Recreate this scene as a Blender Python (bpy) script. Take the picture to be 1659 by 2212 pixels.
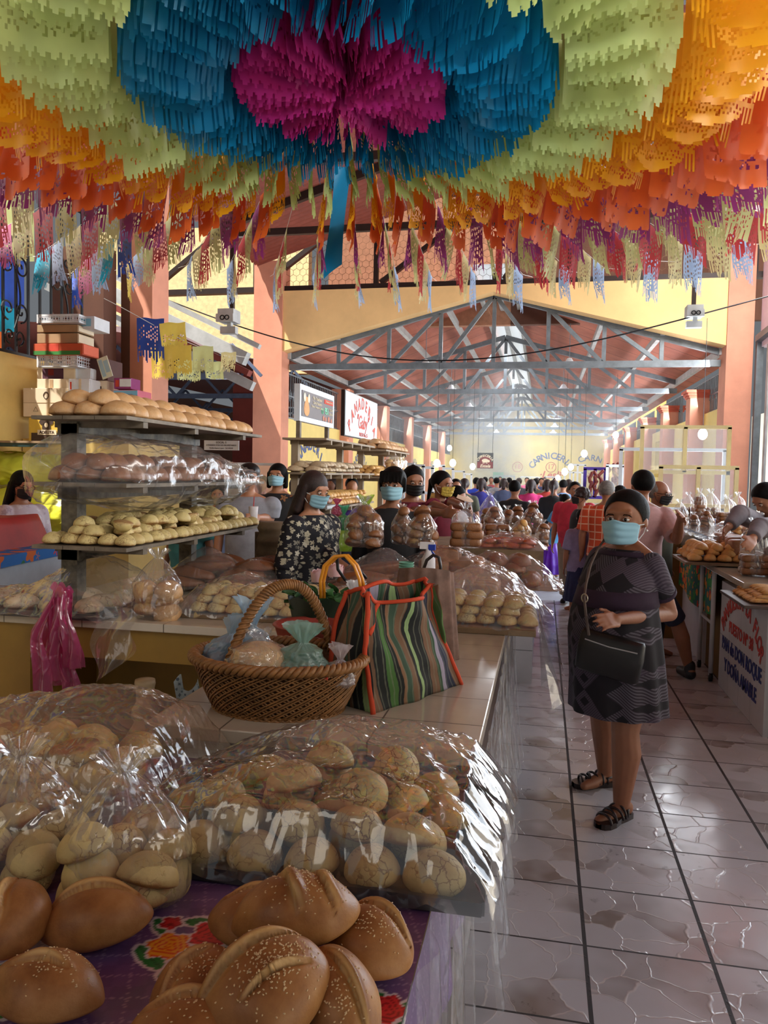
import bpy, bmesh, math, random
import numpy as np
from mathutils import Vector, Matrix, Euler, noise as mnoise
random.seed(7); RNG = np.random.default_rng(7)
for o in list(bpy.data.objects): bpy.data.objects.remove(o)
sc = bpy.context.scene
COL = sc.collection
PI = math.pi
R = math.radians
# ---------------------------------------------------------------- camera
CAM_H = 1.57; F = 1660.0; CX, CY = 829.5, 1106.0
cam = bpy.data.cameras.new('camera'); cam_o = bpy.data.objects.new('camera', cam); COL.objects.link(cam_o)
cam.sensor_fit = 'VERTICAL'; cam.sensor_height = 36; cam.lens = 36*F/2212; cam.clip_start = .05; cam.clip_end = 300
CM = Matrix.Rotation(R(11.62), 3, 'Z') @ Matrix.Rotation(PI/2+R(-2.92), 3, 'X') @ Matrix.Rotation(R(1.1), 3, 'Z')
cam_o.matrix_world = Matrix.Translation((0, 0, CAM_H)) @ CM.to_4x4()
sc.camera = cam_o
def P(px, py, Y=None, z=None, X=None):
    """world point seen at a pixel, at a given depth Y, height z or side X"""
    r = CM @ Vector(((px-CX)/F, -(py-CY)/F, -1)); C = Vector((0, 0, CAM_H))
    t = Y/r.y if Y is not None else ((z-CAM_H)/r.z if z is not None else X/r.x)
    return C + t*r
# ---------------------------------------------------------------- light and look
sc.view_settings.view_transform = 'Standard'; sc.view_settings.look = 'None'
sc.view_settings.gamma = 1; sc.view_settings.exposure = 0.0; sc.view_settings.use_curve_mapping = False
cy = sc.cycles
cy.use_denoising = True; cy.max_bounces = 7; cy.diffuse_bounces = 4; cy.glossy_bounces = 3
cy.transmission_bounces = 4; cy.transparent_max_bounces = 28; cy.use_adaptive_sampling = True; cy.adaptive_threshold = .02; cy.sample_clamp_indirect = 4; cy.caustics_reflective = False; cy.caustics_refractive = False
world = bpy.data.worlds.new('sky'); sc.world = world; world.use_nodes = True
wn = world.node_tree.nodes; wl = world.node_tree.links
bg = wn['Background']; bg.inputs[0].default_value = (.86, .93, 1, 1); bg.inputs[1].default_value = .18
LIGHTS = [ # name, location, aim point, (w,h), watts, colour : daylight through openings and roof lights, plus unseen added fill lights
 ('gate_daylight', (3.9, 12.6, 2.4), (0, 8.5, 1.0), (5.5, 3.6), 640, (.80, .90, 1)),
 ('gate_daylight', (3.9, 7.4, 2.6), (-1, 4.5, 1.0), (3.4, 3.0), 90, (.78, .88, 1)),
 ('left_annex_daylight', (-8.4, 12.5, 4.2), (-4, 9, 2.0), (7, 3), 190, (.95, .97, 1)),
 ('foreground_fill', (-2.6, -2.6, 3.2), (-.8, 1.3, .9), (2.6, 1.6), 17, (1, .93, .80)),  # unseen fill added behind the camera for the foreground bread
 ('gable_beam_fill', (3.8, 13.2, 5.4), (1.6, 16, 5.0), (2.2, 1.6), 420, (1, .98, .94)),  # added before the solid lilac wall to brighten the beam's right end
 ('canopy_fill_right', (3.9, 1.0, 3.9), (-1, 3.5, 5.6), (7, .9), 290, (1, .96, .9)),  # added fill from the right, aimed up at the paper canopy
 ('canopy_fill_left', (-5.0, 4.2, 3.9), (-.5, 4.5, 6.2), (7, 1.0), 140, (1, .97, .9)),  # added on the left and tilted upward to brighten the paper banners
 ('hall_side_daylight', (3.25, 30, 3.55), (-3, 30, 2.5), (28, .8), 1000, (.93, .96, 1)),
 ('hall_side_daylight', (-5.55, 31, 3.5), (0, 31, 2.6), (28, .7), 520, (.93, .96, 1)),
 ('hall_roof_light', (-1.2, 24, 4.9), (-1.2, 24, 0), (1.0, 10), 300, (.95, .97, 1)),
 ('hall_roof_light', (-1.2, 40, 4.9), (-1.2, 40, 0), (4, 12), 1100, (.88, .95, 1)),
]
for n, loc, aim, sz, w, c in LIGHTS:
    l = bpy.data.lights.new(n, 'AREA'); l.shape = 'RECTANGLE'; l.size, l.size_y = sz; l.energy = w; l.color = c
    if n in ('canopy_fill_right', 'canopy_fill_left'): l.spread = R(110)
    o = bpy.data.objects.new(n, l); COL.objects.link(o); o.location = loc
    o.rotation_euler = (Vector(aim)-Vector(loc)).to_track_quat('-Z', 'Y').to_euler()
# ---------------------------------------------------------------- materials
MATS = {}
class NT:
    def __init__(s, name):
        m = bpy.data.materials.new(name); m.use_nodes = True; s.m = m; s.t = m.node_tree; s.n = s.t.nodes; s.n.clear()
        s.out = s.n.new('ShaderNodeOutputMaterial')
    def add(s, ty, ins=None, **kw):
        n = s.n.new(ty)
        for k, v in kw.items(): setattr(n, k, v)
        for k, v in (ins or {}).items():
            i = n.inputs[k]
            if isinstance(v, bpy.types.NodeSocket): s.t.links.new(v, i)
            elif isinstance(v, bpy.types.Node): s.t.links.new(v.outputs[0], i)
            else:
                if i.type == 'RGBA' and len(v) == 3: v = (*v, 1)
                i.default_value = v
        return n
    def coord(s, k='Object', scale=None, rot=None, loc=None):
        c = s.add('ShaderNodeTexCoord').outputs[k]
        if scale is None and rot is None and loc is None: return c
        m = s.add('ShaderNodeMapping', {'Vector': c})
        if scale is not None: m.inputs['Scale'].default_value = scale if hasattr(scale, '__len__') else (scale,)*3
        if rot: m.inputs['Rotation'].default_value = rot
        if loc: m.inputs['Location'].default_value = loc
        return m.outputs[0]
    def noise(s, v, scale=5, detail=4, rough=.6, dist=0): return s.add('ShaderNodeTexNoise', {'Vector': v, 'Scale': scale, 'Detail': detail, 'Roughness': rough, 'Distortion': dist}).outputs[0]
    def vor(s, v, scale=5, feature='F1', out=0, rnd=1): return s.add('ShaderNodeTexVoronoi', {'Vector': v, 'Scale': scale, 'Randomness': rnd}, feature=feature).outputs[out]
    def ramp(s, f, stops, interp='LINEAR'):
        r = s.add('ShaderNodeValToRGB', {0: f}); cr = r.color_ramp; cr.interpolation = interp
        while len(cr.elements) < len(stops): cr.elements.new(.5)
        for e, (p, c) in zip(cr.elements, stops):
            e.position = p; e.color = (*c, 1) if hasattr(c, '__len__') else (c, c, c, 1)
        return r.outputs[0]
    def mix(s, f, a, b, mode='MIX'):
        n = s.add('ShaderNodeMix', data_type='RGBA', blend_type=mode)
        for idx, v in ((0, f), (6, a), (7, b)):
            if isinstance(v, bpy.types.NodeSocket): s.t.links.new(v, n.inputs[idx])
            elif idx == 0: n.inputs[0].default_value = v
            else: n.inputs[idx].default_value = (*v, 1) if len(v) == 3 else v
        return n.outputs[2]
    def math(s, op, a, b=0, c=0):
        return s.add('ShaderNodeMath', {0: a, 1: b, 2: c}, operation=op).outputs[0]
    def bump(s, h, strength=.3, dist=.01): return s.add('ShaderNodeBump', {'Height': h, 'Strength': strength, 'Distance': dist}).outputs[0]
    def bsdf(s, col, rough=.6, metal=0, normal=None, **kw):
        ins = {'Base Color': col, 'Roughness': rough, 'Metallic': metal}
        if normal is not None: ins['Normal'] = normal
        ins.update({k.replace('_', ' '): v for k, v in kw.items()})
        return s.add('ShaderNodeBsdfPrincipled', ins)
    def fin(s, sh):
        s.t.links.new(sh.outputs[0] if isinstance(sh, bpy.types.Node) else sh, s.out.inputs[0]); MATS[s.m.name] = s.m; return s.m
def lin(c):
    """display colour 0-255 to scene linear"""
    return tuple(((x/255)/12.92 if x/255 <= .04045 else ((x/255+.055)/1.055)**2.4) for x in c)
def plain(name, c, rough=.6, metal=0, var=.12, scale=8, bump=0, **kw):
    if name in MATS: return MATS[name]
    t = NT(name); c = lin(c) if max(c) > 1.01 else c
    v = t.coord(); nz = t.noise(v, scale, 5)
    d = tuple(x*(1-var*2) for x in c); l = tuple(min(1, x*(1+var)) for x in c)
    col = t.ramp(nz, [(.3, d), (.7, l)])
    nm = t.bump(t.noise(v, scale*6, 4), bump, .005) if bump else None
    return t.fin(t.bsdf(col, rough, metal, nm, **kw))
def emit(name, c, s):
    if name in MATS: return MATS[name]
    t = NT(name); return t.fin(t.add('ShaderNodeEmission', {0: c, 1: s}))
# ---------------------------------------------------------------- mesh building
class MB:
    def __init__(s): s.v = []; s.f = []; s.mi = []; s.k = 0
    def addv(s, vs, fs, mi=None, M=None):
        b = len(s.v)
        if M is not None: vs = [tuple(M @ Vector(p)) for p in vs]
        s.v += [tuple(p) for p in vs]; s.f += [tuple(i+b for i in f) for f in fs]; s.mi += [s.k if mi is None else mi]*len(fs); return s
    def box(s, a, b, M=None, mi=None):
        x0, y0, z0 = a; x1, y1, z1 = b
        return s.addv([(x0,y0,z0),(x1,y0,z0),(x1,y1,z0),(x0,y1,z0),(x0,y0,z1),(x1,y0,z1),(x1,y1,z1),(x0,y1,z1)],
               [(0,3,2,1),(4,5,6,7),(0,1,5,4),(1,2,6,5),(2,3,7,6),(3,0,4,7)], mi, M)
    def cbox(s, c, d, M=None, mi=None): return s.box([c[i]-d[i]/2 for i in range(3)], [c[i]+d[i]/2 for i in range(3)], M, mi)
    def bar(s, p, q, w, h=None, mi=None, up=(0,0,1)):
        p = Vector(p); q = Vector(q); d = (q-p); L = d.length
        if L < 1e-6: return s
        d /= L; u = Vector(up)
        if abs(d.dot(u)) > .98: u = Vector((0, 1, 0))
        a = d.cross(u).normalized(); b = a.cross(d).normalized(); h = h or w; a *= w/2; b *= h/2
        vs = [p-a-b, p+a-b, p+a+b, p-a+b, q-a-b, q+a-b, q+a+b, q-a+b]
        return s.addv(vs, [(0,1,2,3),(7,6,5,4),(0,4,5,1),(1,5,6,2),(2,6,7,3),(3,7,4,0)], mi)
    def tube(s, pts, r, n=8, mi=None, closed=False, caps=True):
        pts = [Vector(p) for p in pts]; m = len(pts); rs = r if hasattr(r, '__len__') else [r]*m
        vs = []; fs = []; prev = None
        for i, p in enumerate(pts):
            if closed: d = pts[(i+1) % m]-pts[i-1]
            else: d = pts[min(i+1, m-1)]-pts[max(i-1, 0)]
            if d.length < 1e-9: d = Vector((0, 0, 1))
            d.normalize()
            if prev is None:
                u = Vector((0, 0, 1)) if abs(d.z) < .9 else Vector((1, 0, 0)); a = d.cross(u).normalized()
            else: a = (prev-d*prev.dot(d)); a = a.normalized() if a.length > 1e-6 else d.orthogonal().normalized()
            prev = a; b = d.cross(a)
            for k in range(n):
                t = 2*PI*k/n; vs.append(p+(a*math.cos(t)+b*math.sin(t))*rs[i])
        for i in range(m if closed else m-1):
            j = (i+1) % m
            for k in range(n): fs.append((i*n+k, i*n+(k+1) % n, j*n+(k+1) % n, j*n+k))
        if caps and not closed: fs += [tuple(range(n))[::-1], tuple((m-1)*n+k for k in range(n))]
        return s.addv(vs, fs, mi)
    def loft(s, rings, n=20, mi=None, M=None, caps=True, sq=1.0):
        """rings: (cx,cy,z,rx,ry)"""
        vs = []; fs = []
        for (cx, cy, z, rx, ry) in rings:
            for k in range(n):
                t = 2*PI*k/n; c, q = math.cos(t), math.sin(t)
                c = math.copysign(abs(c)**sq, c); q = math.copysign(abs(q)**sq, q); vs.append((cx+rx*c, cy+ry*q, z))
        for i in range(len(rings)-1):
            for k in range(n): fs.append((i*n+k, i*n+(k+1) % n, (i+1)*n+(k+1) % n, (i+1)*n+k))
        if caps: fs += [tuple(range(n))[::-1], tuple((len(rings)-1)*n+k for k in range(n))]
        return s.addv(vs, fs, mi, M)
    def lathe(s, prof, n=24, mi=None, M=None, caps=False): return s.loft([(0, 0, z, r, r) for r, z in prof], n, mi, M, caps)
    def ell(s, c, r, n=16, m=10, mi=None, M=None):
        rings = [(c[0], c[1], c[2]-r[2]*math.cos(PI*(i+.001)/m), r[0]*math.sin(PI*min(max(i, .02), m-.02)/m), r[1]*math.sin(PI*min(max(i, .02), m-.02)/m)) for i in range(m+1)]
        return s.loft(rings, n, mi, M)
    def cap(s, p, q, r0, r1, n=12, mi=None):
        """tapered capsule"""
        p = Vector(p); q = Vector(q); d = q-p; L = max(d.length, 1e-5); d = d/L; pts = []; rs = []
        for i in range(4): t = PI/2*(i/3.4); pts.append(p-d*r0*math.cos(t)); rs.append(r0*math.sin(t)+.0004)
        for i in range(5): pts.append(p.lerp(q, i/4)); rs.append(r0+(r1-r0)*i/4)
        for i in range(3, -1, -1): t = PI/2*(i/3.4); pts.append(q+d*r1*math.cos(t)); rs.append(r1*math.sin(t)+.0004)
        return s.tube(pts, rs, n, mi)
    def grid(s, fn, nu, nv, mi=None, M=None):
        vs = [fn(i/nu, j/nv) for j in range(nv+1) for i in range(nu+1)]
        fs = [(j*(nu+1)+i, j*(nu+1)+i+1, (j+1)*(nu+1)+i+1, (j+1)*(nu+1)+i) for j in range(nv) for i in range(nu)]
        return s.addv(vs, fs, mi, M)
    def mesh(s, name, mats, smooth=False):
        me = bpy.data.meshes.new(name); me.from_pydata(s.v, [], s.f)
        for m in (mats if isinstance(mats, (list, tuple)) else [mats]): me.materials.append(m)
        if any(s.mi): me.polygons.foreach_set('material_index', s.mi)
        if smooth: me.polygons.foreach_set('use_smooth', [True]*len(me.polygons))
        me.update(); return me
    def obj(s, name, mats, parent=None, smooth=False, loc=None, rot=None):
        return link(s.mesh(name, mats, smooth), name, parent, loc, rot)
def link(me, name, parent=None, loc=None, rot=None, M=None):
    o = bpy.data.objects.new(name, me); COL.objects.link(o)
    if parent is not None: o.parent = parent
    if M is not None: o.matrix_local = M
    if loc is not None: o.location = loc
    if rot is not None: o.rotation_euler = rot if hasattr(rot, '__len__') else (0, 0, rot)
    return o
def tag(o, label, cat, group=None):
    o['label'] = label; o['category'] = cat
    if group: o['group'] = group
    return o
def thing(name, label, cat, loc=(0, 0, 0), rot=0, group=None):
    return tag(link(None, name, None, loc, rot), label, cat, group)
def struct(mb, name, m, smooth=False):
    o = mb.obj(name, m, None, smooth); o['kind'] = 'structure'; return o
def bevel(o, w=.004, seg=2):
    m = o.modifiers.new('bevel', 'BEVEL'); m.width = w; m.segments = seg; m.limit_method = 'ANGLE'; return o
ORD = 'first second third fourth fifth sixth seventh eighth ninth tenth eleventh twelfth thirteenth fourteenth fifteenth sixteenth seventeenth eighteenth nineteenth twentieth'.split()
for t_, b_ in (('twenty', 20), ('thirty', 30), ('forty', 40), ('fifty', 50), ('sixty', 60), ('seventy', 70)):
    if b_ > 20: ORD.append(t_[:-1]+'ieth')
    for q_ in range(9): ORD.append(t_+'-'+ORD[q_])
# jobs baked in one pass: union of volumes by voxel, or lettering
JOBS = []
def vox(mb, name, mat, parent, voxel=.01, smooth=3, cuts=(), post=None, attr=None):
    JOBS.append(('vox', mb, name, mat, parent, voxel, smooth, cuts, post))
def text(s, name, mat, parent, M, size=.1, align='CENTER', ext=.0015, arc=None, bold=0, sx=1, shear=0):
    JOBS.append(('txt', s, name, mat, parent, M, size, align, ext, arc, bold, sx, shear))
def run_jobs():
    tmp = []; 
    for j in JOBS:
        if j[0] == 'vox':
            _, mb, name, mat, parent, vs, sm, cuts, post = j
            me = mb.mesh(name, mat); o = bpy.data.objects.new('tmp', me); COL.objects.link(o)
            m = o.modifiers.new('r', 'REMESH'); m.mode = 'VOXEL'; m.voxel_size = vs; m.use_smooth_shade = True
            if sm: m = o.modifiers.new('s', 'SMOOTH'); m.factor = .5; m.iterations = sm
            tmp.append((j, [o]))
        else:
            _, s, name, mat, parent, M, size, align, ext, arc, bold, sx, shear = j
            objs = []
            for ch in ([s] if not arc else [c for c in s]):
                cu = bpy.data.curves.new('t', 'FONT'); cu.body = ch; cu.size = size; cu.align_x = 'CENTER' if arc else align; cu.align_y = 'BOTTOM_BASELINE' if arc else 'CENTER'
                cu.extrude = ext; cu.offset = bold; cu.resolution_u = 3; cu.shear = shear; o = bpy.data.objects.new('tmp', cu); COL.objects.link(o); objs.append(o)
            tmp.append((j, objs))
    bpy.context.view_layer.update(); dg = bpy.context.evaluated_depsgraph_get()
    for j, objs in tmp:
        if j[0] == 'vox':
            _, mb, name, mat, parent, vs, sm, cuts, post = j
            me = bpy.data.meshes.new_from_object(objs[0].evaluated_get(dg)); me.name = name
            if cuts or post:
                bm = bmesh.new(); bm.from_mesh(me)
                for co, no in cuts:
                    bmesh.ops.bisect_plane(bm, geom=bm.verts[:]+bm.edges[:]+bm.faces[:], plane_co=co, plane_no=no, clear_outer=True)
                if post: post(bm)
                bm.to_mesh(me); bm.free()
            if not me.materials: me.materials.append(mat)
            link(me, name, parent)
        else:
            _, s, name, mat, parent, M, size, align, ext, arc, bold, sx, shear = j
            bm = bmesh.new()
            n = len(objs)
            for i, o in enumerate(objs):
                me = bpy.data.meshes.new_from_object(o.evaluated_get(dg))
                T = Matrix.Identity(4)
                if arc:
                    rad, span = arc; a = (i-(n-1)/2)/(max(n-1, 1))*span
                    T = Matrix.Translation((rad*math.sin(a), rad*math.cos(a)-abs(rad) if rad > 0 else rad*math.cos(a)+abs(rad), 0)) @ Matrix.Rotation(-a, 4, 'Z')
                me.transform(T @ Matrix.Diagonal((sx, 1, 1, 1))); bm.from_mesh(me); bpy.data.meshes.remove(me)
            me = bpy.data.meshes.new(name); bm.to_mesh(me); bm.free(); me.materials.append(mat)
            link(me, name, parent, M=M)
        for o in objs:
            d = o.data; bpy.data.objects.remove(o)
    JOBS.clear()
def face_M(origin, xdir, zdir=(0, 0, 1)):
    """matrix for flat lettering: x along xdir, y up, z = normal"""
    x = Vector(xdir).normalized(); y = Vector(zdir).normalized(); z = x.cross(y).normalized(); y = z.cross(x)
    return Matrix(((x.x, y.x, z.x, origin[0]), (x.y, y.y, z.y, origin[1]), (x.z, y.z, z.z, origin[2]), (0, 0, 0, 1)))
# ================================================================ setting
def mat_floor():
    t = NT('marbled_floor_tile'); v = t.coord()
    sep = t.add('ShaderNodeSeparateXYZ', {0: v})
    def line(o, off, pitch, w):
        a = t.math('DIVIDE', t.math('SUBTRACT', o, off), pitch); f = t.math('FRACT', a)
        d = t.math('MULTIPLY', t.math('MINIMUM', f, t.math('SUBTRACT', 1.0, f)), pitch)
        return t.math('LESS_THAN', d, w), t.math('FLOOR', a)
    gx, ix = line(sep.outputs[0], .183, .4035, .0068); gy, iy = line(sep.outputs[1], 2.59, .379, .0042)
    g = t.math('MAXIMUM', gx, gy)
    # each tile repeats one crazed vein print
    fx = t.math('SUBTRACT', sep.outputs[0], t.math('MULTIPLY', ix, .4035)); fy = t.math('SUBTRACT', sep.outputs[1], t.math('MULTIPLY', iy, .379))
    tv = t.add('ShaderNodeCombineXYZ', {0: fx, 1: fy, 2: t.math('MULTIPLY', ix, .37)}).outputs[0]
    wob = t.add('ShaderNodeVectorMath', {0: tv, 1: t.add('ShaderNodeTexNoise', {'Vector': tv, 'Scale': 9.}).outputs[1]}, operation='MULTIPLY_ADD')
    nz = t.add('ShaderNodeTexNoise', {'Vector': tv, 'Scale': 7., 'Detail': 3.}).outputs[1]
    dv = t.add('ShaderNodeVectorMath', {0: nz, 1: (.12, .12, 0)}, operation='MULTIPLY').outputs[0]
    tv2 = t.add('ShaderNodeVectorMath', {0: tv, 1: dv}, operation='ADD').outputs[0]
    cr = t.vor(tv2, 6.2, 'DISTANCE_TO_EDGE'); vein = t.ramp(cr, [(.006, 1), (.022, 0)])
    cell = t.add('ShaderNodeTexVoronoi', {'Vector': tv2, 'Scale': 6.2}).outputs[1]
    cs = t.add('ShaderNodeSeparateColor', {0: cell}).outputs[0]
    shade = t.math('MULTIPLY', t.ramp(cs, [(.2, 1), (.75, 0)]), t.ramp(t.noise(v, 2.1, 3), [(.42, 0), (.62, 1)]))
    base = t.mix(shade, lin((200, 203, 210)), lin((142, 134, 130)))
    base = t.mix(t.ramp(t.noise(v, 1.1, 4), [(.45, 0), (.75, .35)]), base, lin((164, 152, 144)))
    base = t.mix(t.math('MULTIPLY', vein, .45), base, lin((214, 208, 204)))
    dirt = t.math('MULTIPLY', t.ramp(t.noise(v, 11, 7, .7), [(.60, 0), (.70, 1)]), t.ramp(t.noise(v, 1.7, 3), [(.46, 0), (.60, .95)]))
    base = t.mix(dirt, base, lin((74, 62, 52)))
    base = t.mix(g, base, lin((40, 36, 36)))
    rg = t.math('ADD', t.ramp(t.noise(v, 5, 4), [(.3, .13), (.8, .3)]), t.math('MULTIPLY', g, .5))
    h = t.math('ADD', t.math('MULTIPLY', vein, .35), t.math('MULTIPLY', g, -1.5))
    return t.fin(t.bsdf(base, rg, 0, t.bump(t.math('ADD', h, t.math('MULTIPLY', t.noise(v, 6, 2), .6)), .5, .004), Specular_IOR_Level=.7))
def tile_mat(name, col, grout, sx, sy, rough=.15, axis=(0, 1), off=(0, 0), w=.0025):
    t = NT(name); v = t.coord(); s = t.add('ShaderNodeSeparateXYZ', {0: v})
    gs = []
    for a, p, o in ((axis[0], sx, off[0]), (axis[1], sy, off[1])):
        f = t.math('FRACT', t.math('DIVIDE', t.math('SUBTRACT', s.outputs[a], o), p))
        gs.append(t.math('LESS_THAN', t.math('MULTIPLY', t.math('MINIMUM', f, t.math('SUBTRACT', 1.0, f)), p), w))
    g = t.math('MAXIMUM', *gs); c = lin(col)
    b = t.ramp(t.noise(v, 3, 5), [(.3, tuple(x*.8 for x in c)), (.7, c)])
    return t.fin(t.bsdf(t.mix(g, b, lin(grout)), t.math('ADD', rough, t.math('MULTIPLY', g, .5)), 0, t.bump(t.math('SUBTRACT', t.math('MULTIPLY', t.noise(v, 4, 2), .3), g), .35, .003)))
M_floor = mat_floor()
M_conc = plain('far_concrete_floor', (178, 184, 192), .35, var=.1, scale=3)
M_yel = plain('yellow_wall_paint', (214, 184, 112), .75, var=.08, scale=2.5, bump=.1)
M_yel2 = plain('hall_yellow_paint', (228, 206, 124), .7, var=.06, scale=1.5)
M_beam = plain('apricot_beam_paint', (234, 192, 132), .8, var=.07, scale=1.2, bump=.1)
M_pink = plain('salmon_column_paint', (208, 142, 116), .75, var=.08, scale=2, bump=.1)
M_dred = plain('brick_red_paint', (122, 48, 38), .75, var=.08, scale=2)
M_cap = plain('red_capital_paint', (196, 92, 66), .7, var=.06)
M_brown = plain('brown_paint_and_shade', (92, 56, 40), .8, var=.1, scale=2)  # brown of several walls, also painted as the column's shaded side
M_lilac = plain('lilac_wall_paint', (222, 200, 214), .7, var=.04)
M_steel = plain('grey_steel_truss', (112, 120, 126), .45, .3, var=.15, scale=5)
M_dark = plain('dark_steel', (44, 28, 24), .5, .2, var=.15)
M_gsteel = plain('pale_grey_steel', (176, 178, 178), .5, .2, var=.12, scale=4)
M_black = plain('black_iron', (20, 20, 22), .45, .4)
def roof_mat():
    t = NT('terracotta_roof_sheet'); v = t.coord()
    w = t.add('ShaderNodeTexWave', {'Vector': v, 'Scale': 5.2}, bands_direction='Y', wave_profile='SIN').outputs[1]
    s = t.add('ShaderNodeSeparateXYZ', {0: v}); 
    j = t.math('LESS_THAN', t.math('FRACT', t.math('DIVIDE', s.outputs[1], 1.1)), .03)
    c = t.ramp(t.noise(v, .9, 4), [(.3, lin((160, 86, 68))), (.7, lin((196, 118, 94)))])
    c = t.mix(j, c, lin((90, 44, 36)))
    return t.fin(t.bsdf(c, .6, 0, t.bump(w, .6, .03)))
M_roof = roof_mat()
M_paviroof = plain('dark_red_roof_sheet', (128, 62, 48), .6, var=.1)
HX0, HX1, HC = -5.6, 3.4, -1.12   # hall side walls and centre
struct(MB().box((-9, -5, -.05), (7, 9.9, 0)), 'floor', M_floor)
struct(MB().box((-12, 9.9, -.05), (9, 50, -.002)), 'floor_of_hall', M_conc)
# near pavilion roof: corrugated sheet over purlins
def corr(x0, x1, y0, y1, z0, z1, pitch=.18, amp=.025, along='y'):
    n = int((y1-y0)/pitch*4); mb = MB()
    return mb.grid(lambda u, v: (x0+(x1-x0)*u, y0+(y1-y0)*v, z0+(z1-z0)*u+amp*math.sin(2*PI*(y1-y0)*v/pitch)), 2, n)
struct(corr(-6.2, -1.12, -3, 16, 6.0, 7.6), 'roof_of_pavilion', M_paviroof, True)
struct(corr(-1.12, 4.1, -3, 16, 7.6, 6.0), 'roof_of_pavilion', M_paviroof, True)
mb = MB()
for y in (1.5, 4.5, 7.5, 10.5, 13.5):
    mb.bar((-6.2, y, 5.95), (-1.12, y, 7.5), .1, .14); mb.bar((4.1, y, 5.95), (-1.12, y, 7.5), .1, .14); mb.bar((-6.2, y, 5.9), (4.1, y, 5.9), .09, .12)
struct(mb, 'roof_truss_of_pavilion', M_dark)
# gable: columns, apricot beam with raking soffit, screened opening with steel frame above
struct(MB().box((-6.27, 16, 0), (-5.62, 16.5, 6.1)), 'column', M_pink)
struct(MB().box((3.4, 16, 0), (3.88, 16.6, 6.1)), 'column', M_pink)
xs = np.linspace(-5.62, 3.4, 25)
def soff(x): return 4.17+(5.32-4.17)*(1-abs(x-HC)/4.5)
mb = MB(); vs = []; fs = []
for y in (16.05, 16.4):
    for x in xs: vs += [(x, y, soff(x)), (x, y, 5.46)]
n = len(xs)*2
for i in range(len(xs)-1):
    a = 2*i; fs += [(a, a+2, a+3, a+1), (n+a+1, n+a+3, n+a+2, n+a), (a, n+a, n+a+2, a+2), (a+1, a+3, n+a+3, n+a+1)]
struct(mb.addv(vs, fs), 'beam', M_beam)
mb = MB()
for z in (5.52, 7.4): mb.bar((-9, 16.2, z), (4.2, 16.2, z), .16, .12)
for x in (-8.9, -6.3, -3.6, -1.0, .4, 1.9, 3.9): mb.bar((x, 16.2, 5.5), (x, 16.2, 7.7), .1, .1)
for x0, x1, s in ((-8.8, -6.4, 1), (-6.2, -3.7, 1), (-3.5, -1.1, 1), (-.9, .3, 1), (.5, 1.8, 0), (2, 3.8, 0)):
    a, b = (5.6, 7.35) if s else (7.35, 5.6); mb.bar((x0, 16.2, a), (x1, 16.2, b), .12, .1)
struct(mb, 'window_1_frame', M_dark)
# hexagonal wire mesh of the opening
def hexmesh(x0, x1, z0, z1, y, s=.085, w=.006):
    mb = MB(); dx = s*math.sqrt(3); k = 0; z = z0
    while z < z1:
        x = x0+(dx/2 if k % 2 else 0)
        while x < x1:
            a = Vector((x, y, z)); b = a+Vector((0, 0, s)); mb.bar(a, b, w)
            mb.bar(b, b+Vector((dx/2, 0, s/2)), w); mb.bar(b, b+Vector((-dx/2, 0, s/2)), w); x += dx
        z += s*1.5; k += 1
    return mb
struct(hexmesh(-6.2, 3.9, 5.6, 7.3, 16.25), 'window_1_wire_mesh', plain('rusty_wire', (120, 84, 60), .6, .3))
struct(MB().box((-5.6, 19.5, 5.3), (-.9, 19.7, 9)), 'wall_beyond_screen', plain('peach_render', (168, 118, 90), .8)); struct(MB().box((-.9, 19.5, 5.3), (5, 19.7, 9)), 'wall_beyond_screen_dark', M_brown)  # wall colours darkened to stand in for the brown shadow behind the screen
# hall beyond: roof, trusses, walls
Y0, Y1 = 16.5, 48.
for n_, (xa, za, xb, zb) in enumerate(((HX0-.5, 4.12, HC-.45, 5.85), (HC+.45, 5.85, HX1+.5, 4.12))):
    struct(MB().grid(lambda u, v: (xa+(xb-xa)*u, 16.4+(Y1-16.4)*v, za+(zb-za)*u), 4, 30), 'ceiling_of_hall', M_roof)
t = NT('skylight_sheet'); struct(MB().box((HC-.45, 16.4, 5.95), (HC+.45, Y1, 5.97)), 'window_2_skylight', t.fin(t.add('ShaderNodeAddShader', {0: t.bsdf(lin((220, 225, 225)), .4), 1: t.add('ShaderNodeEmission', {0: (.85, .93, 1), 1: .5})})))
mb = MB()
for x in np.linspace(HX0, HX1, 9):
    z = 5.72-(5.72-4.08)*abs(x-HC)/4.6; mb.bar((x, 16.4, z), (x, Y1, z), .09, .14)
for x in (HC-.42, HC+.42, HC): mb.bar((x, 16.4, 5.72), (x, Y1, 5.72), .08, .12)
struct(mb, 'ceiling_purlins', M_gsteel)
TY = [16.5, 21.6, 27.2, 32.9, 38.2, 43.6]
def truss(y):
    mb = MB(); zc = 3.88; xs = np.linspace(HX0, HX1, 9)
    top = lambda x: 5.36-(5.36-4.1)*abs(x-HC)/4.5
    mb.bar((HX0, y, zc), (HX1, y, zc), .1, .13)
    mb.bar((HX0, y, top(HX0)), (HC, y, top(HC)), .09, .12); mb.bar((HC, y, top(HC)), (HX1, y, top(HX1)), .09, .12)
    for x in xs[1:-1]: mb.bar((x, y, zc), (x, y, top(x)), .08, .08)
    for i in range(1, 4): mb.bar((xs[i], y, zc), (xs[i+1], y, top(xs[i+1])), .08, .08)
    for i in range(4, 7): mb.bar((xs[i], y, top(xs[i])), (xs[i+1], y, zc), .08, .08)
    return mb
for y in TY: struct(truss(y), 'roof_truss', M_steel)
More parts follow.
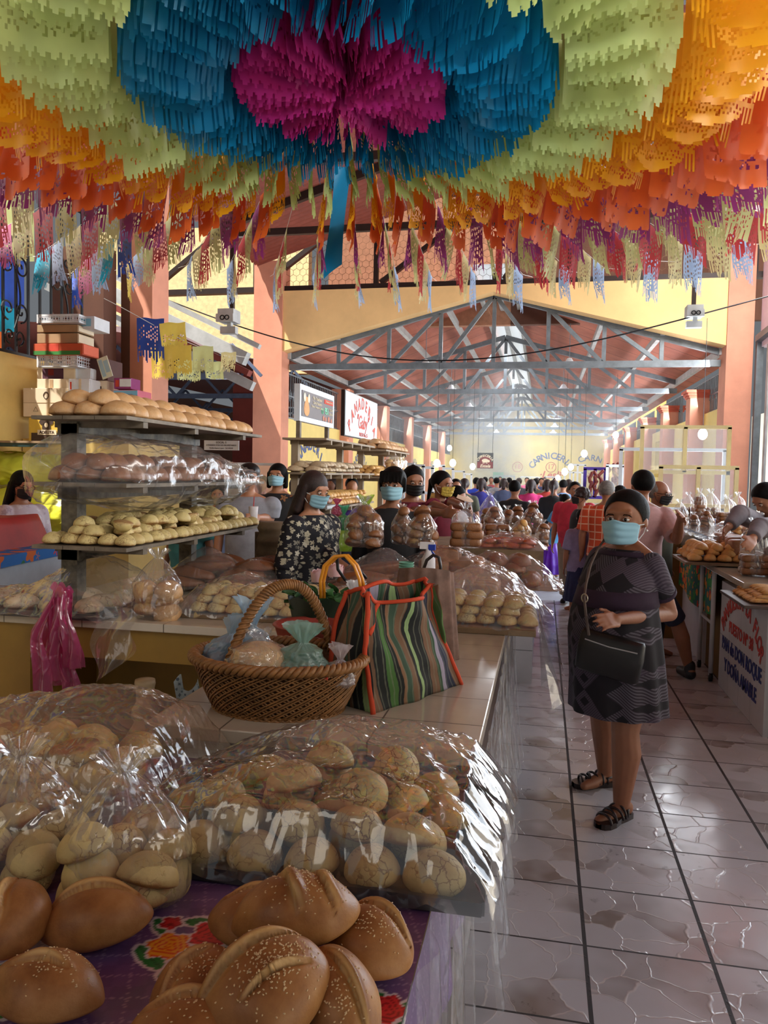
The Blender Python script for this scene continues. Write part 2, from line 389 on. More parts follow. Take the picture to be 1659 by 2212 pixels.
def wall_x(x, y0, y1, z0, z1, th, m, name, holes=()):
    mb = MB(); ys = [y0]
    for (a, b, c, d) in holes:
        mb.box((x, ys[-1], z0), (x+th, a, z1)); mb.box((x, a, z0), (x+th, b, c)); mb.box((x, a, d), (x+th, b, z1)); ys.append(b)
    mb.box((x, ys[-1], z0), (x+th, y1, z1)); struct(mb, name, m)
wall_x(HX0-.25, 16.5, Y1, 0, 2.75, .2, M_yel2, 'wall_left')
wall_x(HX1+.05, 16.6, Y1, 0, 3.0, .2, M_yel2, 'wall_right', [(18.6, 19.9, 1.9, 2.75), (24, 25.6, 1.6, 2.7), (29.5, 31, 1.6, 2.7), (35, 36.5, 1.6, 2.7)])
struct(MB().box((-9, Y1, 0), (7, Y1+.2, 6.2)), 'wall_back', M_yel2)
def grille(x, y0, y1, z0, z1, name):
    mb = MB(); y = y0
    while y < y1: mb.bar((x, y, z0), (x, y, z1), .02); y += .16
    for z in (z0+.03, (z0+z1)/2, z1-.03): mb.bar((x, y0, z), (x, y1, z), .03)
    y = y0+.3
    while y < y1-.3:
        mb.tube([(x, y+.1*math.cos(a)*(1-a/16), (z0+z1)/2+.16*math.sin(a)*(1-a/16)) for a in np.linspace(0, 11, 20)], .008, 4); y += .32
    struct(mb, name, M_steel)
LCY = [21.3, 26.6, 31.8, 37, 42.5]
cols = [18.8]+LCY
prev = 16.6
for y in LCY+[Y1]:
    grille(HX0-.12, prev, y-.25, 2.75, 3.8, 'window_3_grille'); grille(HX1+.15, prev, y-.25, 3.0, 3.8, 'window_4_grille'); prev = y+.25
for y in LCY:
    struct(MB().box((HX0-.3, y-.25, 0), (HX0+.22, y+.25, 3.9)), 'column', M_pink)
for y in [18.4, 22.3]+LCY[1:]:
    mb = MB().box((HX1-.25, y-.25, 0), (HX1+.25, y+.25, 3.42)); struct(mb, 'column', M_pink)
    mb = MB()
    for i, (e, z) in enumerate(((.03, 3.36), (.06, 3.41), (.1, 3.47))): mb.box((HX1-.25-e, y-.25-e, z), (HX1+.25+e, y+.25+e, z+.06))
    struct(mb, 'column_capital', M_cap)
# upper dark infill on the far left wall, lilac doors
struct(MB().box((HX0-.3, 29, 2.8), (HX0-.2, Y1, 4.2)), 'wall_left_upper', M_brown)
# pavilion right side: lilac wall with a folding gate wide open to daylight
struct(MB().box((4.0, 10.2, 4.1), (4.25, 16, 7.2)), 'wall_right_of_pavilion', M_lilac)
struct(MB().box((4.0, -3, 4.9), (4.25, 10.2, 7.2)), 'wall_right_of_pavilion', M_lilac)
# left side of pavilion
struct(MB().box((-5.45, -3, 0), (-5.2, 8.2, 2.68)), 'wall_left_of_pavilion', M_yel)
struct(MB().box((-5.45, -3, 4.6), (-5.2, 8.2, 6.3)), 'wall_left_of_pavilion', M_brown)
struct(MB().box((-6.4, 8.2, 0), (-4.25, 8.4, 1.95)), 'wall_yellow_behind_boxes', M_yel)
struct(MB().box((-5.55, 9.4, 0), (-5.42, 9.85, 6.0)), 'column_shaded_side', M_brown)  # shaded flank of the salmon column, its shade put into the brown colour
struct(MB().box((-5.42, 9.4, 0), (-5.1, 9.85, 6.0)), 'column', M_pink)
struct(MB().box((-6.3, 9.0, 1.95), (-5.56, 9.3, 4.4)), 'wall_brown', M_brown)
struct(MB().box((-8.0, 19, 0), (-7.45, 19.4, 4.2)), 'column', M_dred)
struct(MB().box((-6.7, 19.0, 0), (-5.9, 19.2, 2.6)), 'wall_left_annex', M_dred)
# wrought iron grille of the left wall
mb = MB(); y = 2.4
while y < 8.2: mb.bar((-5.28, y, 2.68), (-5.28, y, 4.6), .022); y += .19
for z in (2.7, 4.5): mb.bar((-5.28, 2.4, z), (-5.28, 8.2, z), .035, .045)
for y0 in (5.9, 6.9, 7.7):
    for s1 in (1, -1):
        for s2 in (1, -1):
            for q, (r0, dz) in enumerate(((.11, .22), (.08, .48))):
                mb.tube([(-5.25, y0+s1*(r0*(1-a/9)*math.sin(a)+r0*.9), 3.35+s2*dz+s2*r0*(1-a/9)*math.cos(a)) for a in np.linspace(0, 8, 26)], .01, 5)
    mb.tube([(-5.25, y0+.09*math.sin(4*a), 2.95+a*.8) for a in np.linspace(0, 1, 20)], .01, 5)
struct(mb, 'window_5_grille', M_black)
# coloured street seen through the grille: a festooned awning outside
# annex left of the gable: grey box beams, sunlit wall, dark roof
mb = MB()
for k, (dz, w) in enumerate(((0, .22), (-.42, .16), (.3, .08))):
    mb.bar((-8.6, 12.2, 5.15+dz), (-4.9, 12.2+.3*k, 3.42+dz), .18, w)
struct(mb, 'beam_of_annex', M_gsteel)
mb = MB(); mb.bar((-8.6, 12.15, 4.93), (-4.9, 12.35, 3.2), .2, .1); struct(mb, 'beam_trim', M_dred)
struct(MB().box((-12.5, 20, 4.2), (-6.3, 20.3, 8.2)), 'wall_sunlit_beyond', plain('cream_wall_paint', (248, 226, 170), .8))
struct(MB().grid(lambda u, v: (-14+7.6*u, 12.5+24*v, 4.5-.5*u+.35*v), 2, 6), 'roof_of_annex', M_paviroof)
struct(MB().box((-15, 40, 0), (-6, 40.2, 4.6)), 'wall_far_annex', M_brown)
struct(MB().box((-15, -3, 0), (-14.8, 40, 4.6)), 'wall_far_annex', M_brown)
mb = MB()
for y in (15, 19, 23.5, 28, 33):
    mb.bar((-14, y, 3.5), (-6.2, y, 3.5), .1, .12)
    for x in np.arange(-13.5, -6.4, 1.3): mb.bar((x, y, 3.5), (x+.65, y, 4.15), .06); mb.bar((x+.65, y, 4.15), (x+1.3, y, 3.5), .06)
struct(mb, 'roof_truss', plain('blue_grey_steel', (88, 100, 124), .5, .2))
# folding gate leaves and its slanted header, open to the street
g = MB()
for k in range(5):
    x = 4.02+.09*k; y = 15.6-.16*k
    g.box((x, y-.14, .05), (x+.035, y, 4.15))
struct(g, 'door_1_folding_leaves', M_gsteel)
g = MB(); g.bar((3.95, 15.9, 4.25), (4.05, 10, 4.6), .14, .12); g.bar((3.98, 15.95, 0), (3.98, 15.95, 4.25), .12, .12)
struct(g, 'door_1_frame', M_steel)
# street side seen through the gate
t = NT('sunlit_render'); v = t.coord()
M_sun = t.fin(t.bsdf(lin((246, 242, 232)), .8))
struct(MB().box((11, -6, -.05), (11.2, 45, 5)), 'wall_across_street', M_sun)
struct(MB().box((4.3, -6, -.06), (11, 45, -.01)), 'ground_street', M_sun)
sun = bpy.data.lights.new('sun', 'SUN'); sun.energy = 8; sun.angle = R(1); sun.color = (1, .95, .86)
so = bpy.data.objects.new('sun', sun); COL.objects.link(so); so.rotation_euler = (R(26), R(-24), 0)
# lettering painted on the hall's walls
M_blue = plain('blue_lettering', (70, 92, 150), .6); M_redl = plain('red_lettering', (206, 66, 40), .6)
wb = bpy.data.objects['wall_back']; wl_ = bpy.data.objects['wall_left']
FB = lambda x, z: face_M((x, Y1-.012, z), (1, 0, 0))
text('CARNICERIA', 'lettering', M_blue, wb, FB(.46, 2.62), .55, arc=(1.2, 1.9), bold=.008)
text('17', 'lettering', M_redl, wb, FB(.46, 2.12), .42)
text('·Lesli·', 'lettering', M_redl, wb, FB(.46, 1.62), .62, bold=.012, shear=.3)
text('18', 'lettering', M_redl, wb, FB(-1.55, 2.1), .4)
text('CARN', 'lettering', M_blue, wb, FB(2.75, 2.55), .5, arc=(1.2, .8), bold=.008)
text('Sara', 'lettering', M_redl, wb, FB(2.75, 1.7), .5, shear=.3)
for (x, z) in ((.46, 2.1), (-1.55, 2.08)):
    m = MB().tube([(x+.3*math.cos(a), Y1-.01, z+.3*math.sin(a)) for a in np.linspace(0, 2*PI, 28)[:-1]], .018, 4, closed=True); m.obj('lettering_ring', M_redl, wb)
FL = lambda y, z: face_M((HX0-.04, y, z), (0, 1, 0))
text('PANADERIA', 'lettering', M_blue, wl_, FL(18.3, 2.1), .42, arc=(1.3, 1.8), bold=.01)
text('Anita', 'lettering', M_redl, wl_, FL(18.5, 1.45), .42, shear=.3)
for y, n_ in ((23.6, '12'), (28.8, '13'), (34, '14'), (39.5, '15')):
    text('CARNICERIA', 'lettering', M_blue, wl_, FL(y, 2.0), .34, arc=(1., 1.9)); text(n_, 'lettering', M_redl, wl_, FL(y, 1.85), .3)
# counters of the near stall --------------------------------------------------
M_ctile = tile_mat('cream_counter_tile', (202, 190, 170), (104, 92, 78), .42, .262, .12, off=(-.02, .09))
M_stile = tile_mat('white_side_tile', (196, 196, 200), (90, 88, 90), .262, .30, .2, axis=(1, 2), off=(.09, 0))
M_yc = plain('mustard_counter_paint', (150, 116, 44), .6, var=.12, scale=3, bump=.1)
M_yd = plain('dull_mustard_paint', (120, 88, 36), .7, var=.12, scale=3)
t = thing('tiled_counter', 'white tiled stall counter beside the aisle carrying the wicker basket', 'counter')
bevel(MB().box((-1.09, 1.97, .81), (-.145, 5.9, .85)).obj('countertop', M_ctile, t), .004)
MB().box((-.98, 2.0, 0), (-.2, 5.85, .81)).obj('counter_base', M_stile, t)
MB().box((-.2, 1.98, .62), (-.165, 5.85, .81)).obj('counter_apron', plain('worn_dark_wood', (78, 60, 52), .6), t)
t = thing('back_counter', 'mustard painted masonry counter with open recess behind the wicker basket', 'counter')
bevel(MB().box((-3.4, 3.25, .81), (-1.09, 4.05, .85)).obj('countertop', M_ctile, t), .004)
mb = MB().box((-3.4, 3.28, .66), (-1.09, 4.0, .81)).box((-3.4, 3.28, 0), (-2.42, 4.0, .66)).box((-1.2, 3.28, 0), (-1.09, 4.0, .66)).box((-2.42, 3.85, 0), (-1.2, 4.0, .66))
mb.obj('counter_base', M_yc, t)
t = thing('side_counter', 'mustard counter leg running behind the shelving toward the floral blouse woman', 'counter')
MB().box((-2.75, 4.05, .78), (-1.2, 5.9, .82)).obj('countertop', M_ctile, t); MB().box((-2.7, 4.1, 0), (-1.3, 5.85, .78)).obj('counter_base', M_yd, t)
# ================================================================ cut-paper canopy
def paper(name, c):
    t = NT(name); v = t.coord(); cc = lin(c)
    col = t.ramp(t.noise(v, 4, 3), [(.3, tuple(x*.82 for x in cc)), (.7, cc)])
    d = t.add('ShaderNodeBsdfDiffuse', {0: col}); tr = t.add('ShaderNodeBsdfTranslucent', {0: col})
    gl = t.add('ShaderNodeBsdfGlossy', {0: (1, 1, 1, 1), 'Roughness': .45})
    m = t.add('ShaderNodeMixShader', {0: .5, 1: d, 2: tr}); return t.fin(t.add('ShaderNodeMixShader', {0: .03, 1: m, 2: gl}))
PW, PH = .455, .43
def banner_mesh(name, design, mat, seed, w=PW, h=PH, nx=44, nz=42):
    rr = random.Random(seed); keep = {}
    ph = [rr.random()*6 for _ in range(6)]; amp = .018+.014*rr.random()
    fr = [rr.uniform(.0, .09) for _ in range(60)]
    holes = []
    for _ in range(5 if design in ('scallop', 'lobe') else 14):
        holes.append((rr.uniform(.05, .95), rr.uniform(.55, .86), rr.uniform(.008, .022)))
    def k(u, s):          # u across 0..1, s down 0..1
        x = u*w; z = s*h
        if design == 'scallop':
            q = (u*10) % 1; lim = .89+.06*(1-abs(2*q-1)*1.6)
            if s > lim: return False
            for fx in (.2, .5, .8):
                a = math.atan2(s-.62, u-fx); d = math.hypot(u-fx, (s-.62))
                if .05 < d < .15 and math.cos(a*9) > .62: return False
                if d < .022: return False
            return True
        if design == 'fringe':
            b = .70+.12*(1-(2*u-1)**2)
            if s > b:
                q = int(u*26); 
                if (u*26) % 1 < .3: return False
                return s < b+.16+fr[q % 60]
            if .42 < s < .60 and (u < .2 or u > .8) and (u*22) % 1 < .42 and (s*22) % 1 < .5: return False
        if design == 'bib':
            b = .72+.2*math.sqrt(max(0, 1-((u-.5)/.36)**2)) if abs(u-.5) < .36 else .70
            if s > b:
                if abs(u-.5) < .36: return False
                return s < .84+fr[int(u*22)] and (u*22) % 1 > .35
            if .55 < s < .64 and abs(((u*14) % 1)-((s*30) % 1)) < .22: return False
            if .70 < s < .8 and (u*20+s*9) % 1 < .3: return False
        if design == 'lobe':
            q = (u*5) % 1; lim = .86+.08*math.sqrt(max(0, 1-(2*q-1)**2))
            if s > lim: return False
            for fx in (.25, .7):
                a = math.atan2(s-.6, u-fx); d = math.hypot(u-fx, s-.6)
                if .03 < d < .13 and math.cos(a*6) > .35: return False
        if design == 'lace':
            q = (u*9) % 1; lim = .84+.06*math.cos(u*18)+fr[int(u*18)]*.8
            if s > lim: return False
            if s > .68 and (u*18) % 1 < .3: return False
            if .15 < s < .66 and .06 < u < .94:
                if (u*12) % 1 < .42 and (s*11+.4*int(u*12)) % 1 < .52 and mnoise.noise((u*5+ph[0], s*5, ph[1])) > -.15: return False
        for hx, hz, hr in holes:
            if math.hypot((u-hx)*w, (s-hz)*h) < hr*.6: return False
        return True
    idx = {}; vs = []; fs = []
    def vid(i, j):
        if (i, j) not in idx:
            u, s = i/nx, j/nz
            y = amp*s*math.sin(u*5+ph[0]+s*2)+.012*s*math.sin(u*13+ph[1])+.05*s*s*math.sin(ph[2])
            x = (u-.5)*w*(1-.05*s*rr2)+.02*s*s*math.sin(ph[3])
            idx[(i, j)] = len(vs); vs.append((x, y, -s*h+.006*math.sin(u*9+ph[4])))
        return idx[(i, j)]
    rr2 = rr.random()
    for i in range(nx):
        for j in range(nz):
            if k((i+.5)/nx, (j+.5)/nz): fs.append((vid(i, j), vid(i+1, j), vid(i+1, j+1), vid(i, j+1)))
    return MB().addv(vs, fs).mesh(name, mat, True)
RINGS = [('magenta', (204, 52, 146), 'scallop'), ('blue', (14, 132, 180), 'fringe'), ('lime green', (206, 222, 146), 'scallop'), ('amber', (242, 174, 34), 'bib'),
         ('orange', (232, 112, 48), 'lobe'), ('purple', (160, 60, 130), 'lace'), ('pale lime', (216, 220, 152), 'lace'), ('red', (212, 72, 78), 'lace'), ('cream', (234, 222, 160), 'lace'), ('ice blue', (176, 200, 232), 'lace')]
HEMW = {'scallop': 'scalloped', 'fringe': 'fringed', 'bib': 'bib-shaped', 'lobe': 'lobed', 'lace': 'lacy'}
RC = Vector((-.935, 3.41, 0)); PZ = 3.25+PH*.9; NS = 68
PM = [[banner_mesh('paper_banner', d, paper(n.replace(' ', '_')+'_tissue', c), 10*i+k) for k in range(4)] for i, (n, c, d) in enumerate(RINGS)]
SIDEM = {k: paper(k+'_tissue', c) for k, c in (('royal_blue', (52, 84, 176)), ('rose', (226, 110, 160)), ('sunny_yellow', (240, 214, 96)), ('turquoise', (30, 160, 190)))}
SM = [('royal blue', [banner_mesh('paper_banner', 'lace', SIDEM['royal_blue'], 91)]), ('rose', [banner_mesh('paper_banner', 'lace', SIDEM['rose'], 92)]),
      ('yellow', [banner_mesh('paper_banner', 'lace', SIDEM['sunny_yellow'], 93)]), ('turquoise', [banner_mesh('paper_banner', 'lace', SIDEM['turquoise'], 94)])]
CI = CM.inverted()
def pix(p):
    q = CI @ (Vector(p)-Vector((0, 0, CAM_H)))
    if q.z > -.15: return None
    return CX+F*q.x/-q.z, CY-F*q.y/-q.z, -q.z
rg = random.Random(3); CAND = []; M_string = plain('white_string', (200, 196, 186), .7)
for k in range(NS):
    th = 2*PI*(k+.5)/NS+rg.uniform(-.015, .015); d = Vector((math.cos(th), math.sin(th), 0))
    a = math.degrees((th-R(90)-R(15)) % (2*PI)); 
    nn = k; seen = 0; dz = rg.uniform(-.025, .025)
    nrings = 10 if (a > 35 and a < 325) else (9 if k % 3 else 8)
    if k in (18, 20): nrings = 9
    for i in range(nrings+3):
        if i >= 10:
            if not (a > 25 and a < 120): continue       # the left strings run on with mixed colours
        if a < 9 and i in (3, 4, 5) and k % 2: continue
        r = .02+PW/2+.478*i
        c = RC+d*r; sag = .03*math.sin(PI*min(1, r/4.8)); z = PZ+dz-sag*2+rg.uniform(-.008, .008)
        pc = pix((c.x, c.y, z-.3))
        if pc is None or not (-160 < pc[0] < 1820 and -190 < pc[1] < 900) or pc[2] < 1.1: continue
        if c.x < -5.1 or c.x > 3.9: continue
        seen = max(seen, r+PW/2)
        if i < 10: cn, ms, des = RINGS[i][0], PM[i], HEMW[RINGS[i][2]]
        else: cn, ms = SM[rg.randrange(4)]; des = 'lacy'
        if i >= 6 and a > 30 and a < 130 and rg.random() < .35: cn, ms = SM[rg.randrange(4)]; des = 'lacy'
        q = 1/pc[2]**2*(abs(math.sin(th-math.atan2(c.y, c.x)))+.12)
        CAND.append((q, k, i, c, z, th, cn, ms, des, a))
    if seen:
        o = MB().tube([(RC.x, RC.y, PZ+dz+.01)]+[(RC.x+d.x*seen*t_, RC.y+d.y*seen*t_, PZ+dz-.06*math.sin(PI*min(1, seen*t_/4.8))+.004) for t_ in (.2, .4, .6, .8, 1)]+[(RC.x+d.x*(seen+.6), RC.y+d.y*(seen+.6), PZ+.12)], .0022, 4).obj('banner_string', M_string)
        kk_ = int(round((a if a < 180 else 360-a)/(360/NS))); tag(o, f'thin white banner string, {ORD[kk_]} {"left" if a < 180 else "right"}ward from the hall-side middle of the canopy', 'string', 'strings of the paper canopy')
CAND.sort(key=lambda c: -c[0]); rest = {}
ringcount = {}
for n_, (q, k, i, c, z, th, cn, ms, des, a) in enumerate(CAND):
    M = Matrix.Translation((c.x, c.y, z)) @ Matrix.Rotation(th+rg.uniform(-.07, .07), 4, 'Z') @ Matrix.Rotation(rg.uniform(-.06, .06), 4, 'X') @ Matrix.Rotation(rg.uniform(-.03, .03), 4, 'Y') @ Matrix.Diagonal((rg.uniform(.94, 1.02), 1, rg.uniform(.92, 1.08)*(1 if i < 6 else .95), 1))
    me = ms[rg.randrange(len(ms))]
    if n_ < 300:
        side = 'left' if a < 180 else 'right'; kk = int(round((a if a < 180 else 360-a)/(360/NS)))
        o = link(me, 'paper_banner', M=M)
        tag(o, f'{cn} {des} tissue banner, {ORD[kk]} {side}ward from the hall-side middle of {RINGS[min(i, 9)][0] if i < 10 else "outermost"} ring', 'paper banner', cn+' banners of the paper canopy')
    else: rest.setdefault(me.name, (me, []))[1].append(M)
def join_instances(groups, name, smooth=True):
    vs, fs, mi, mats = [], [], [], []
    off = 0
    for me, Ms in groups:
        co = np.empty(len(me.vertices)*3); me.vertices.foreach_get('co', co); co = co.reshape(-1, 3)
        f = np.array([p.vertices[:] for p in me.polygons])
        m = me.materials[0]
        if m not in mats: mats.append(m)
        for M in Ms:
            A = np.array(M); vs.append(co @ A[:3, :3].T+A[:3, 3]); fs.append(f+off); mi.append(np.full(len(f), mats.index(m))); off += len(co)
    vs = np.concatenate(vs); fs = np.concatenate(fs); me = bpy.data.meshes.new(name); me.vertices.add(len(vs)); me.vertices.foreach_set('co', vs.ravel())
    me.loops.add(fs.size); me.loops.foreach_set('vertex_index', fs.ravel()); me.polygons.add(len(fs)); me.polygons.foreach_set('loop_start', np.arange(0, fs.size, 4)); 
    me.polygons.foreach_set('material_index', np.concatenate(mi)); me.update(calc_edges=True)
    for m in mats: me.materials.append(m)
    me.polygons.foreach_set('use_smooth', [smooth]*len(me.polygons)); return link(me, name)
if rest:
    o = join_instances(list(rest.values()), 'distant_paper_banners'); o['kind'] = 'stuff'
    tag(o, 'remaining small mixed-colour paper banners at the far end of the canopy', 'paper banners')
o = MB().tube([(RC.x, RC.y, PZ-.05), (RC.x, RC.y, 7.2)], .006, 6).obj('rosette_support_line', M_string); tag(o, 'cord holding up the centre of the magenta paper rosette', 'cord')
# a long blue streamer hanging past the others
p = P(745, 470, Y=6.2)
o = MB().grid(lambda u, v: (p.x-.03+(u-.5)*(.13+.02*v)+.05*(1-v)*0-.06*v, p.y+.04*math.sin(v*4+u*2), p.z+.42-.80*v-(.12*(1-u) if v > .95 else 0)), 6, 16).obj('paper_streamer', bpy.data.materials['blue_tissue'], smooth=True)
tag(o, 'long narrow blue paper streamer hanging below the rosette against the wire screen', 'streamer')
# left annex: loose sheets on their own cord
for i, (x, y, w, h, cn, de, Y) in enumerate(((325, 735, 60, 95, 'royal blue', 'lace', 8.6), (372, 722, 66, 50, 'yellow', 'scallop', 8.3), (384, 775, 60, 62, 'yellow', 'scallop', 8.9), (350, 785, 50, 66, 'yellow', 'scallop', 9.2), (438, 775, 50, 55, 'pale lime', 'scallop', 9.4), (408, 800, 52, 44, 'pale lime', 'scallop', 9.9), (494, 782, 36, 42, 'cream', 'lace', 10.2), (462, 800, 40, 38, 'pale lime', 'lobe', 10.6), (330, 800, 50, 40, 'yellow', 'bib', 9.8))):
    p = P(x, y-h/2, Y=Y); s = Y/1660*1.03
    m = {'royal blue': SIDEM['royal_blue'], 'yellow': SIDEM['sunny_yellow'], 'pale lime': bpy.data.materials['pale_lime_tissue'], 'cream': bpy.data.materials['cream_tissue']}[cn]
    o = link(banner_mesh('paper_sheet', de, m, 200+i, w*s, h*s*1.12, 26, 26), 'paper_sheet', loc=p, rot=(0, 0, R(10+rg.uniform(-15, 15))))
    wh = ['nearest the salmon column', 'topmost', 'large, in the middle', 'low behind the blue sheet', 'beside the yellow ones', 'low in the cluster', 'farthest, by the steel beams', 'small, below the cream one', 'lowest of the yellow ones'][i]
    tag(o, f'{cn} cut-paper sheet hung in the left annex, {wh}', 'paper sheet', 'paper sheets in the left annex')
# festoons outside seen through the iron grille
for i, (z0, z1, c) in enumerate(((4.3, 5.2, 'pale_lime_tissue'), (3.7, 4.3, 'royal_blue_tissue'), (3.4, 3.75, 'turquoise_tissue'), (3.0, 3.45, 'orange_tissue'), (2.4, 3.05, 'purple_tissue'))):
    o = MB().grid(lambda u, v: (-6.6-.15*i+.06*math.sin(u*70), 2+7*u, z1+(z0-z1)*v-.1*abs(math.sin(u*40))*v), 90, 4).obj('paper_festoon', bpy.data.materials[c], smooth=True)
    tag(o, f'{c.split("_tissue")[0].replace("_", " ")} paper festoon hanging outside behind the iron grille', 'paper festoon', 'festoons outside the iron grille')

for q in ((.0, 0), (.5, .02)):
    a_, b_ = P(310, 690, Y=8.4), P(520, 770, Y=10.8)
tag(MB().tube([a_.lerp(b_, t_)-Vector((0, 0, .08*math.sin(PI*t_))) for t_ in np.linspace(-.3, 1.2, 14)], .004, 4).obj('washing_line', M_string), 'thin line holding the loose paper sheets in the left annex', 'line')
# ================================================================ bread, trays and film
def crust(name, top, low, crack=None, scale=26, flour=0, rough=.55, crk=.05):
    t = NT(name); v = t.coord(); oi = t.add('ShaderNodeObjectInfo').outputs['Random']
    off = t.add('ShaderNodeCombineXYZ', {0: t.math('MULTIPLY', oi, 7.3), 1: t.math('MULTIPLY', oi, 3.1), 2: 0}).outputs[0]
    vo = t.add('ShaderNodeVectorMath', {0: v, 1: off}, operation='ADD').outputs[0]
    s = t.add('ShaderNodeSeparateXYZ', {0: v}).outputs[2]
    a, b = lin(top), lin(low)
    n1 = t.noise(vo, 22, 5, .65)
    base = t.ramp(n1, [(.3, tuple(x*.78 for x in a)), (.62, a)])
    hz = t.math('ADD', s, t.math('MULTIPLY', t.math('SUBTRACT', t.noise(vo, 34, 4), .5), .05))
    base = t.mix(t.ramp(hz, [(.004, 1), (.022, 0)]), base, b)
    pat = t.ramp(t.noise(vo, 9, 3), [(.56, 0), (.68, .75)]); base = t.mix(pat, base, tuple(x*.6+y*.4 for x, y in zip(b, a)))
    hgt = t.noise(vo, 120, 4)
    if crack:
        w = t.add('ShaderNodeVectorMath', {0: vo, 1: t.add('ShaderNodeVectorMath', {0: t.add('ShaderNodeTexNoise', {'Vector': vo, 'Scale': 26., 'Detail': 4.}).outputs[1], 1: (.05, .05, .05)}, operation='MULTIPLY').outputs[0]}, operation='ADD').outputs[0]
        c = t.math('MULTIPLY', t.ramp(t.vor(w, scale*1.8, 'DISTANCE_TO_EDGE'), [(crk*.4, 1), (crk, 0)]), t.ramp(t.noise(vo, 14, 2), [(.45, 0), (.58, 1)]))
        base = t.mix(c, base, lin(crack)); hgt = t.math('SUBTRACT', t.math('MULTIPLY', hgt, .35), c)
    if flour: base = t.mix(t.ramp(t.noise(vo, 30, 6, .75), [(.4, 0), (.7, flour)]), base, lin((222, 208, 184)))
    m = t.mix(t.math('MULTIPLY', oi, .35), base, tuple(x*.72 for x in a), 'MIX')
    return t.fin(t.bsdf(m, rough, 0, t.bump(hgt, .55, .004)))
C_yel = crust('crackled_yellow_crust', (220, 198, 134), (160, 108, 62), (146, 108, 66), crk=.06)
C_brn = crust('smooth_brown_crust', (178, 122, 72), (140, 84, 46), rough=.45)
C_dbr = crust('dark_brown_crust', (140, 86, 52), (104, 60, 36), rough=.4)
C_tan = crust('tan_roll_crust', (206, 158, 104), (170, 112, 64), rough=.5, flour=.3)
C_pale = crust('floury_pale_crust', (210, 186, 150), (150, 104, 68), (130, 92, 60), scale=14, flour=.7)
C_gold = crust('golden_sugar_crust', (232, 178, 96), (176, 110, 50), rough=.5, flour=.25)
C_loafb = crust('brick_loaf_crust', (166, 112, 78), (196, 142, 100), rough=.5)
def bun_mesh(name, rx, ry, h, mat, seed, n=30, m=14, flat=.28, bump=.05, sq=1):
    rr = random.Random(seed); a, b, c = (rr.uniform(0, 50) for _ in range(3)); mb = MB(); vs = []; fs = []
    for i in range(m+1):
        ph = PI*i/m
        for k in range(n):
            t = 2*PI*k/n; x, y, z = math.sin(ph)*math.cos(t), math.sin(ph)*math.sin(t), -math.cos(ph)
            if sq != 1: x = math.copysign(abs(x)**sq, x); y = math.copysign(abs(y)**sq, y); z = math.copysign(abs(z)**sq, z)
            q = 1+bump*(mnoise.noise(Vector((x*1.6+a, y*1.6+b, z*1.6+c)))+.4*mnoise.noise(Vector((x*5+a, y*5+b, z*5+c))))
            zz = z*h if z > 0 else z*h*flat
            vs.append((x*rx*q, y*ry*q, zz*q+h*flat))
    for i in range(m):
        for k in range(n): fs.append((i*n+k, i*n+(k+1) % n, (i+1)*n+(k+1) % n, (i+1)*n+k))
    return mb.addv(vs, fs).mesh(name, mat, True)
C_bag = crust('bagged_roll_crust', (150, 98, 58), (110, 66, 38), rough=.4)
KIND = {
 'bagr': ('bagged_roll', [bun_mesh('bagged_roll', .052, .046, .046, C_bag, 140+k, 20, 10) for k in range(3)], .092, .05, 'brown roll'),
 'bagb': ('bagged_loaf', [bun_mesh('bagged_loaf', .06, .045, .034, C_bag, 150+k, 20, 10, .8, .02, .5) for k in range(3)], .11, .055, 'square loaf'),
 'yellow': ('crackled_bun', [bun_mesh('crackled_bun', .056+.002*k, .052, .050, C_yel, k) for k in range(4)], .108, .05, 'yellow crackled bun'),
 'yellows': ('crackled_bun', [bun_mesh('crackled_bun', .048+.002*k, .045, .042, C_yel, 10+k, 22, 10) for k in range(4)], .093, .042, 'yellow crackled bun'),
 'brown': ('round_roll', [bun_mesh('round_roll', .078, .07+.003*k, .068, C_tan, 20+k, 22, 12) for k in range(4)], .145, .07, 'round tan roll'),
 'dark': ('round_roll', [bun_mesh('round_roll', .078, .07, .07, C_dbr, 30+k, 22, 12) for k in range(4)], .14, .07, 'dark round roll'),
 'small': ('small_roll', [bun_mesh('small_roll', .05, .045, .045, C_brn, 40+k, 18, 10) for k in range(3)], .09, .045, 'small brown roll'),
 'gold': ('oval_bun', [bun_mesh('oval_bun', .05, .042, .042, C_gold, 50+k, 18, 10) for k in range(3)], .092, .04, 'golden oval bun'),
 'pale': ('floury_loaf', [bun_mesh('floury_loaf', .10, .07, .058, C_pale, 60+k, 24, 12) for k in range(3)], .16, .055, 'pale floury loaf'),
 'long': ('long_loaf', [bun_mesh('long_loaf', .15, .062, .06, C_dbr, 70+k, 26, 12) for k in range(3)], .15, .06, 'long dark loaf'),
 'brick': ('brick_loaf', [bun_mesh('brick_loaf', .095, .05, .05, C_loafb, 80+k, 28, 12, .8, .02, .45) for k in range(3)], .11, .075, 'square brown loaf'),
 'finger': ('finger_roll', [bun_mesh('finger_roll', .085, .022, .024, C_gold, 90+k, 22, 8) for k in range(3)], .045, .026, 'golden finger roll'),
 'red': ('glazed_roll', [bun_mesh('glazed_roll', .07, .04, .032, crust('glazed_red_brown_crust', (188, 84, 48), (140, 60, 34), rough=.2), 95+k, 18, 8) for k in range(2)], .09, .03, 'glossy red-brown roll'),
 'topbrown': ('round_loaf', [bun_mesh('round_loaf', .085, .075, .066, C_tan, 100+k, 30, 14) for k in range(4)], .15, .068, 'round tan loaf'),
}
BR = random.Random(11); MISC = {'n': 0}
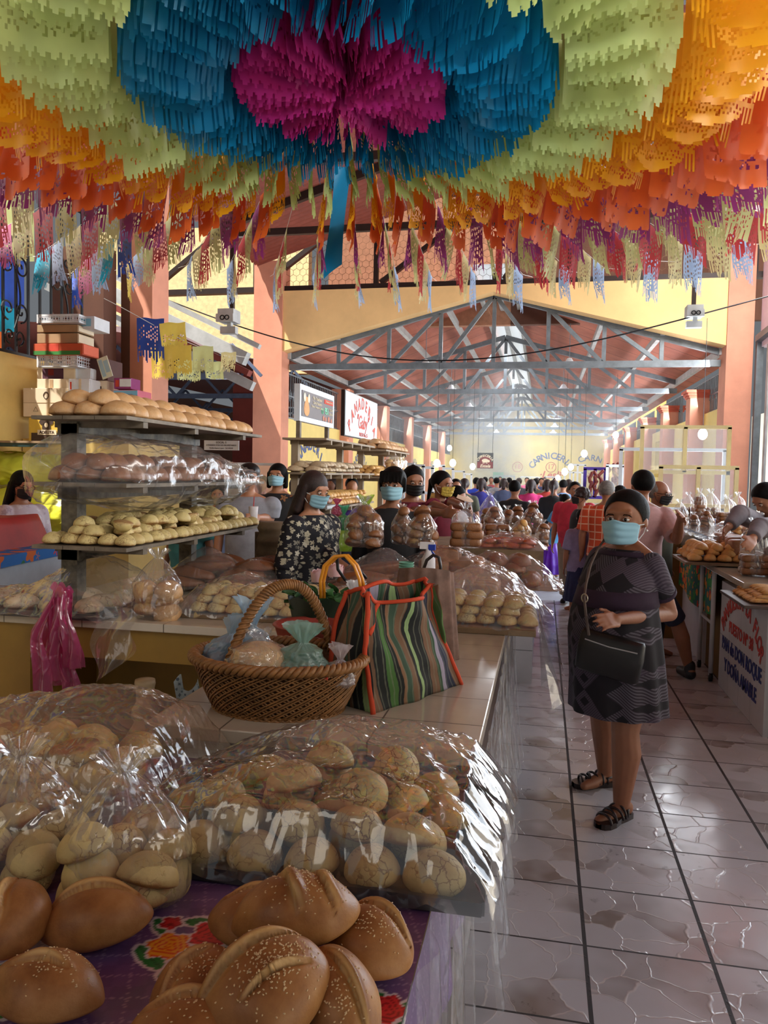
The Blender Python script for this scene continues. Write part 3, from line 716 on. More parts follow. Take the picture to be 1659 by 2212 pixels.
def roll(kind, loc, rot, label, group, s=1):
    nm, ms, pt, hh, ds = KIND[kind]
    o = link(ms[BR.randrange(len(ms))], nm, loc=loc, rot=rot); o.scale = (s,)*3
    if kind in ('yellow', 'pale') : pass
    return tag(o, label, 'bread', group)
def pile(kind, x0, x1, y0, y1, z, layers, where, group, flip=.12, tilt=.18, lab=None, s=1, zstep=None, jit=.08, skip=0, ax='x', rotz=None, sh=.5):
    nm, ms, pt, hh, ds = KIND[kind]; pt *= s; hh *= s; ds = lab or ds; lw = ['bottom', 'second', 'third', 'fourth', 'fifth']
    py = pt*(.9 if kind in ('yellow', 'yellows', 'gold', 'small') else .95)
    if kind == 'long': px_, py = .31*s, .125*s
    elif kind == 'brick': px_, py = .19*s, .105*s
    elif kind == 'finger': px_, py = .17*s, .045*s
    elif kind == 'pale': px_, py = .19*s, .135*s
    else: px_ = pt
    tops = []
    for L in range(layers):
        a = L*sh; nx = max(1, int((x1-x0)/px_+.3-a*1.0)); ny = max(1, int((y1-y0)/py+.3-a*1.0))
        for j in range(ny):
            for i in range(nx):
                if (L and BR.random() < skip) or (L == 0 and layers > 1 and 0 < i < nx-1 and 0 < j < ny-1): continue
                x = x0+(i+.5+a/1.0*.5*2*.5)*(x1-x0)/((x1-x0)/px_+.001 if (x1-x0) > px_ else 1); y = y0+(j+.5+a*.5)*py
                x = min(max(x, x0+px_*.3), x1); x += BR.uniform(-1, 1)*jit*pt; y += BR.uniform(-1, 1)*jit*pt
                zz = z+L*hh*(zstep or .86)+.002
                fl = L and BR.random() < flip
                r = (BR.uniform(-tilt, tilt)*(1 if L else .25), BR.uniform(-tilt, tilt)*(1 if L else .25)+(PI if fl else 0), BR.uniform(0, 6.28) if rotz is None else rotz+BR.uniform(-.15, .15))
                if fl: zz += hh*s
                roll(kind, (x, y, zz), r, f'{ds}, {lw[L]} layer, {ORD[j]} row back, {ORD[i]} from left, {where}', group, s); tops.append((x, y, zz+hh))
    return tops
def plastic(name, haze=.10, rough=.08, tint=(1, 1, 1), bumps=1.0, gl=1.0, sc=1):
    t = NT(name); v = t.coord()
    w1 = t.add('ShaderNodeTexNoise', {'Vector': v, 'Scale': 3.2*sc, 'Detail': 2.}).outputs[1]
    vw = t.add('ShaderNodeVectorMath', {0: v, 1: t.add('ShaderNodeVectorMath', {0: w1, 1: (.25, .25, .25)}, operation='MULTIPLY').outputs[0]}, operation='ADD').outputs[0]
    def rid(sx, sy, sz, k, rot=0):
        mp = t.add('ShaderNodeMapping', {'Vector': vw, 'Scale': (sx*sc, sy*sc, sz*sc), 'Rotation': (0, 0, rot)}).outputs[0]
        r = t.math('ABSOLUTE', t.math('SUBTRACT', t.noise(mp, 1.0, 1.5, .5), .5)); return t.math('MULTIPLY', t.math('SUBTRACT', 1.0, t.math('MINIMUM', t.math('MULTIPLY', r, 7.0), 1.0)), k)
    h = t.math('ADD', t.math('ADD', rid(16, 5, 5, .7, .5), rid(6, 17, 6, .6, .3)), t.math('ADD', rid(22, 10, 10, .12, 1.1), t.noise(vw, 5*sc, 2)))
    n = t.bump(h, .45*bumps, .012)
    lw = t.add('ShaderNodeLayerWeight', {'Blend': .35, 'Normal': n}).outputs[1]
    g = t.add('ShaderNodeBsdfGlossy', {0: (1, 1, 1, 1), 'Roughness': rough, 'Normal': n})
    tr = t.add('ShaderNodeBsdfTransparent', {0: (*[.97*x for x in tint], 1)})
    df = t.add('ShaderNodeBsdfTranslucent', {0: (*[.8*x for x in tint], 1), 'Normal': n}); dd = t.add('ShaderNodeBsdfDiffuse', {0: (*[.8*x for x in tint], 1), 'Normal': n})
    d2 = t.add('ShaderNodeMixShader', {0: .5, 1: df, 2: dd})
    a = t.add('ShaderNodeMixShader', {0: haze, 1: tr, 2: d2})
    f = t.ramp(lw, [(0, .10*gl), (.5, .20*gl), (.9, .62)])
    return t.fin(t.add('ShaderNodeMixShader', {0: f, 1: a, 2: g}))
M_film = plastic('clear_plastic_film', sc=.7); M_bag = plastic('clear_bag_film', .08, .1, bumps=1.0, sc=1.1); M_filmy = plastic('soft_plastic_film', .12, .12, gl=.55)
M_tray = plain('worn_dark_tray', (86, 84, 86), .35, .6, var=.25, scale=6); M_board = plain('worn_board', (142, 118, 90), .65, var=.2, scale=7)
M_gwood = plain('weathered_grey_wood', (120, 108, 92), .7, var=.25, scale=9); M_post = plain('chipped_painted_post', (108, 100, 86), .6, var=.4, scale=14)
def ridg(x, y, s, seed=0):
    return 1-abs(mnoise.noise(Vector((x*s+seed, y*s+seed*.7, seed)))*2)
def drape(name, x0, x1, y0, y1, z0, tops, seed, mat, label, cat='plastic film', clear=.012, over=.05, nu=70, nv=50, wing=None, skirt=.0, group=None, tent=.14):
    """a sheet of film lying over a pile: follows the tops, stretched like a tent, gathered to the tray rim"""
    T = np.array(tops) if len(tops) else np.array([((x0+x1)/2, (y0+y1)/2, z0+.05)])
    def fn(u, v):
        x = x0-over+(x1-x0+2*over)*u; y = y0-over+(y1-y0+2*over)*v
        d = np.hypot(T[:, 0]-x, T[:, 1]-y); z = float(np.max(T[:, 2]+clear-np.maximum(0, d-.03)**1.25*(.9/tent)*.16))
        e = min(u, 1-u, v, 1-v); edge = min(1, e/.09); z = max(z, z0+.012)
        z = z0-.004+(z-z0)*edge**.6 if edge < 1 else z
        cr = .010*(ridg(x, y, 7, seed)-.5)+.006*(ridg(x+y*.5, y, 17, seed+3)-.5)+.003*(ridg(x, y, 40, seed+5)-.5)
        z += cr*(.5+edge*.8); xx = x+.006*mnoise.noise(Vector((x*20, y*20, seed))); yy = y+.008*mnoise.noise(Vector((x*18, y*18, seed+9)))
        if e <= 0.001: z = z0-.01-skirt+.02*ridg(x, y, 9, seed)
        if wing: xx, yy, z = wing(u, v, xx, yy, z)
        return (xx, yy, z)
    o = MB().grid(fn, nu, nv).obj(name, mat, smooth=True); return tag(o, label, cat, group)
def tied_bag(loc, w, d, h, kind, n, seed, label, rolls_label, mat=None, s=1, pleats=14, neck=.12, flare=.09, stack=False, group='tied bags of bread', rot=0, nobread=False):
    """clear bag gathered in a knot at the top, bread rolls packed inside"""
    rr = random.Random(seed); x0, y0, z0 = loc; mb = MB(); N = 72; prof = []
    hb = h*(1-flare*1.0)
    for q in np.linspace(0, 1, 26):
        if q < .06: r = .80+3.0*q
        elif q < .5: r = .98-.05*(q-.06)
        elif q < .88: tt = (q-.5)/.38; r = .96*(1-tt)**.8+neck*(1-(1-tt)**.8)*1.0 if not stack else .96*(1-tt**2.6)+neck*tt**2.6
        else: tt = (q-.88)/.12; r = neck+tt*.28
        prof.append((q, max(r, neck*.9)))
    vs = []; ph = [rr.uniform(0, 6) for _ in range(6)]
    for q, r in prof:
        pl = max(0, (q-.35))*.16*(1 if q < .88 else 2.6)
        for k in range(N):
            t = 2*PI*k/N; f = 1+pl*math.sin(pleats*t+ph[0]+.8*math.sin(3*t+ph[1]))+.05*math.sin(3*t+ph[2])*(1-q)+.035*mnoise.noise(Vector((math.cos(t)*3, math.sin(t)*3, q*7+seed)))
            f += .03*(ridg(t*1.2, q*3, 2.2, seed)-.5)
            vs.append((x0+r*f*w/2*math.cos(t)+.12*w*(q-.5)*math.sin(ph[3])*(q > .5), y0+r*f*d/2*math.sin(t), z0+q*h+.02*h*math.sin(pleats*t*.5)*(q > .9)))
    fs = [(i*N+k, i*N+(k+1) % N, (i+1)*N+(k+1) % N, (i+1)*N+k) for i in range(len(prof)-1) for k in range(N)]
    fs.append(tuple(range(N))[::-1])
    o = mb.addv(vs, fs).obj('tied_plastic_bag', mat or M_bag, smooth=True); tag(o, label, 'bag', group)
    if nobread: return
    nm, ms, pt, hh, ds = KIND[kind]; pt *= s; hh *= s; z = z0+.006; cnt = 0; L = 0
    while cnt < n and z < z0+h*.78:
        q = (z-z0+hh*.5)/h; r = np.interp(q, [a for a, b in prof], [b for a, b in prof]); W, D = w*r*.92, d*r*.92
        if kind in ('brick', 'long'): nx = max(1, int(W/(.19*s)+.2)); ny = max(1, int(D/(.105*s)+.3))
        elif kind == 'bagb': nx = max(1, int(W/(.115*s)+.4)); ny = max(1, int(D/(.09*s)+.4))
        else: nx = max(1, int(W/pt+.35)); ny = max(1, int(D/pt+.35))
        for j in range(ny):
            for i in range(nx):
                if cnt >= n: break
                x = x0+((i+.5)/nx-.5)*W+.01*(L % 2); y = y0+((j+.5)/ny-.5)*D
                tl = 0.04 if stack else .5
                sh_ = label.replace('clear ', '').replace('tied ', ''); roll(kind, (x, y, z), (rr.uniform(-tl, tl), rr.uniform(-tl, tl), rr.uniform(0, .3) if kind in ('brick', 'long', 'bagb') else rr.uniform(0, 6)), f'{ds}, {ORD[cnt]} up, in {sh_}', 'rolls in the '+sh_, s); cnt += 1
        z += hh*(.95 if stack else .88); L += 1
# ---- left display rack: three board shelves on posts, standing on the back counter
t = thing('bread_rack', 'tall painted bread rack with three plank shelves of bread, at the left', 'rack', (-2.2, 4.2, .85))
def rel(mb, name, m, smooth=False):
    me = mb.mesh(name, m, smooth); me.transform(Matrix.Translation((2.2, -4.2, -.85))); return link(me, name, t)
for y in (3.5, 4.8): rel(MB().box((-2.40, y, .85), (-2.31, y+.08, 1.83)), 'post', M_post)
SH = [(1.80, 3.35, 5.15), (1.475, 3.35, 5.2), (1.165, 3.35, 5.15)]
for z, a, b in SH:
    mb = MB()
    for i in range(3): mb.box((-2.46+.172*i, a, z), (-2.46+.172*i+.168, b, z+.018))
    rel(mb, 'shelf_board', M_gwood)
    for y in (3.52, 4.1, 4.82): rel(MB().box((-2.45, y, z-.03), (-1.955, y+.045, z)), 'shelf_bracket', M_gwood)
    rel(MB().box((-2.42, 3.5, z-.07), (-2.30, 4.9, z-.012)), 'shelf_rail', M_post)
pile('topbrown', -2.44, -1.98, 3.42, 5.1, 1.818, 2, 'top of left rack', 'tan loaves on the top rack shelf', skip=.25, flip=0)
pile('yellow', -2.45, -1.96, 3.38, 5.12, 1.183, 3, 'lowest shelf of left rack', 'crackled buns on the lowest rack shelf', skip=.45, flip=.15, s=.94)
tp = pile('dark', -2.42, -1.99, 3.40, 4.9, 1.493, 2, 'left rack middle shelf', 'wrapped rolls on the middle rack shelf', skip=.1, flip=0, tilt=.3)
def sleeve(name, x0, x1, y0, y1, z0, z1, seed, mat, label, r=.5):
    """a big clear bag pulled lengthwise over a shelf"""
    def fn(u, v):
        a = 2*PI*u; q = v; e = math.sin(PI*min(1, max(0, (q*1.08))))**.35 if q < .93 else max(.18, .62-(q-.93)*6)
        cx, cz = (x0+x1)/2, (z0+z1)/2; hx, hz = (x1-x0)/2, (z1-z0)/2
        ee = min(1, q/.10)**.5; taper = 1 if q < .55 else 1-.62*((q-.55)/.45)
        y = y0+(y1-y0)*q
        c_, s_ = math.cos(a), math.sin(a); x = cx+hx*math.copysign(abs(c_)**.7, c_)*ee; z = cz+hz*math.copysign(abs(s_)**.8, s_)*ee*(taper if s_ > 0 else .6+.4*taper)-hz*(1-taper)*.35
        n = .014*(ridg(y*2.2, a*.5, 3.2, seed)-.5)+.012*mnoise.noise(Vector((y*7, a*2, seed)))+.006*(ridg(y*5, a, 4, seed+4)-.5)
        return (x+n*c_*2, y, z+n*2*s_+(.03*math.sin(y*8+a) if s_ < -.3 else 0))
    o = MB().grid(fn, 60, 80).obj(name, mat, smooth=True); return tag(o, label, 'bag')
sleeve('shelf_plastic_bag', -2.55, -1.90, 3.24, 5.0, 1.37, 1.72, 5, plastic('dull_bag_film', .10, .16, bumps=.8, gl=.45, sc=.7), 'big clear bag pulled over the middle shelf of the left rack')
# ---- back counter, left part
t = thing('metal_tray', 'dark metal tray of floury loaves overhanging the back counter at far left', 'tray', (-2.45, 3.5, .85))
MB().box((-.42, -.28, 0), (.45, .22, .012)).box((-.42, -.28, .012), (.45, -.268, .03)).box((-.42, .208, .012), (.45, .22, .03)).box((-.42, -.28, .012), (-.408, .22, .03)).box((.438, -.28, .012), (.45, .22, .03)).obj('tray_body', M_tray, t)
tp = pile('pale', -2.80, -2.08, 3.26, 3.66, .864, 2, 'dark tray at far left', 'floury loaves on the dark tray', skip=.3, tilt=.3)
drape('plastic_sheet', -2.86, -2.0, 3.2, 3.72, .87, tp+[(-2.25, 3.6, 1.10)], 3, M_film, 'clear plastic sheet crumpled over the dark tray of floury loaves', tent=.2)
tied_bag((-1.80, 3.38, .852), .25, .20, .33, 'brown', 6, 21, 'tied clear bag alone on the back counter edge', 'brown roll inside the lone tied bag on the back counter edge', s=.85)
t = thing('bun_board', 'wooden board of crackled buns on the back counter behind the basket', 'board', (-1.2, 3.62, .85)); bevel(MB().box((-.5, -.2, 0), (.42, .22, .02)).obj('board_body', M_board, t))
tp = pile('yellow', -1.68, -.82, 3.44, 3.82, .872, 3, 'board behind the basket', 'crackled buns on the board behind the basket', flip=.05, s=.86, skip=.1, jit=.04)
drape('plastic_sheet', -1.70, -.80, 3.42, 3.84, .875, tp, 8, M_film, 'clear film over the board of crackled buns behind the basket', tent=.22)
tp = pile('long', -2.3, -1.35, 4.25, 4.75, .85, 3, 'heap behind left buns', 'long loaves piled behind the bun board', skip=.2, tilt=.1, rotz=.1)
drape('plastic_sheet', -2.35, -1.3, 4.2, 4.8, .86, tp, 9, M_filmy, 'clear film over the heap of long dark loaves left of the floral blouse woman')
# tray with crackled buns overhanging the aisle
t = thing('bun_board', 'wooden board of crackled buns jutting over the aisle beside the striped bag', 'board', (-.45, 3.62, .85)); bevel(MB().box((-.42, -.16, 0), (.44, .30, .028)).obj('board_body', M_board, t))
tp = pile('yellow', -.84, -.02, 3.50, 3.86, .88, 3, 'board over the aisle', 'crackled buns on the board jutting over the aisle', flip=.02, s=.86, skip=.02, jit=.05, sh=.35)
def wing1(u, v, x, y, z):
    if u > .93 and v < .6: k_ = (u-.93)/.07; z -= .34*k_*(1-v*.5); x += .05*k_*math.sin(v*14)
    return x, y, z
drape('plastic_sheet', -.86, .02, 3.46, 3.92, .885, tp+[(-.3, 3.85, 1.1)], 12, M_film, 'clear film over the board of crackled buns jutting over the aisle', wing=wing1, tent=.2, nu=90)
# brick loaves and rounds behind it, film over each
tp = pile('brick', -.80, -.22, 4.35, 4.75, .852, 4, 'behind the jutting board', 'square-sided loaves in the heap behind the jutting board', skip=0, tilt=.05, rotz=0, jit=.03)
drape('plastic_sheet', -.86, -.14, 4.28, 4.86, .86, tp, 14, M_film, 'clear film tented over stacked square-sided loaves at the aisle corner', tent=.25, over=.08)
tp = pile('dark', -.55, .02, 4.95, 5.3, .852, 3, 'aisle corner board', 'dark rolls in the heap overhanging the aisle', skip=.1, tilt=.3)
drape('plastic_sheet', -.6, .08, 4.9, 5.36, .86, tp, 15, M_film, 'clear film over the dark rolls overhanging the aisle', over=.07)
t = thing('bun_board', 'dark board under the rolls overhanging the aisle', 'board', (-.25, 5.1, .85)); MB().box((-.36, -.2, -.002), (.36, .25, .002)).obj('board_body', M_board, t)
tp = pile('long', -1.25, -.55, 3.95, 4.5, .852, 4, 'heap behind pink roses', 'long loaves heaped before the black-shirted person', skip=.1, tilt=.12, rotz=.25)
drape('plastic_sheet', -1.3, -.5, 3.9, 4.56, .86, tp, 16, M_filmy, 'crumpled clear film over long loaves behind the pink roses')
# riser with the far bags
t = thing('bread_riser', 'low wooden riser lifting the far bags of bread beside the aisle', 'riser', (-.5, 6.6, .85))
MB().box((-.55, -1.2, -.02), (.52, 1.4, .2)).obj('riser_box', M_board, t); MB().box((-.5, -.75, -.85), (.46, 1.3, -.02)).obj('riser_base', M_stile, t)
def bagpx(cx, yb, wpx, hpx, Y, kind, n, seed, desc, stack=False, s=1, zmin=None, **k):
    p = P(cx, yb, Y=Y); w = wpx*Y/1660*1.03; h = hpx*Y/1660*1.03; z = p.z if zmin is None else zmin
    tied_bag((p.x, p.y, z), w, w*.8, h, kind, n, seed, desc, KIND[kind][4]+' packed inside the '+desc.replace('clear ', ''), stack=stack, s=s, **k)
bagpx(786, 1180, 88, 108, 4.3, 'bagr', 22, 31, 'tall clear bag in front of the black-shirted person')
bagpx(868, 1175, 50, 84, 4.55, 'bagr', 12, 32, 'narrow clear bag left of its taller neighbour', s=.8)
bagpx(911, 1182, 68, 88, 4.3, 'bagr', 16, 33, 'clear bag of small rolls behind the bag handles')
bagpx(1006, 1182, 64, 92, 4.5, 'bagb', 12, 34, 'square clear bag with fine pleats at top', stack=True, s=.85)
bagpx(1060, 1128, 50, 76, 7.6, 'bagr', 16, 35, 'tallest clear bag at the back of the riser', zmin=1.05)
bagpx(1068, 1140, 46, 66, 6.9, 'bagr', 14, 36, 'clear bag leaning before the tallest one', zmin=1.05)
bagpx(1096, 1128, 38, 50, 7.4, 'bagr', 9, 37, 'small clear bag in mid riser', zmin=1.05)
bagpx(1118, 1125, 34, 56, 7.2, 'bagr', 9, 38, 'slim clear bag right of mid riser', zmin=1.05)
bagpx(1148, 1135, 44, 68, 7.0, 'bagr', 14, 39, 'clear bag with bright folds at the aisle end of the riser', zmin=1.05)
bagpx(1074, 1152, 60, 46, 6.0, 'bagb', 12, 40, 'low clear bag of square loaves on the riser front', stack=True, s=.8, zmin=1.05)
bagpx(1125, 1156, 44, 58, 5.9, 'gold', 12, 41, 'cone-shaped clear bag of golden buns on the riser', zmin=1.05, s=.8)
bagpx(1171, 1172, 30, 50, 6.0, 'bagr', 6, 42, 'round clear bag at the riser corner over the aisle', zmin=1.05, s=.8)
tp = pile('red', -.42, .0, 5.45, 5.75, 1.052, 2, 'riser front corner', 'glossy rolls on the riser front', skip=.1)
drape('plastic_sheet', -.6, .02, 5.42, 5.8, 1.052, tp, 18, M_film, 'clear film over the glossy red-brown rolls on the riser', over=.03)
pile('small', -.9, -.62, 5.2, 5.5, .82, 2, 'behind pleated square bag', 'small rolls behind the pleated square bag')
# ---- foreground table ------------------------------------------------------------
def mat_attr(name, rough=.35, coat=0):
    t = NT(name); a = t.add('ShaderNodeAttribute', attribute_name='paint'); v = t.coord()
    return t.fin(t.bsdf(a.outputs[0], rough, 0, t.bump(t.noise(v, 90, 3), .08, .001), Coat_Weight=coat, Coat_Roughness=.12))
def paint(me, fn):
    a = me.color_attributes.new('paint', 'FLOAT_COLOR', 'POINT'); co = np.empty(len(me.vertices)*3); me.vertices.foreach_get('co', co); co = co.reshape(-1, 3)
    c = fn(co); a.data.foreach_set('color', np.concatenate([c, np.ones((len(c), 1))], 1).ravel())
def flower_print(x, y, z=None):
    base = np.tile(np.array(lin((116, 86, 138))), (len(x), 1)); pale = np.array(lin((164, 138, 176)))
    u = (x*.92+y*.38); v = (-x*.30+y*.95); p = .052
    du = np.abs((u/p) % 1-.5)*p; dv = np.abs((v/p) % 1-.5)*p
    lat = ((du > p*.5-.0016) & (((v*170) % 1) < .6)) | ((dv > p*.5-.0016) & (((u*170) % 1) < .6))
    base[lat] = pale
    chk = (((u/p+.5).astype(int)+(v/p+.5).astype(int)) % 2) == 0; base[chk & ~lat] *= .86
    def blob(cx, cy, r, col, lobes=0, amp=.18, rot=0, ring=None):
        a = np.arctan2(y-cy, x-cx); d = np.hypot(x-cx, y-cy); rr = r*(1+amp*np.cos(lobes*(a+rot))) if lobes else r
        m = d < rr; base[m] = np.array(lin(col)); 
        if ring: k = m & (((d/r*3.2+.35*np.sin(a*3)) % 1) < .3); base[k] = np.array(lin(ring))
    def leaf(cx, cy, l, w, ang, col=(40, 130, 60)):
        c, s = math.cos(ang), math.sin(ang); a = (x-cx)*c+(y-cy)*s; b = -(x-cx)*s+(y-cy)*c
        base[(a/(l+.006))**2+(b/(w+.006))**2 < 1] = np.array(lin((226, 216, 220)))
        m = (a/l)**2+(b/w)**2 < 1; base[m] = np.array(lin(col)); base[m & (np.abs(b) < w*.1)] = np.array(lin((24, 84, 40)))
    for (gx, gy, sc_) in ((-.565, 1.165, 1), (-.235, 1.06, .8), (-.80, .98, 1), (-1.25, 1.35, 1), (-.52, .80, .9), (-.72, 1.30, .55), (-1.1, 1.0, 1)):
        for dx, dy, l, w, an in ((.05, -.03, .035, .014, .4), (-.04, -.05, .04, .016, -.6), (.02, -.065, .036, .015, .9), (.075, .03, .03, .012, 1.6), (-.06, .03, .03, .012, 2.4), (.0, .06, .03, .013, .2), (.09, -.01, .028, .011, -.3)):
            leaf(gx+dx*sc_, gy+dy*sc_, l*sc_, w*sc_, an)
        for dx, dy, r, c1, c2, lb in ((.035, .03, .038, (222, 44, 54), (150, 16, 30), 5), (-.025, -.015, .034, (246, 170, 30), (226, 60, 20), 6), (-.05, .045, .018, (214, 40, 50), (150, 16, 30), 5)):
            blob(gx+dx*sc_, gy+dy*sc_, (r+.004)*sc_, (232, 222, 224), lb, .14); blob(gx+dx*sc_, gy+dy*sc_, r*sc_, c1, lb, .14, 0, c2)
    return base
t = thing('market_table', 'foreground bread table covered by a purple flowered oilcloth', 'table', (-.9, 1.2, 0))
MB().box((-.85, -.9, .72), (.70, .72, .77)).obj('table_top', M_board, t)
for sx, sy in ((-.8, -.85), (.62, -.85), (-.8, .62), (.62, .62)): MB().box((sx, sy, 0), (sx+.06, sy+.06, .72)).obj('leg', M_board, t)
X0, X1, YA, YB = -1.78, -.178, .32, 1.935
mb = MB().grid(lambda u, v: (X0+(X1-X0)*u, YA+(YB-YA)*v, .7745+.0012*mnoise.noise(Vector((u*20, v*20, 0)))), 420, 420)
def skirt(u, v): 
    y = YA+(YB-YA)*u; return (X1+.001+.006*math.sin(v*1.5)+.012*v*math.sin(y*22)+.01*v, y, .7745-.004-.24*v)
mb.grid(skirt, 400, 60)
me = mb.mesh('oilcloth', mat_attr('purple_flowered_oilcloth', .3, .4), True)
paint(me, lambda co: flower_print(np.where(co[:, 2] < .768, co[:, 0]+(.7745-co[:, 2]), co[:, 0]), co[:, 1]))
tag(link(me, 'oilcloth'), 'purple lattice oilcloth with red and yellow flowers on the foreground table', 'tablecloth')
def cover(u, v):
    y = .35+1.55*u; return (X1+.018+.02*math.sin(y*17)*v+.014*math.sin(y*41+1)+.02*v, y, .776-.62*v)
tag(MB().grid(cover, 90, 12).obj('plastic_cover', M_filmy, smooth=True), 'clear plastic cover hanging from the aisle edge of the foreground table', 'plastic cover')
# black-rimmed tray with crackled buns under film
t = thing('baking_tray', 'dark baking tray of crackled buns on the foreground table', 'tray', (-.47, 1.60, .778))
q = MB().box((-.40, -.25, 0), (.385, .27, .006))
for a, b in (((-.40, -.25), (.385, -.25)), ((.385, -.25), (.385, .27)), ((.385, .27), (-.40, .27)), ((-.40, .27), (-.40, -.25))): q.bar((a[0], a[1], .014), (b[0], b[1], .014), .01, .026)
q.obj('tray_body', M_tray, t)
tp = []
TR = [(-.80, 1.47), (-.66, 1.43), (-.54, 1.41), (-.42, 1.41), (-.30, 1.41), (-.18, 1.42), (-.76, 1.60), (-.60, 1.53), (-.48, 1.53), (-.36, 1.53), (-.23, 1.54), (-.70, 1.73), (-.56, 1.66), (-.44, 1.65), (-.31, 1.66), (-.19, 1.67), (-.5, 1.78), (-.36, 1.79), (-.23, 1.80)]
for i, (x, y) in enumerate(TR): roll('yellow', (x, y, .786), (BR.uniform(-.15, .15), BR.uniform(-.1, .1), BR.uniform(0, 6)), f'crackled bun on the film-covered foreground tray, bottom layer, {ORD[i]} from the near left', 'buns on the foreground tray', 1.04); tp.append((x, y, .84))
for i, (x, y, z) in enumerate([(-.60, 1.47, .832), (-.47, 1.47, .833), (-.35, 1.475, .832), (-.24, 1.47, .83), (-.68, 1.56, .83), (-.53, 1.60, .834), (-.40, 1.60, .836), (-.27, 1.61, .832), (-.62, 1.70, .83), (-.48, 1.73, .834), (-.33, 1.74, .832)]):
    roll('yellow', (x, y, z), (BR.uniform(-.4, .4), BR.uniform(-.3, .3), BR.uniform(0, 6)), f'crackled bun on the film-covered foreground tray, middle layer, {ORD[i]} from the near left', 'buns on the foreground tray', 1.02); tp.append((x, y, z+.055))
for i, (x, y, z) in enumerate([(-.50, 1.545, .885), (-.36, 1.55, .883), (-.46, 1.67, .888), (-.31, 1.69, .884)]):
    roll('yellow', (x, y, z), (BR.uniform(-.5, .5), BR.uniform(-.3, .3), BR.uniform(0, 6)), f'crackled bun heaped on top of the foreground tray, {ORD[i]} from the near left', 'buns on the foreground tray', 1.0); tp.append((x, y, z+.055))
def wing2(u, v, x, y, z):
    if u > .90: k_ = (u-.90)/.10; x += .03*k_*v; z += .02*k_*math.sin(PI*v)
    return x, y, z
drape('plastic_sheet', -.86, -.075, 1.35, 1.88, .786, tp+[(-.42, 1.7, .965), (-.30, 1.74, .955)], 22, plastic('glossy_crinkled_film', .07, .07, bumps=1.0, gl=1.3, sc=.5), 'large clear film tented over the foreground tray of crackled buns', nu=150, nv=110, tent=.30, over=.012, wing=wing2, clear=.02)
# tied bags at the left of the table
def bagat(x, y, z, w, h, kind, n, seed, desc, **k): tied_bag((x, y, z), w, w*.85, h, kind, n, seed, desc, 'crackled bun inside the '+desc.replace('clear ', ''), **k)
bagat(-.735, 1.27, .777, .235, .265, 'yellow', 9, 51, 'clear tied bag of crackled buns beside the foreground tray', s=.93, pleats=18)
bagat(-.985, 1.30, .777, .25, .26, 'yellow', 9, 52, 'clear tied bag of crackled buns cut by the photo edge', s=.93, pleats=16)
tp = pile('yellow', -1.62, -.92, 1.52, 1.86, .776, 3, 'behind the two tied bags', 'buns heaped behind the two tied bags', s=1.0)
drape('plastic_sheet', -1.7, -.86, 1.48, 1.92, .778, tp+[(-1.1, 1.75, .99)], 25, plastic('amber_tinged_film', .16, .1, (1, .93, .84)), 'wide crumpled clear film over the buns behind the two tied bags', nu=110, nv=70, tent=.3)
# big scored loaves ----------------------------------------------------------------
def mat_loaf():
    t = NT('sesame_loaf_crust'); v = t.coord(); a = t.add('ShaderNodeAttribute', attribute_name='paint').outputs[0]; s = t.add('ShaderNodeSeparateXYZ', {0: a})
    oi = t.add('ShaderNodeObjectInfo').outputs['Random']
    n = t.noise(v, 14, 5, .6); base = t.ramp(n, [(.3, lin((126, 82, 44))), (.52, lin((170, 120, 68))), (.75, lin((196, 150, 94)))])
    base = t.mix(t.math('MULTIPLY', s.outputs[1], .8), base, lin((118, 72, 38)))
    base = t.mix(s.outputs[0], base, lin((232, 196, 128)))
    base = t.mix(t.math('MULTIPLY', oi, .35), base, lin((146, 96, 52)))
    return t.fin(t.bsdf(base, .42, 0, t.bump(t.math('ADD', t.noise(v, 240, 3), t.math('MULTIPLY', t.noise(v, 40, 3), .8)), .22, .002), Specular_IOR_Level=.35))
M_loaf = mat_loaf(); M_ses = plain('sesame_seed', (226, 200, 152), .5)
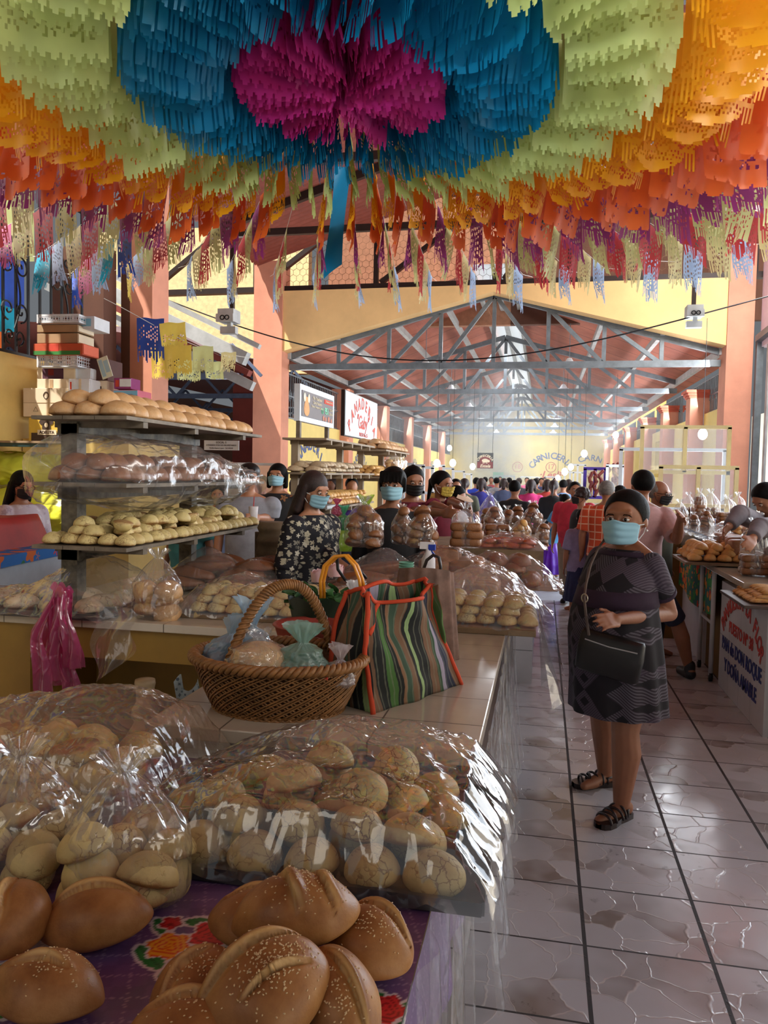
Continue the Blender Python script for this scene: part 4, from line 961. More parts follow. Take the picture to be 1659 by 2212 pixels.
def loaf(loc, rot, L, W, H, scores, seed, label, seeds=150, seedc=(.2, 0), tip=.0):
    rr = random.Random(seed); n, m = 110, 60; vs = []; col = []
    ox = rr.uniform(0, 40)
    def surf(ph, t):
        x, y, z = math.sin(ph)*math.cos(t), math.sin(ph)*math.sin(t), -math.cos(ph)
        w = 1-.18*abs(x)**3-.1*abs(x)
        px_, py_ = x*L/2, math.copysign(abs(y)**.92, y)*W/2*w
        q = 1+.05*mnoise.noise(Vector((x*1.4+ox, y*1.4, z*1.4)))
        pz = (z*H*.72 if z > 0 else z*H*.30)*q*(1-.25*abs(x)**2.5)
        sc_ = 0.; dk = 0.
        if z > 0:
            for (a0, b0, a1, b1, wd) in scores:   # score line in unit coords
                vx, vy = a1-a0, b1-b0; l2 = vx*vx+vy*vy; tt = max(0, min(1, ((x-a0)*vx+(y-b0)*vy)/l2)); cxp = a0+vx*tt; cyp = b0+vy*tt+.10*math.sin(PI*tt)
                side = ((x-cxp)*-vy+(y-cyp)*vx)/math.sqrt(l2); d = math.hypot(x-cxp, y-cyp); fade = math.sin(PI*min(1, max(0, .04+tt*.92)))**.5
                if d < wd*1.6:
                    e = d/wd
                    if side > 0: pz += H*.13*fade*math.exp(-((e-.55)/.35)**2); sc_ = max(sc_, fade*max(0, 1-abs(e-.30)/.30))
                    else: pz -= H*.13*fade*math.exp(-(e/.45)**2); sc_ = max(sc_, fade*max(0, 1-e/.6))
                    dk = max(dk, .9*fade*math.exp(-((e-.78)/.2)**2) if side > 0 else 0)
        return (px_*q, py_*q, pz+H*.30), sc_, dk
    for i in range(m+1):
        for k in range(n):
            p, a, b = surf(PI*i/m, 2*PI*k/n); vs.append(p); hgt = max(0, p[2]/H-.55); col.append((a, min(1, b+.5*hgt*(1-a)), 0))
    fs = [(i*n+k, i*n+(k+1) % n, (i+1)*n+(k+1) % n, (i+1)*n+k) for i in range(m) for k in range(n)]
    me = MB().addv(vs, fs).mesh('crusty_loaf', M_loaf, True); C_ = np.array(col); paint(me, lambda co: C_)
    o = tag(link(me, 'crusty_loaf', loc=loc, rot=rot), label, 'bread', 'crusty loaves on the foreground table')
    if seeds:
        sb = MB()
        for _ in range(seeds):
            x, y = rr.gauss(seedc[0], .34), rr.gauss(seedc[1], .34)
            if math.hypot(x, y) > .9: continue
            r = math.hypot(x, y); ph = PI-math.asin(min(.999, r)); (px_, py_, pz), a, b = surf(ph, math.atan2(y, x))
            if a > .3: continue
            an = rr.uniform(0, 6); ms = rr.uniform(.8, 1.15)
            sb.ell((0, 0, 0), (.0021*ms, .0013*ms, .0008), 6, 4, M=Matrix.Translation((px_, py_, pz+.0004)) @ Matrix.Rotation(an, 4, 'Z'))
        s_ = sb.obj('sesame_seeds', M_ses, o, True); s_['kind'] = 'stuff'
    return o
LF = [
 # px, py, z(centre base), length, width, height, rot(z), tilt(x,y), scores, seeds, label
 (22, 1985, .80, .165, .12, .085, (.15, -.1, 1.9), [(-.5, .1, .6, .25, .3)], 0, 'plain crusty loaf half out of frame, topmost at the left edge'),
 (215, 1985, .785, .19, .125, .085, (.1, -.15, .22), [(-.75, .05, .6, .25, .34)], 0, 'glossy dark crusty loaf with one long pale score before the tied bag'),
 (95, 2135, .79, .175, .125, .075, (-.1, .05, .05), [(-.5, -.2, .3, -.15, .2)], 90, 'flat seeded loaf at the lower left'),
 (555, 1985, .785, .17, .13, .075, (.05, .1, .3), [(-.6, .3, .5, .35, .25)], 110, 'seeded loaf tucked behind and left of the twice-scored one'),
 (645, 1975, .835, .205, .13, .095, (.15, -.12, .20), [(-.25, .62, .12, -.65, .22), (.28, .68, .62, -.45, .26)], 170, 'long seeded loaf with two crosswise scores, topmost at the back'),
 (795, 2035, .785, .155, .14, .085, (.05, .08, -.35), [(-.55, .32, .75, .22, .28)], 120, 'round seeded loaf nearest the aisle edge of the table'),
 (430, 2125, .782, .15, .12, .075, (.05, -.3, 1.1), [(-.55, 0, .5, .12, .26)], 110, 'dark seeded loaf propping up the large upright one'),
 (575, 2115, .832, .185, .160, .085, (.42, -.22, .55), [(-.85, .10, .7, .60, .26), (-.3, -.35, .7, -.12, .10)], 300, 'largest seeded loaf, propped upright in the middle of the foreground'),
 (735, 2150, .790, .18, .115, .085, (.2, .35, -.95), [(-.6, .0, .75, .30, .30)], 120, 'seeded loaf leaning against the right of the large upright one'),
 (400, 2240, .785, .17, .13, .08, (.0, 0, .3), [(-.5, .1, .5, .2, .26)], 60, 'crusty loaf cut by the lower photo edge'),
]
for i, (px_, py_, z, L, W, H_, (rx, ry, rz), scs, ns, lb) in enumerate(LF):
    p = P(px_, py_, z=z+.03); loaf((p.x, p.y, z), (rx, ry, rz), L, W, H_, scs, 300+i, lb, ns)

tag(MB().grid(lambda u, v: (-.125+.012*math.sin(u*40)*(.3+v)+.006*math.sin(u*91)+.05*v*v, 1.98+2.0*u, .845-.70*v-.03*math.sin(u*7)), 120, 14).obj('plastic_cover', M_filmy, smooth=True), 'clear plastic cover hanging down the aisle side of the tiled counter', 'plastic cover')
# ================================================================ people
def skin(name, c): return plain(name, c, .5, var=.06, scale=12, Subsurface_Weight=.05)
SK = {'brown': skin('brown_skin', (150, 98, 70)), 'tan': skin('tan_skin', (176, 122, 92)), 'deep': skin('deep_brown_skin', (134, 86, 62))}
M_hair = plain('black_hair', (14, 11, 11), .6, var=.3, scale=40, bump=.5, Specular_IOR_Level=.12); M_hairb = plain('dark_brown_hair', (46, 28, 26), .55, var=.3, scale=40, bump=.5); M_grey = plain('grey_hair', (128, 122, 118), .6, var=.25, scale=40, bump=.5)
M_maskb = plain('pale_blue_mask', (150, 196, 214), .75, var=.03); M_maskk = plain('black_mask', (22, 22, 26), .7, var=.05)
M_eyew = plain('eye_white', (214, 206, 200), .3, var=.02); M_iris = plain('dark_iris', (30, 20, 16), .2, var=.02); M_loop = plain('white_elastic', (220, 224, 226), .6)
def cloth(name, c, rough=.85, **k): return plain(name, c, rough, var=.10, scale=14, bump=.15, **k)
def tube_ring(mb, rings, n=28, fold=0, nf=9, seed=0, sq=1.0):
    vs = []; fs = []; z0 = rings[0][2]; z1 = rings[-1][2]
    for (cx, cy, z, rx, ry) in rings:
        q = 1-(z-z0)/(z1-z0+1e-6)
        for k in range(n):
            t = 2*PI*k/n; f = 1+fold*q*(1-q*0)*math.sin(nf*t+seed+.7*math.sin(2*t)); vs.append((cx+rx*f*math.cos(t), cy+ry*f*math.sin(t), z))
    m = len(rings); fs = [(i*n+k, i*n+(k+1) % n, (i+1)*n+(k+1) % n, (i+1)*n+k) for i in range(m-1) for k in range(n)]
    fs += [tuple(range(n))[::-1], tuple((m-1)*n+k for k in range(n))]
    return mb.addv(vs, fs)
def hand(mb, wr, dirv, up, s, curl=.5, thumb=1, spread=.10):
    """palm and five fingers at wrist wr, pointing along dirv; up = back of the hand"""
    d = Vector(dirv).normalized(); u = Vector(up); u = (u-d*u.dot(d)).normalized(); x = d.cross(u)*thumb
    for k in range(4):
        a = wr+x*(k-1.5)*.020*s; b = wr+d*.078*s+x*(k-1.5)*.0205*s; mb.cap(a+d*.01*s, b, .0125*s, .0115*s, 8)
        L = (.072, .080, .075, .058)[k]*s; p = b; dd = (d+x*(k-1.5)*spread).normalized(); an = 0
        for j, fr in enumerate((.45, .32, .23)):
            an += curl*(.55, .8, .6)[j]; v = (dd*math.cos(an)-u*math.sin(an)); q = p+v*L*fr; mb.cap(p, q, (.0092, .0084, .0076)[j]*s, (.0084, .0076, .0066)[j]*s, 8); p = q
    p = wr+d*.018*s-x*.028*s; q = p+(d*.6-x*.7-u*.15).normalized()*.034*s; mb.cap(wr+d*.01*s-x*.01*s, q, .013*s, .011*s, 8); mb.cap(q, q+(d*.9-x*.25-u*.35*curl).normalized()*.032*s, .0105*s, .0085*s, 8)
def person(label, loc, rz, h=1.6, female=False, wide=1.0, belly=0.0, head=1.0, hy=0, hp=0, sk='tan', top=None, bottom=None, hair='short', hairm=None, mask=None, glasses=False,
           armL=None, armR=None, handL=None, handR=None, vox_=.012, legs=True, lean=0, seated=False, group=None, eyes=True, stance=.055, footturn=0, feet=None, torso=None, dress=None, hand_up=None, curl=.5, extra=None):
    root = thing('person', label, 'person', loc, rz, group); sk = SK[sk]
    RW = Matrix.Translation(loc) @ Matrix.Rotation(rz, 4, 'Z'); RI = RW.inverted()
    LM = Matrix.Rotation(lean, 4, 'X')                       # lean forward about the hips
    def T(x, y, z):
        v = Vector((x*h, y*h, z*h)); hip = Vector((0, 0, .5*h)); return hip+(LM @ (v-hip)) if z > .5 else v
    sh = (.092 if female else .104)*wide
    rings = torso or [(0, 0, .46, .092, .068), (0, 0, .53, .100*(1.06 if female else .96), .074), (0, -.006-belly*.5, .60, .088+belly*.5, .066+belly), (0, -.008-belly*.4, .66, .088+belly*.4, .066+belly*.8), (0, -.004, .72, .098, .068+belly*.2), (0, 0, .77, .104, .064), (0, .003, .805, .094, .052), (0, .006, .835, .050, .036)]
    def trings(e, zlo=None, zhi=None):
        r = [(cx, cy, z, rx*wide, ry*(.5+.5*wide)) for cx, cy, z, rx, ry in rings if (zlo is None or z >= zlo) and (zhi is None or z <= zhi)]
        return [(cx, cy, z, rx+e, ry+e) for cx, cy, z, rx, ry in r]
    def add_torso(mb, e, zlo=None, fold=0):
        b = len(mb.v); rr_ = trings(e/h); 
        if zlo is not None:
            rr_ = [q for q in rr_ if q[2] > zlo]; f = rr_[0]; rr_ = [(f[0], f[1], zlo, f[3]*1.02, f[4]*1.02)]+rr_
        tube_ring(mb, rr_, 32, fold, 7)
        mb.v[b:] = [tuple(T(*p)) for p in mb.v[b:]]
    S = [T(s*sh, .004, .790) for s in (1, -1)]
    def wpt(v): return RI @ Vector(v)
    el, hd = [], []
    for i, (s, a, hh) in enumerate(((1, armL, handL), (-1, armR, handR))):
        el.append(wpt(a) if a is not None else T(s*(sh+.035), .015, .63)); hd.append(wpt(hh) if hh is not None else T(s*(sh+.045), -.02, .485))
    B = MB(); add_torso(B, -.002*h)
    for s in (0, 1): B.cap(T(0, .012, .845), S[s]+Vector((0, 0, .006*h)), .026*h, .022*h)
    for i, s in enumerate((1, -1)):
        B.cap(S[i], el[i], .030*h*(.5+.5*wide), .024*h*(.6+.4*wide)); B.cap(el[i], el[i].lerp(hd[i], .45), .024*h*(.6+.4*wide), .023*h*(.6+.4*wide)); B.cap(el[i].lerp(hd[i], .4), hd[i], .023*h*(.6+.4*wide), .0155*h)
        dv = (hd[i]-el[i]).normalized(); hand(B, hd[i]-dv*.005, dv, (hand_up and (RI.to_3x3() @ Vector(hand_up))) or (s*.9, -.3, .35), h/1.65, curl, -s)
    hips = [T(s*.050*wide, 0, .49) for s in (1, -1)]; knees, ank = [], []
    for i, s in enumerate((1, -1)):
        if seated: knees.append(Vector((s*.07*h, -.24*h, .30*h))); ank.append(Vector((s*.06*h, -.22*h, .045*h)))
        elif feet: f = RI @ Vector(feet[i]); ank.append(Vector((f.x, f.y, .048*h))); knees.append(Vector((f.x*.7+hips[i].x*.3, f.y*.6-.012*h, .275*h)))
        else: ank.append(Vector((s*stance*h, .012*h, .045*h))); knees.append(Vector((s*stance*h, -.008*h, .28*h)))
    if legs:
        for i, s in enumerate((1, -1)):
            w_ = (.55+.45*wide)*(1.18 if wide == 1.16 else 1)
            B.cap(hips[i], knees[i], .052*h*w_, .034*h*w_); m_ = knees[i].lerp(ank[i], .32)+Vector((0, .010*h, 0)); B.cap(knees[i], m_, .033*h*w_, .036*h*w_); B.cap(m_, ank[i], .036*h*w_, .020*h*w_)
            ft = Matrix.Rotation(footturn*s, 3, 'Z') @ Vector((0, -1, 0))
            a = ank[i]; B.cap(a+Vector((0, .018*h, -.016*h)), a+ft*.055*h+Vector((0, 0, -.028*h)), .024*h, .020*h); B.cap(a+ft*.05*h+Vector((0, 0, -.028*h)), a+ft*.095*h+Vector((0, 0, -.033*h)), .021*h, .014*h)
    # head
    hs = .0675*h*head; nk = T(0, .004, .83); hc = T(0, -.004, 1-.0675*head*.98); 
    Mh = Matrix.Translation(hc) @ LM.to_3x3().to_4x4() @ Matrix.Rotation(hy, 4, 'Z') @ Matrix.Rotation(hp, 4, 'X') @ Matrix.Diagonal((hs, hs, hs, 1))
    def H(x, y, z): return Mh @ Vector((x, y, z))
    B.ell((0, .12, .16), (.72, .86, .84), 24, 14, M=Mh); B.ell((0, -.12, -.25), (.60, .64, .70), 24, 14, M=Mh); B.ell((0, -.44, -.70), (.30, .26, .22), 14, 8, M=Mh)
    B.cap(H(0, -.72, .12), H(0, -.92, -.22), .06*hs, .12*hs, 10); B.cap(H(-.10, -.84, -.24), H(.10, -.84, -.24), .07*hs, .07*hs, 8)
    B.cap(H(-.36, -.66, .30), H(.36, -.66, .30), .10*hs, .10*hs, 8); B.cap(H(-.16, -.78, -.52), H(.16, -.78, -.52), .06*hs, .06*hs, 8)
    for s in (1, -1): B.ell((s*.73, .10, -.10), (.07, .15, .21), 10, 8, M=Mh); B.ell((s*.38, -.45, -.22), (.2, .2, .22), 10, 8, M=Mh)
    B.cap(H(0, .12, -.55), nk+Vector((0, .0, -.02*h)), .44*hs, .50*hs)
    vox(B, 'body', sk, root, vox_, 3)
    if eyes:
        for s in (1, -1):
            MB().ell((s*.27, -.685, .07), (.125, .10, .085), 12, 8, M=Mh).obj('eye', M_eyew, root, True)
            MB().ell((s*.27+.0, -.755, .07), (.062, .05, .065), 10, 8, M=Mh).obj('iris', M_iris, root, True)
            MB().tube([H(s*(.27+q*.2), -.72+.05*abs(q), .245-.05*q*q*2) for q in (-1, -.3, .4, 1)], [.022*hs, .035*hs, .03*hs, .012*hs], 6).obj('eyebrow', M_hair, root, True)
            MB().tube([H(s*(.27+q*.15), -.775+.10*q*q, .125-.04*q*q) for q in (-1, -.4, .4, 1)], .02*hs, 6).obj('eyelid', sk, root, True)
    hm = hairm or M_hair
    if hair:
        A = MB(); top_ = (0, .20, .27) if hair != 'receding' else (0, .30, .12)
        A.ell(top_, (.80, .90, .84) if hair != 'receding' else (.79, .82, .78), 28, 16, M=Mh)
        cut = [(H(0, -.42, .46), (Mh.to_3x3() @ Vector((0, -1, -.62))).normalized())]
        if hair == 'short': A.ell((0, .1, .62), (.66, .74, .46), 20, 10, M=Mh); cut.append((H(0, .1, -.62), (Mh.to_3x3() @ Vector((0, .1, -1))).normalized()))
        if hair == 'curly':
            q = random.Random(5)
            for _ in range(90):
                t_, f_ = q.uniform(0, 2*PI), q.uniform(-.25, 1); A.ell((.86*math.cos(t_)*math.sqrt(1-min(1, f_*f_)), .2+.95*math.sin(t_)*math.sqrt(1-min(1, f_*f_)), .25+.88*f_), (.17, .17, .17), 8, 5, M=Mh)
        if hair in ('long', 'longside'):
            for s in (1, -1, 0): A.cap(H(s*.5, .38, -.1), H(s*.62, .62-(.0 if s else -.1), -2.5 if hair == 'long' else -3.0), .42*hs, .34*hs); 
            for s in (1, -1): A.cap(H(s*.68, .12, .2), H(s*.80, .20, -1.3), .22*hs, .26*hs)
        if hair == 'bob':
            for s in (1, -1): A.cap(H(s*.70, .1, .2), H(s*.72, .0, -.85), .24*hs, .22*hs)
            A.cap(H(0, .6, 0), H(0, .6, -.9), .5*hs, .45*hs)
        if hair in ('bun', 'tied'): A.ell((0, 1.08, .05 if hair == 'tied' else .5), (.30, .28, .30), 12, 8, M=Mh)
        if hair == 'tied': A.cap(H(0, 1.1, 0), H(0, 1.15, -1.5), .24*hs, .12*hs)
        if hair == 'braids':
            for s in (1, -1):
                for k in range(10): A.ell((s*(.5+.02*k), .72, -.3-.36*k), (.19-.008*k, .17-.008*k, .22), 10, 6, M=Mh)
        if hair == 'fringe':
            A.ell((0, .1, .62), (.7, .76, .46), 20, 10, M=Mh)
            for k in range(7): x = -.55+.183*k; A.cap(H(x, -.45, .75), H(x*1.12, -.84, .22+.10*abs(math.sin(k*2.1))), .17*hs, .07*hs)
            for s in (1, -1): A.cap(H(s*.7, -.1, .3), H(s*.72, -.1, -.35), .16*hs, .10*hs)
        vox(A, 'hair', hm, root, max(vox_*.7, .006), 2, cut if hair not in ('curly', 'fringe', 'long', 'longside', 'bob') else ())
    if mask:
        def mf(u, v):
            a = (u-.5)*2; th = a*1.22; zt = .00-.62*v*1.25-.10*math.cos(a*1.4)*0; z = -.02-.80*v
            e = math.cos(th*.9); ro = .70+.30*e; y = -.12-(.74+.30*math.exp(-(a/.5)**2)*(1-.45*v)+.02*math.cos(v*22))*math.cos(th)**.8*(1-.10*max(0, v-.6)/.4); x = (.73-.10*v)*math.sin(th)
            edge = abs(a)**6; z = z+edge*(.14-.28*(1-v)+0) if abs(a) > .3 else z
            if abs(a) < .5: z += .10*math.exp(-(a/.25)**2)*(1-v)
            return tuple(H(x, y, z))
        vox_m = MB().grid(mf, 24, 18); o = vox_m.obj('face_mask', mask, root, True); sm_ = o.modifiers.new('thick', 'SOLIDIFY'); sm_.thickness = .002
        for s in (1, -1):
            for z in (-.15, -.68): MB().tube([H(s*.60, -.30, z), H(s*.70, -.05, z*.6-.05), H(s*.78, .14, -.05)], .014*hs+.0006, 5).obj('mask_loop', M_loop if mask != M_maskk else mask, root)
    if glasses:
        G = MB()
        for s in (1, -1):
            G.tube([H(s*.29+.19*math.cos(a), -.86, .06+.14*math.sin(a)) for a in np.linspace(0, 2*PI, 17)[:-1]], .03*hs, 5, closed=True); G.bar(H(s*.48, -.86, .1), H(s*.74, 0, .02), .04*hs)
        G.bar(H(-.1, -.88, .08), H(.1, -.88, .08), .04*hs); G.obj('glasses', M_black, root)
    # clothes
    if top:
        m, hem, sl = top['m'], top.get('hem', .46), top.get('sleeve', .6); A = MB(); add_torso(A, .012*h, hem, top.get('fold', .02)); e = top.get('loose', .010)*h
        for s in (0, 1): A.cap(T(s*.03-.015, .012, .835), S[s]+Vector((0, 0, .004*h)), .026*h, .028*h)
        for i in (0, 1):
            fr = min(1, sl)
            A.cap(S[i]+Vector((0, 0, -.004*h)), S[i].lerp(el[i], .3), .032*h*wide+e, .031*h*wide+e*.8); A.tube([S[i].lerp(el[i], .1), S[i].lerp(el[i], fr*.98+.02)], [.032*h*(.5+.5*wide)+e, .027*h*(.5+.5*wide)+e*1.2], 14)
            if sl > 1: A.tube([S[i].lerp(el[i], .9), el[i]], .027*h+e*.8, 14); A.cap(el[i], el[i].lerp(hd[i], .2), .026*h+e*.8, .025*h+e*.8); A.tube([el[i], el[i].lerp(hd[i], min(.97, sl-1))], [.026*h+e*.8, .018*h+e*.8], 14)
        if top.get('collar'): A.cap(T(0, .01, .835), T(0, .012, .86), .036*h, .034*h)
        vox(A, top.get('name', 'shirt'), m, root, vox_*.9, 4, top.get('cuts', ()))
    if bottom:
        m, hem, kind = bottom['m'], bottom.get('hem', .06), bottom.get('kind', 'trousers'); A = MB()
        if kind == 'trousers':
            add_b = len(A.v); tube_ring(A, [(q[0], q[1], q[2], q[3]+.006, q[4]+.006) for q in trings(.004) if q[2] <= .62], 28); A.v[add_b:] = [tuple(T(*p)) for p in A.v[add_b:]]
            for i in (0, 1):
                A.tube([hips[i], knees[i], knees[i].lerp(ank[i], min(1, (.28-hem)/.235))] if hem < .25 else [hips[i], hips[i].lerp(knees[i], min(1, (.5-hem)/.21))], [.064*h*wide, .050*h*wide, .043*h*wide] if hem < .25 else [.062*h, .052*h], 16); A.cap(hips[i], hips[i].lerp(knees[i], .2), .058*h*wide, .056*h*wide)
            vox(A, 'trousers', m, root, vox_, 3)
        else:
            wl_2 = bottom.get('flare', .14)
            rg_ = [(0, 0, hem, wl_2, wl_2*.85), (0, 0, hem+.1, wl_2*.95, wl_2*.8), (0, 0, .45, .112*wide, .09*wide), (0, 0, .52, .106*wide, .084*wide), (0, 0, .60, .088*wide+belly*.5, .07+belly)]
            if seated: rg_ = [(0, -.10, hem, .20, .22), (0, -.10, .30, .17, .19), (0, -.02, .46, .12, .12), (0, 0, .60, .09, .075)]
            tube_ring(A, rg_, 96, .045, 15); A.v = [tuple(Vector(p)*h) for p in A.v]; vox(A, 'skirt', m, root, vox_*.8, 2)
    if extra: extra(root, T, H, hs, S, el, hd, RI, ank)
    return root
def shoes(m, nm='shoe'):
    def f(root, T, H, hs, S, el, hd, RI, ank):
        for a in ank:
            A = MB(); A.cap(a+Vector((0, .03, -.038)), a+Vector((0, -.13, -.045)), .043, .036); A.cap(a+Vector((0, .01, .0)), a+Vector((0, .015, .03)), .045, .042); vox(A, nm, m, root, .008, 2, [(Vector((0, 0, .004)), (0, 0, -1))])
    return f
def combine(*fs):
    def f(*a):
        for q in fs: q(*a)
    return f
def cap_hat(m):
    def f(root, T, H, hs, S, el, hd, RI, ank):
        A = MB(); A.ell((0, .16, .42), (.84, .96, .72), 24, 12, M=Matrix.Translation(H(0, 0, 0)) @ (Matrix([H(1, 0, 0)-H(0, 0, 0), H(0, 1, 0)-H(0, 0, 0), H(0, 0, 1)-H(0, 0, 0)]).transposed()).to_4x4())
        A.cap(H(-.35, -.75, .52), H(.35, -.75, .52), .10*hs, .10*hs); A.cap(H(-.3, -1.2, .46), H(.3, -1.2, .46), .07*hs, .07*hs)
        A.grid(lambda u, v: tuple(H((u-.5)*1.3*(1-.25*v), -.55-.75*v, .52-.1*v+.05*math.cos((u-.5)*3))), 6, 4); A.grid(lambda u, v: tuple(H((u-.5)*1.3*(1-.25*v), -.55-.75*v, .44-.1*v+.05*math.cos((u-.5)*3))), 6, 4)
        vox(A, 'cap', m, root, .007, 1, [(H(0, 0, .34), (Matrix([H(1, 0, 0)-H(0, 0, 0), H(0, 1, 0)-H(0, 0, 0), H(0, 0, 1)-H(0, 0, 0)]).transposed() @ Vector((0, 0, -1))).normalized())])
    return f
def mat_floral(name, base, cols, scale=30, ro=.20):
    t = NT(name); v = t.coord(); vo = t.add('ShaderNodeTexVoronoi', {'Vector': v, 'Scale': scale}); dist, colr, pos = vo.outputs[0], vo.outputs[1], vo.outputs[2]
    d = t.add('ShaderNodeVectorMath', {0: v, 1: pos}, operation='SUBTRACT').outputs[0]; s = t.add('ShaderNodeSeparateXYZ', {0: d}); sc_ = t.add('ShaderNodeSeparateColor', {0: colr})
    an = t.math('ARCTAN2', s.outputs[2], s.outputs[0]); pet = t.math('MULTIPLY', t.math('COSINE', t.math('MULTIPLY', an, 5.0)), .10)
    rad = t.math('ADD', t.math('MULTIPLY', sc_.outputs[1], .22), ro)
    m = t.math('LESS_THAN', dist, t.math('ADD', rad, pet)); c = t.ramp(sc_.outputs[0], [(0, lin(cols[0])), (.5, lin(cols[1])), (.85, lin(cols[2]))], 'CONSTANT')
    c = t.mix(t.math('LESS_THAN', dist, .07), c, lin(base)); return t.fin(t.bsdf(t.mix(m, lin(base), c), .8))
def mat_dress():
    t = NT('geometric_print_dress'); v = t.coord(rot=(0, R(45), 0), scale=(13, 0.01, 13)); v2 = t.coord(rot=(0, R(45), 0))
    ch = t.add('ShaderNodeTexChecker', {'Vector': v, 'Scale': 1.0}).outputs[1]
    s = t.add('ShaderNodeSeparateXYZ', {0: v2}); st1 = t.math('LESS_THAN', t.math('FRACT', t.math('MULTIPLY', s.outputs[0], 105)), .5); st2 = t.math('LESS_THAN', t.math('FRACT', t.math('MULTIPLY', s.outputs[2], 105)), .5)
    cell = t.add('ShaderNodeTexVoronoi', {'Vector': v, 'Scale': 1.0, 'Randomness': 0.}, distance='CHEBYCHEV'); cs = t.add('ShaderNodeSeparateColor', {0: cell.outputs[1]})
    a = t.mix(st1, lin((44, 34, 44)), lin((88, 82, 92))); b = t.mix(st2, lin((60, 48, 62)), lin((84, 74, 86)))
    k = t.mix(t.math('GREATER_THAN', cs.outputs[0], .5), a, b); sq = t.math('LESS_THAN', cell.outputs[0], .22)
    c = t.mix(t.math('MULTIPLY', t.math('GREATER_THAN', cs.outputs[1], .38), t.math('SUBTRACT', 1.0, t.math('MULTIPLY', sq, t.math('GREATER_THAN', cs.outputs[2], .4)))), lin((22, 16, 24)), k)
    return t.fin(t.bsdf(c, .85, 0, t.bump(t.noise(t.coord(), 60, 3), .1, .002)))
M_dress = mat_dress(); M_plum = cloth('plum_yoke_cloth', (48, 28, 50)); M_dark_bag = plain('black_leatherette', (24, 20, 20), .45)
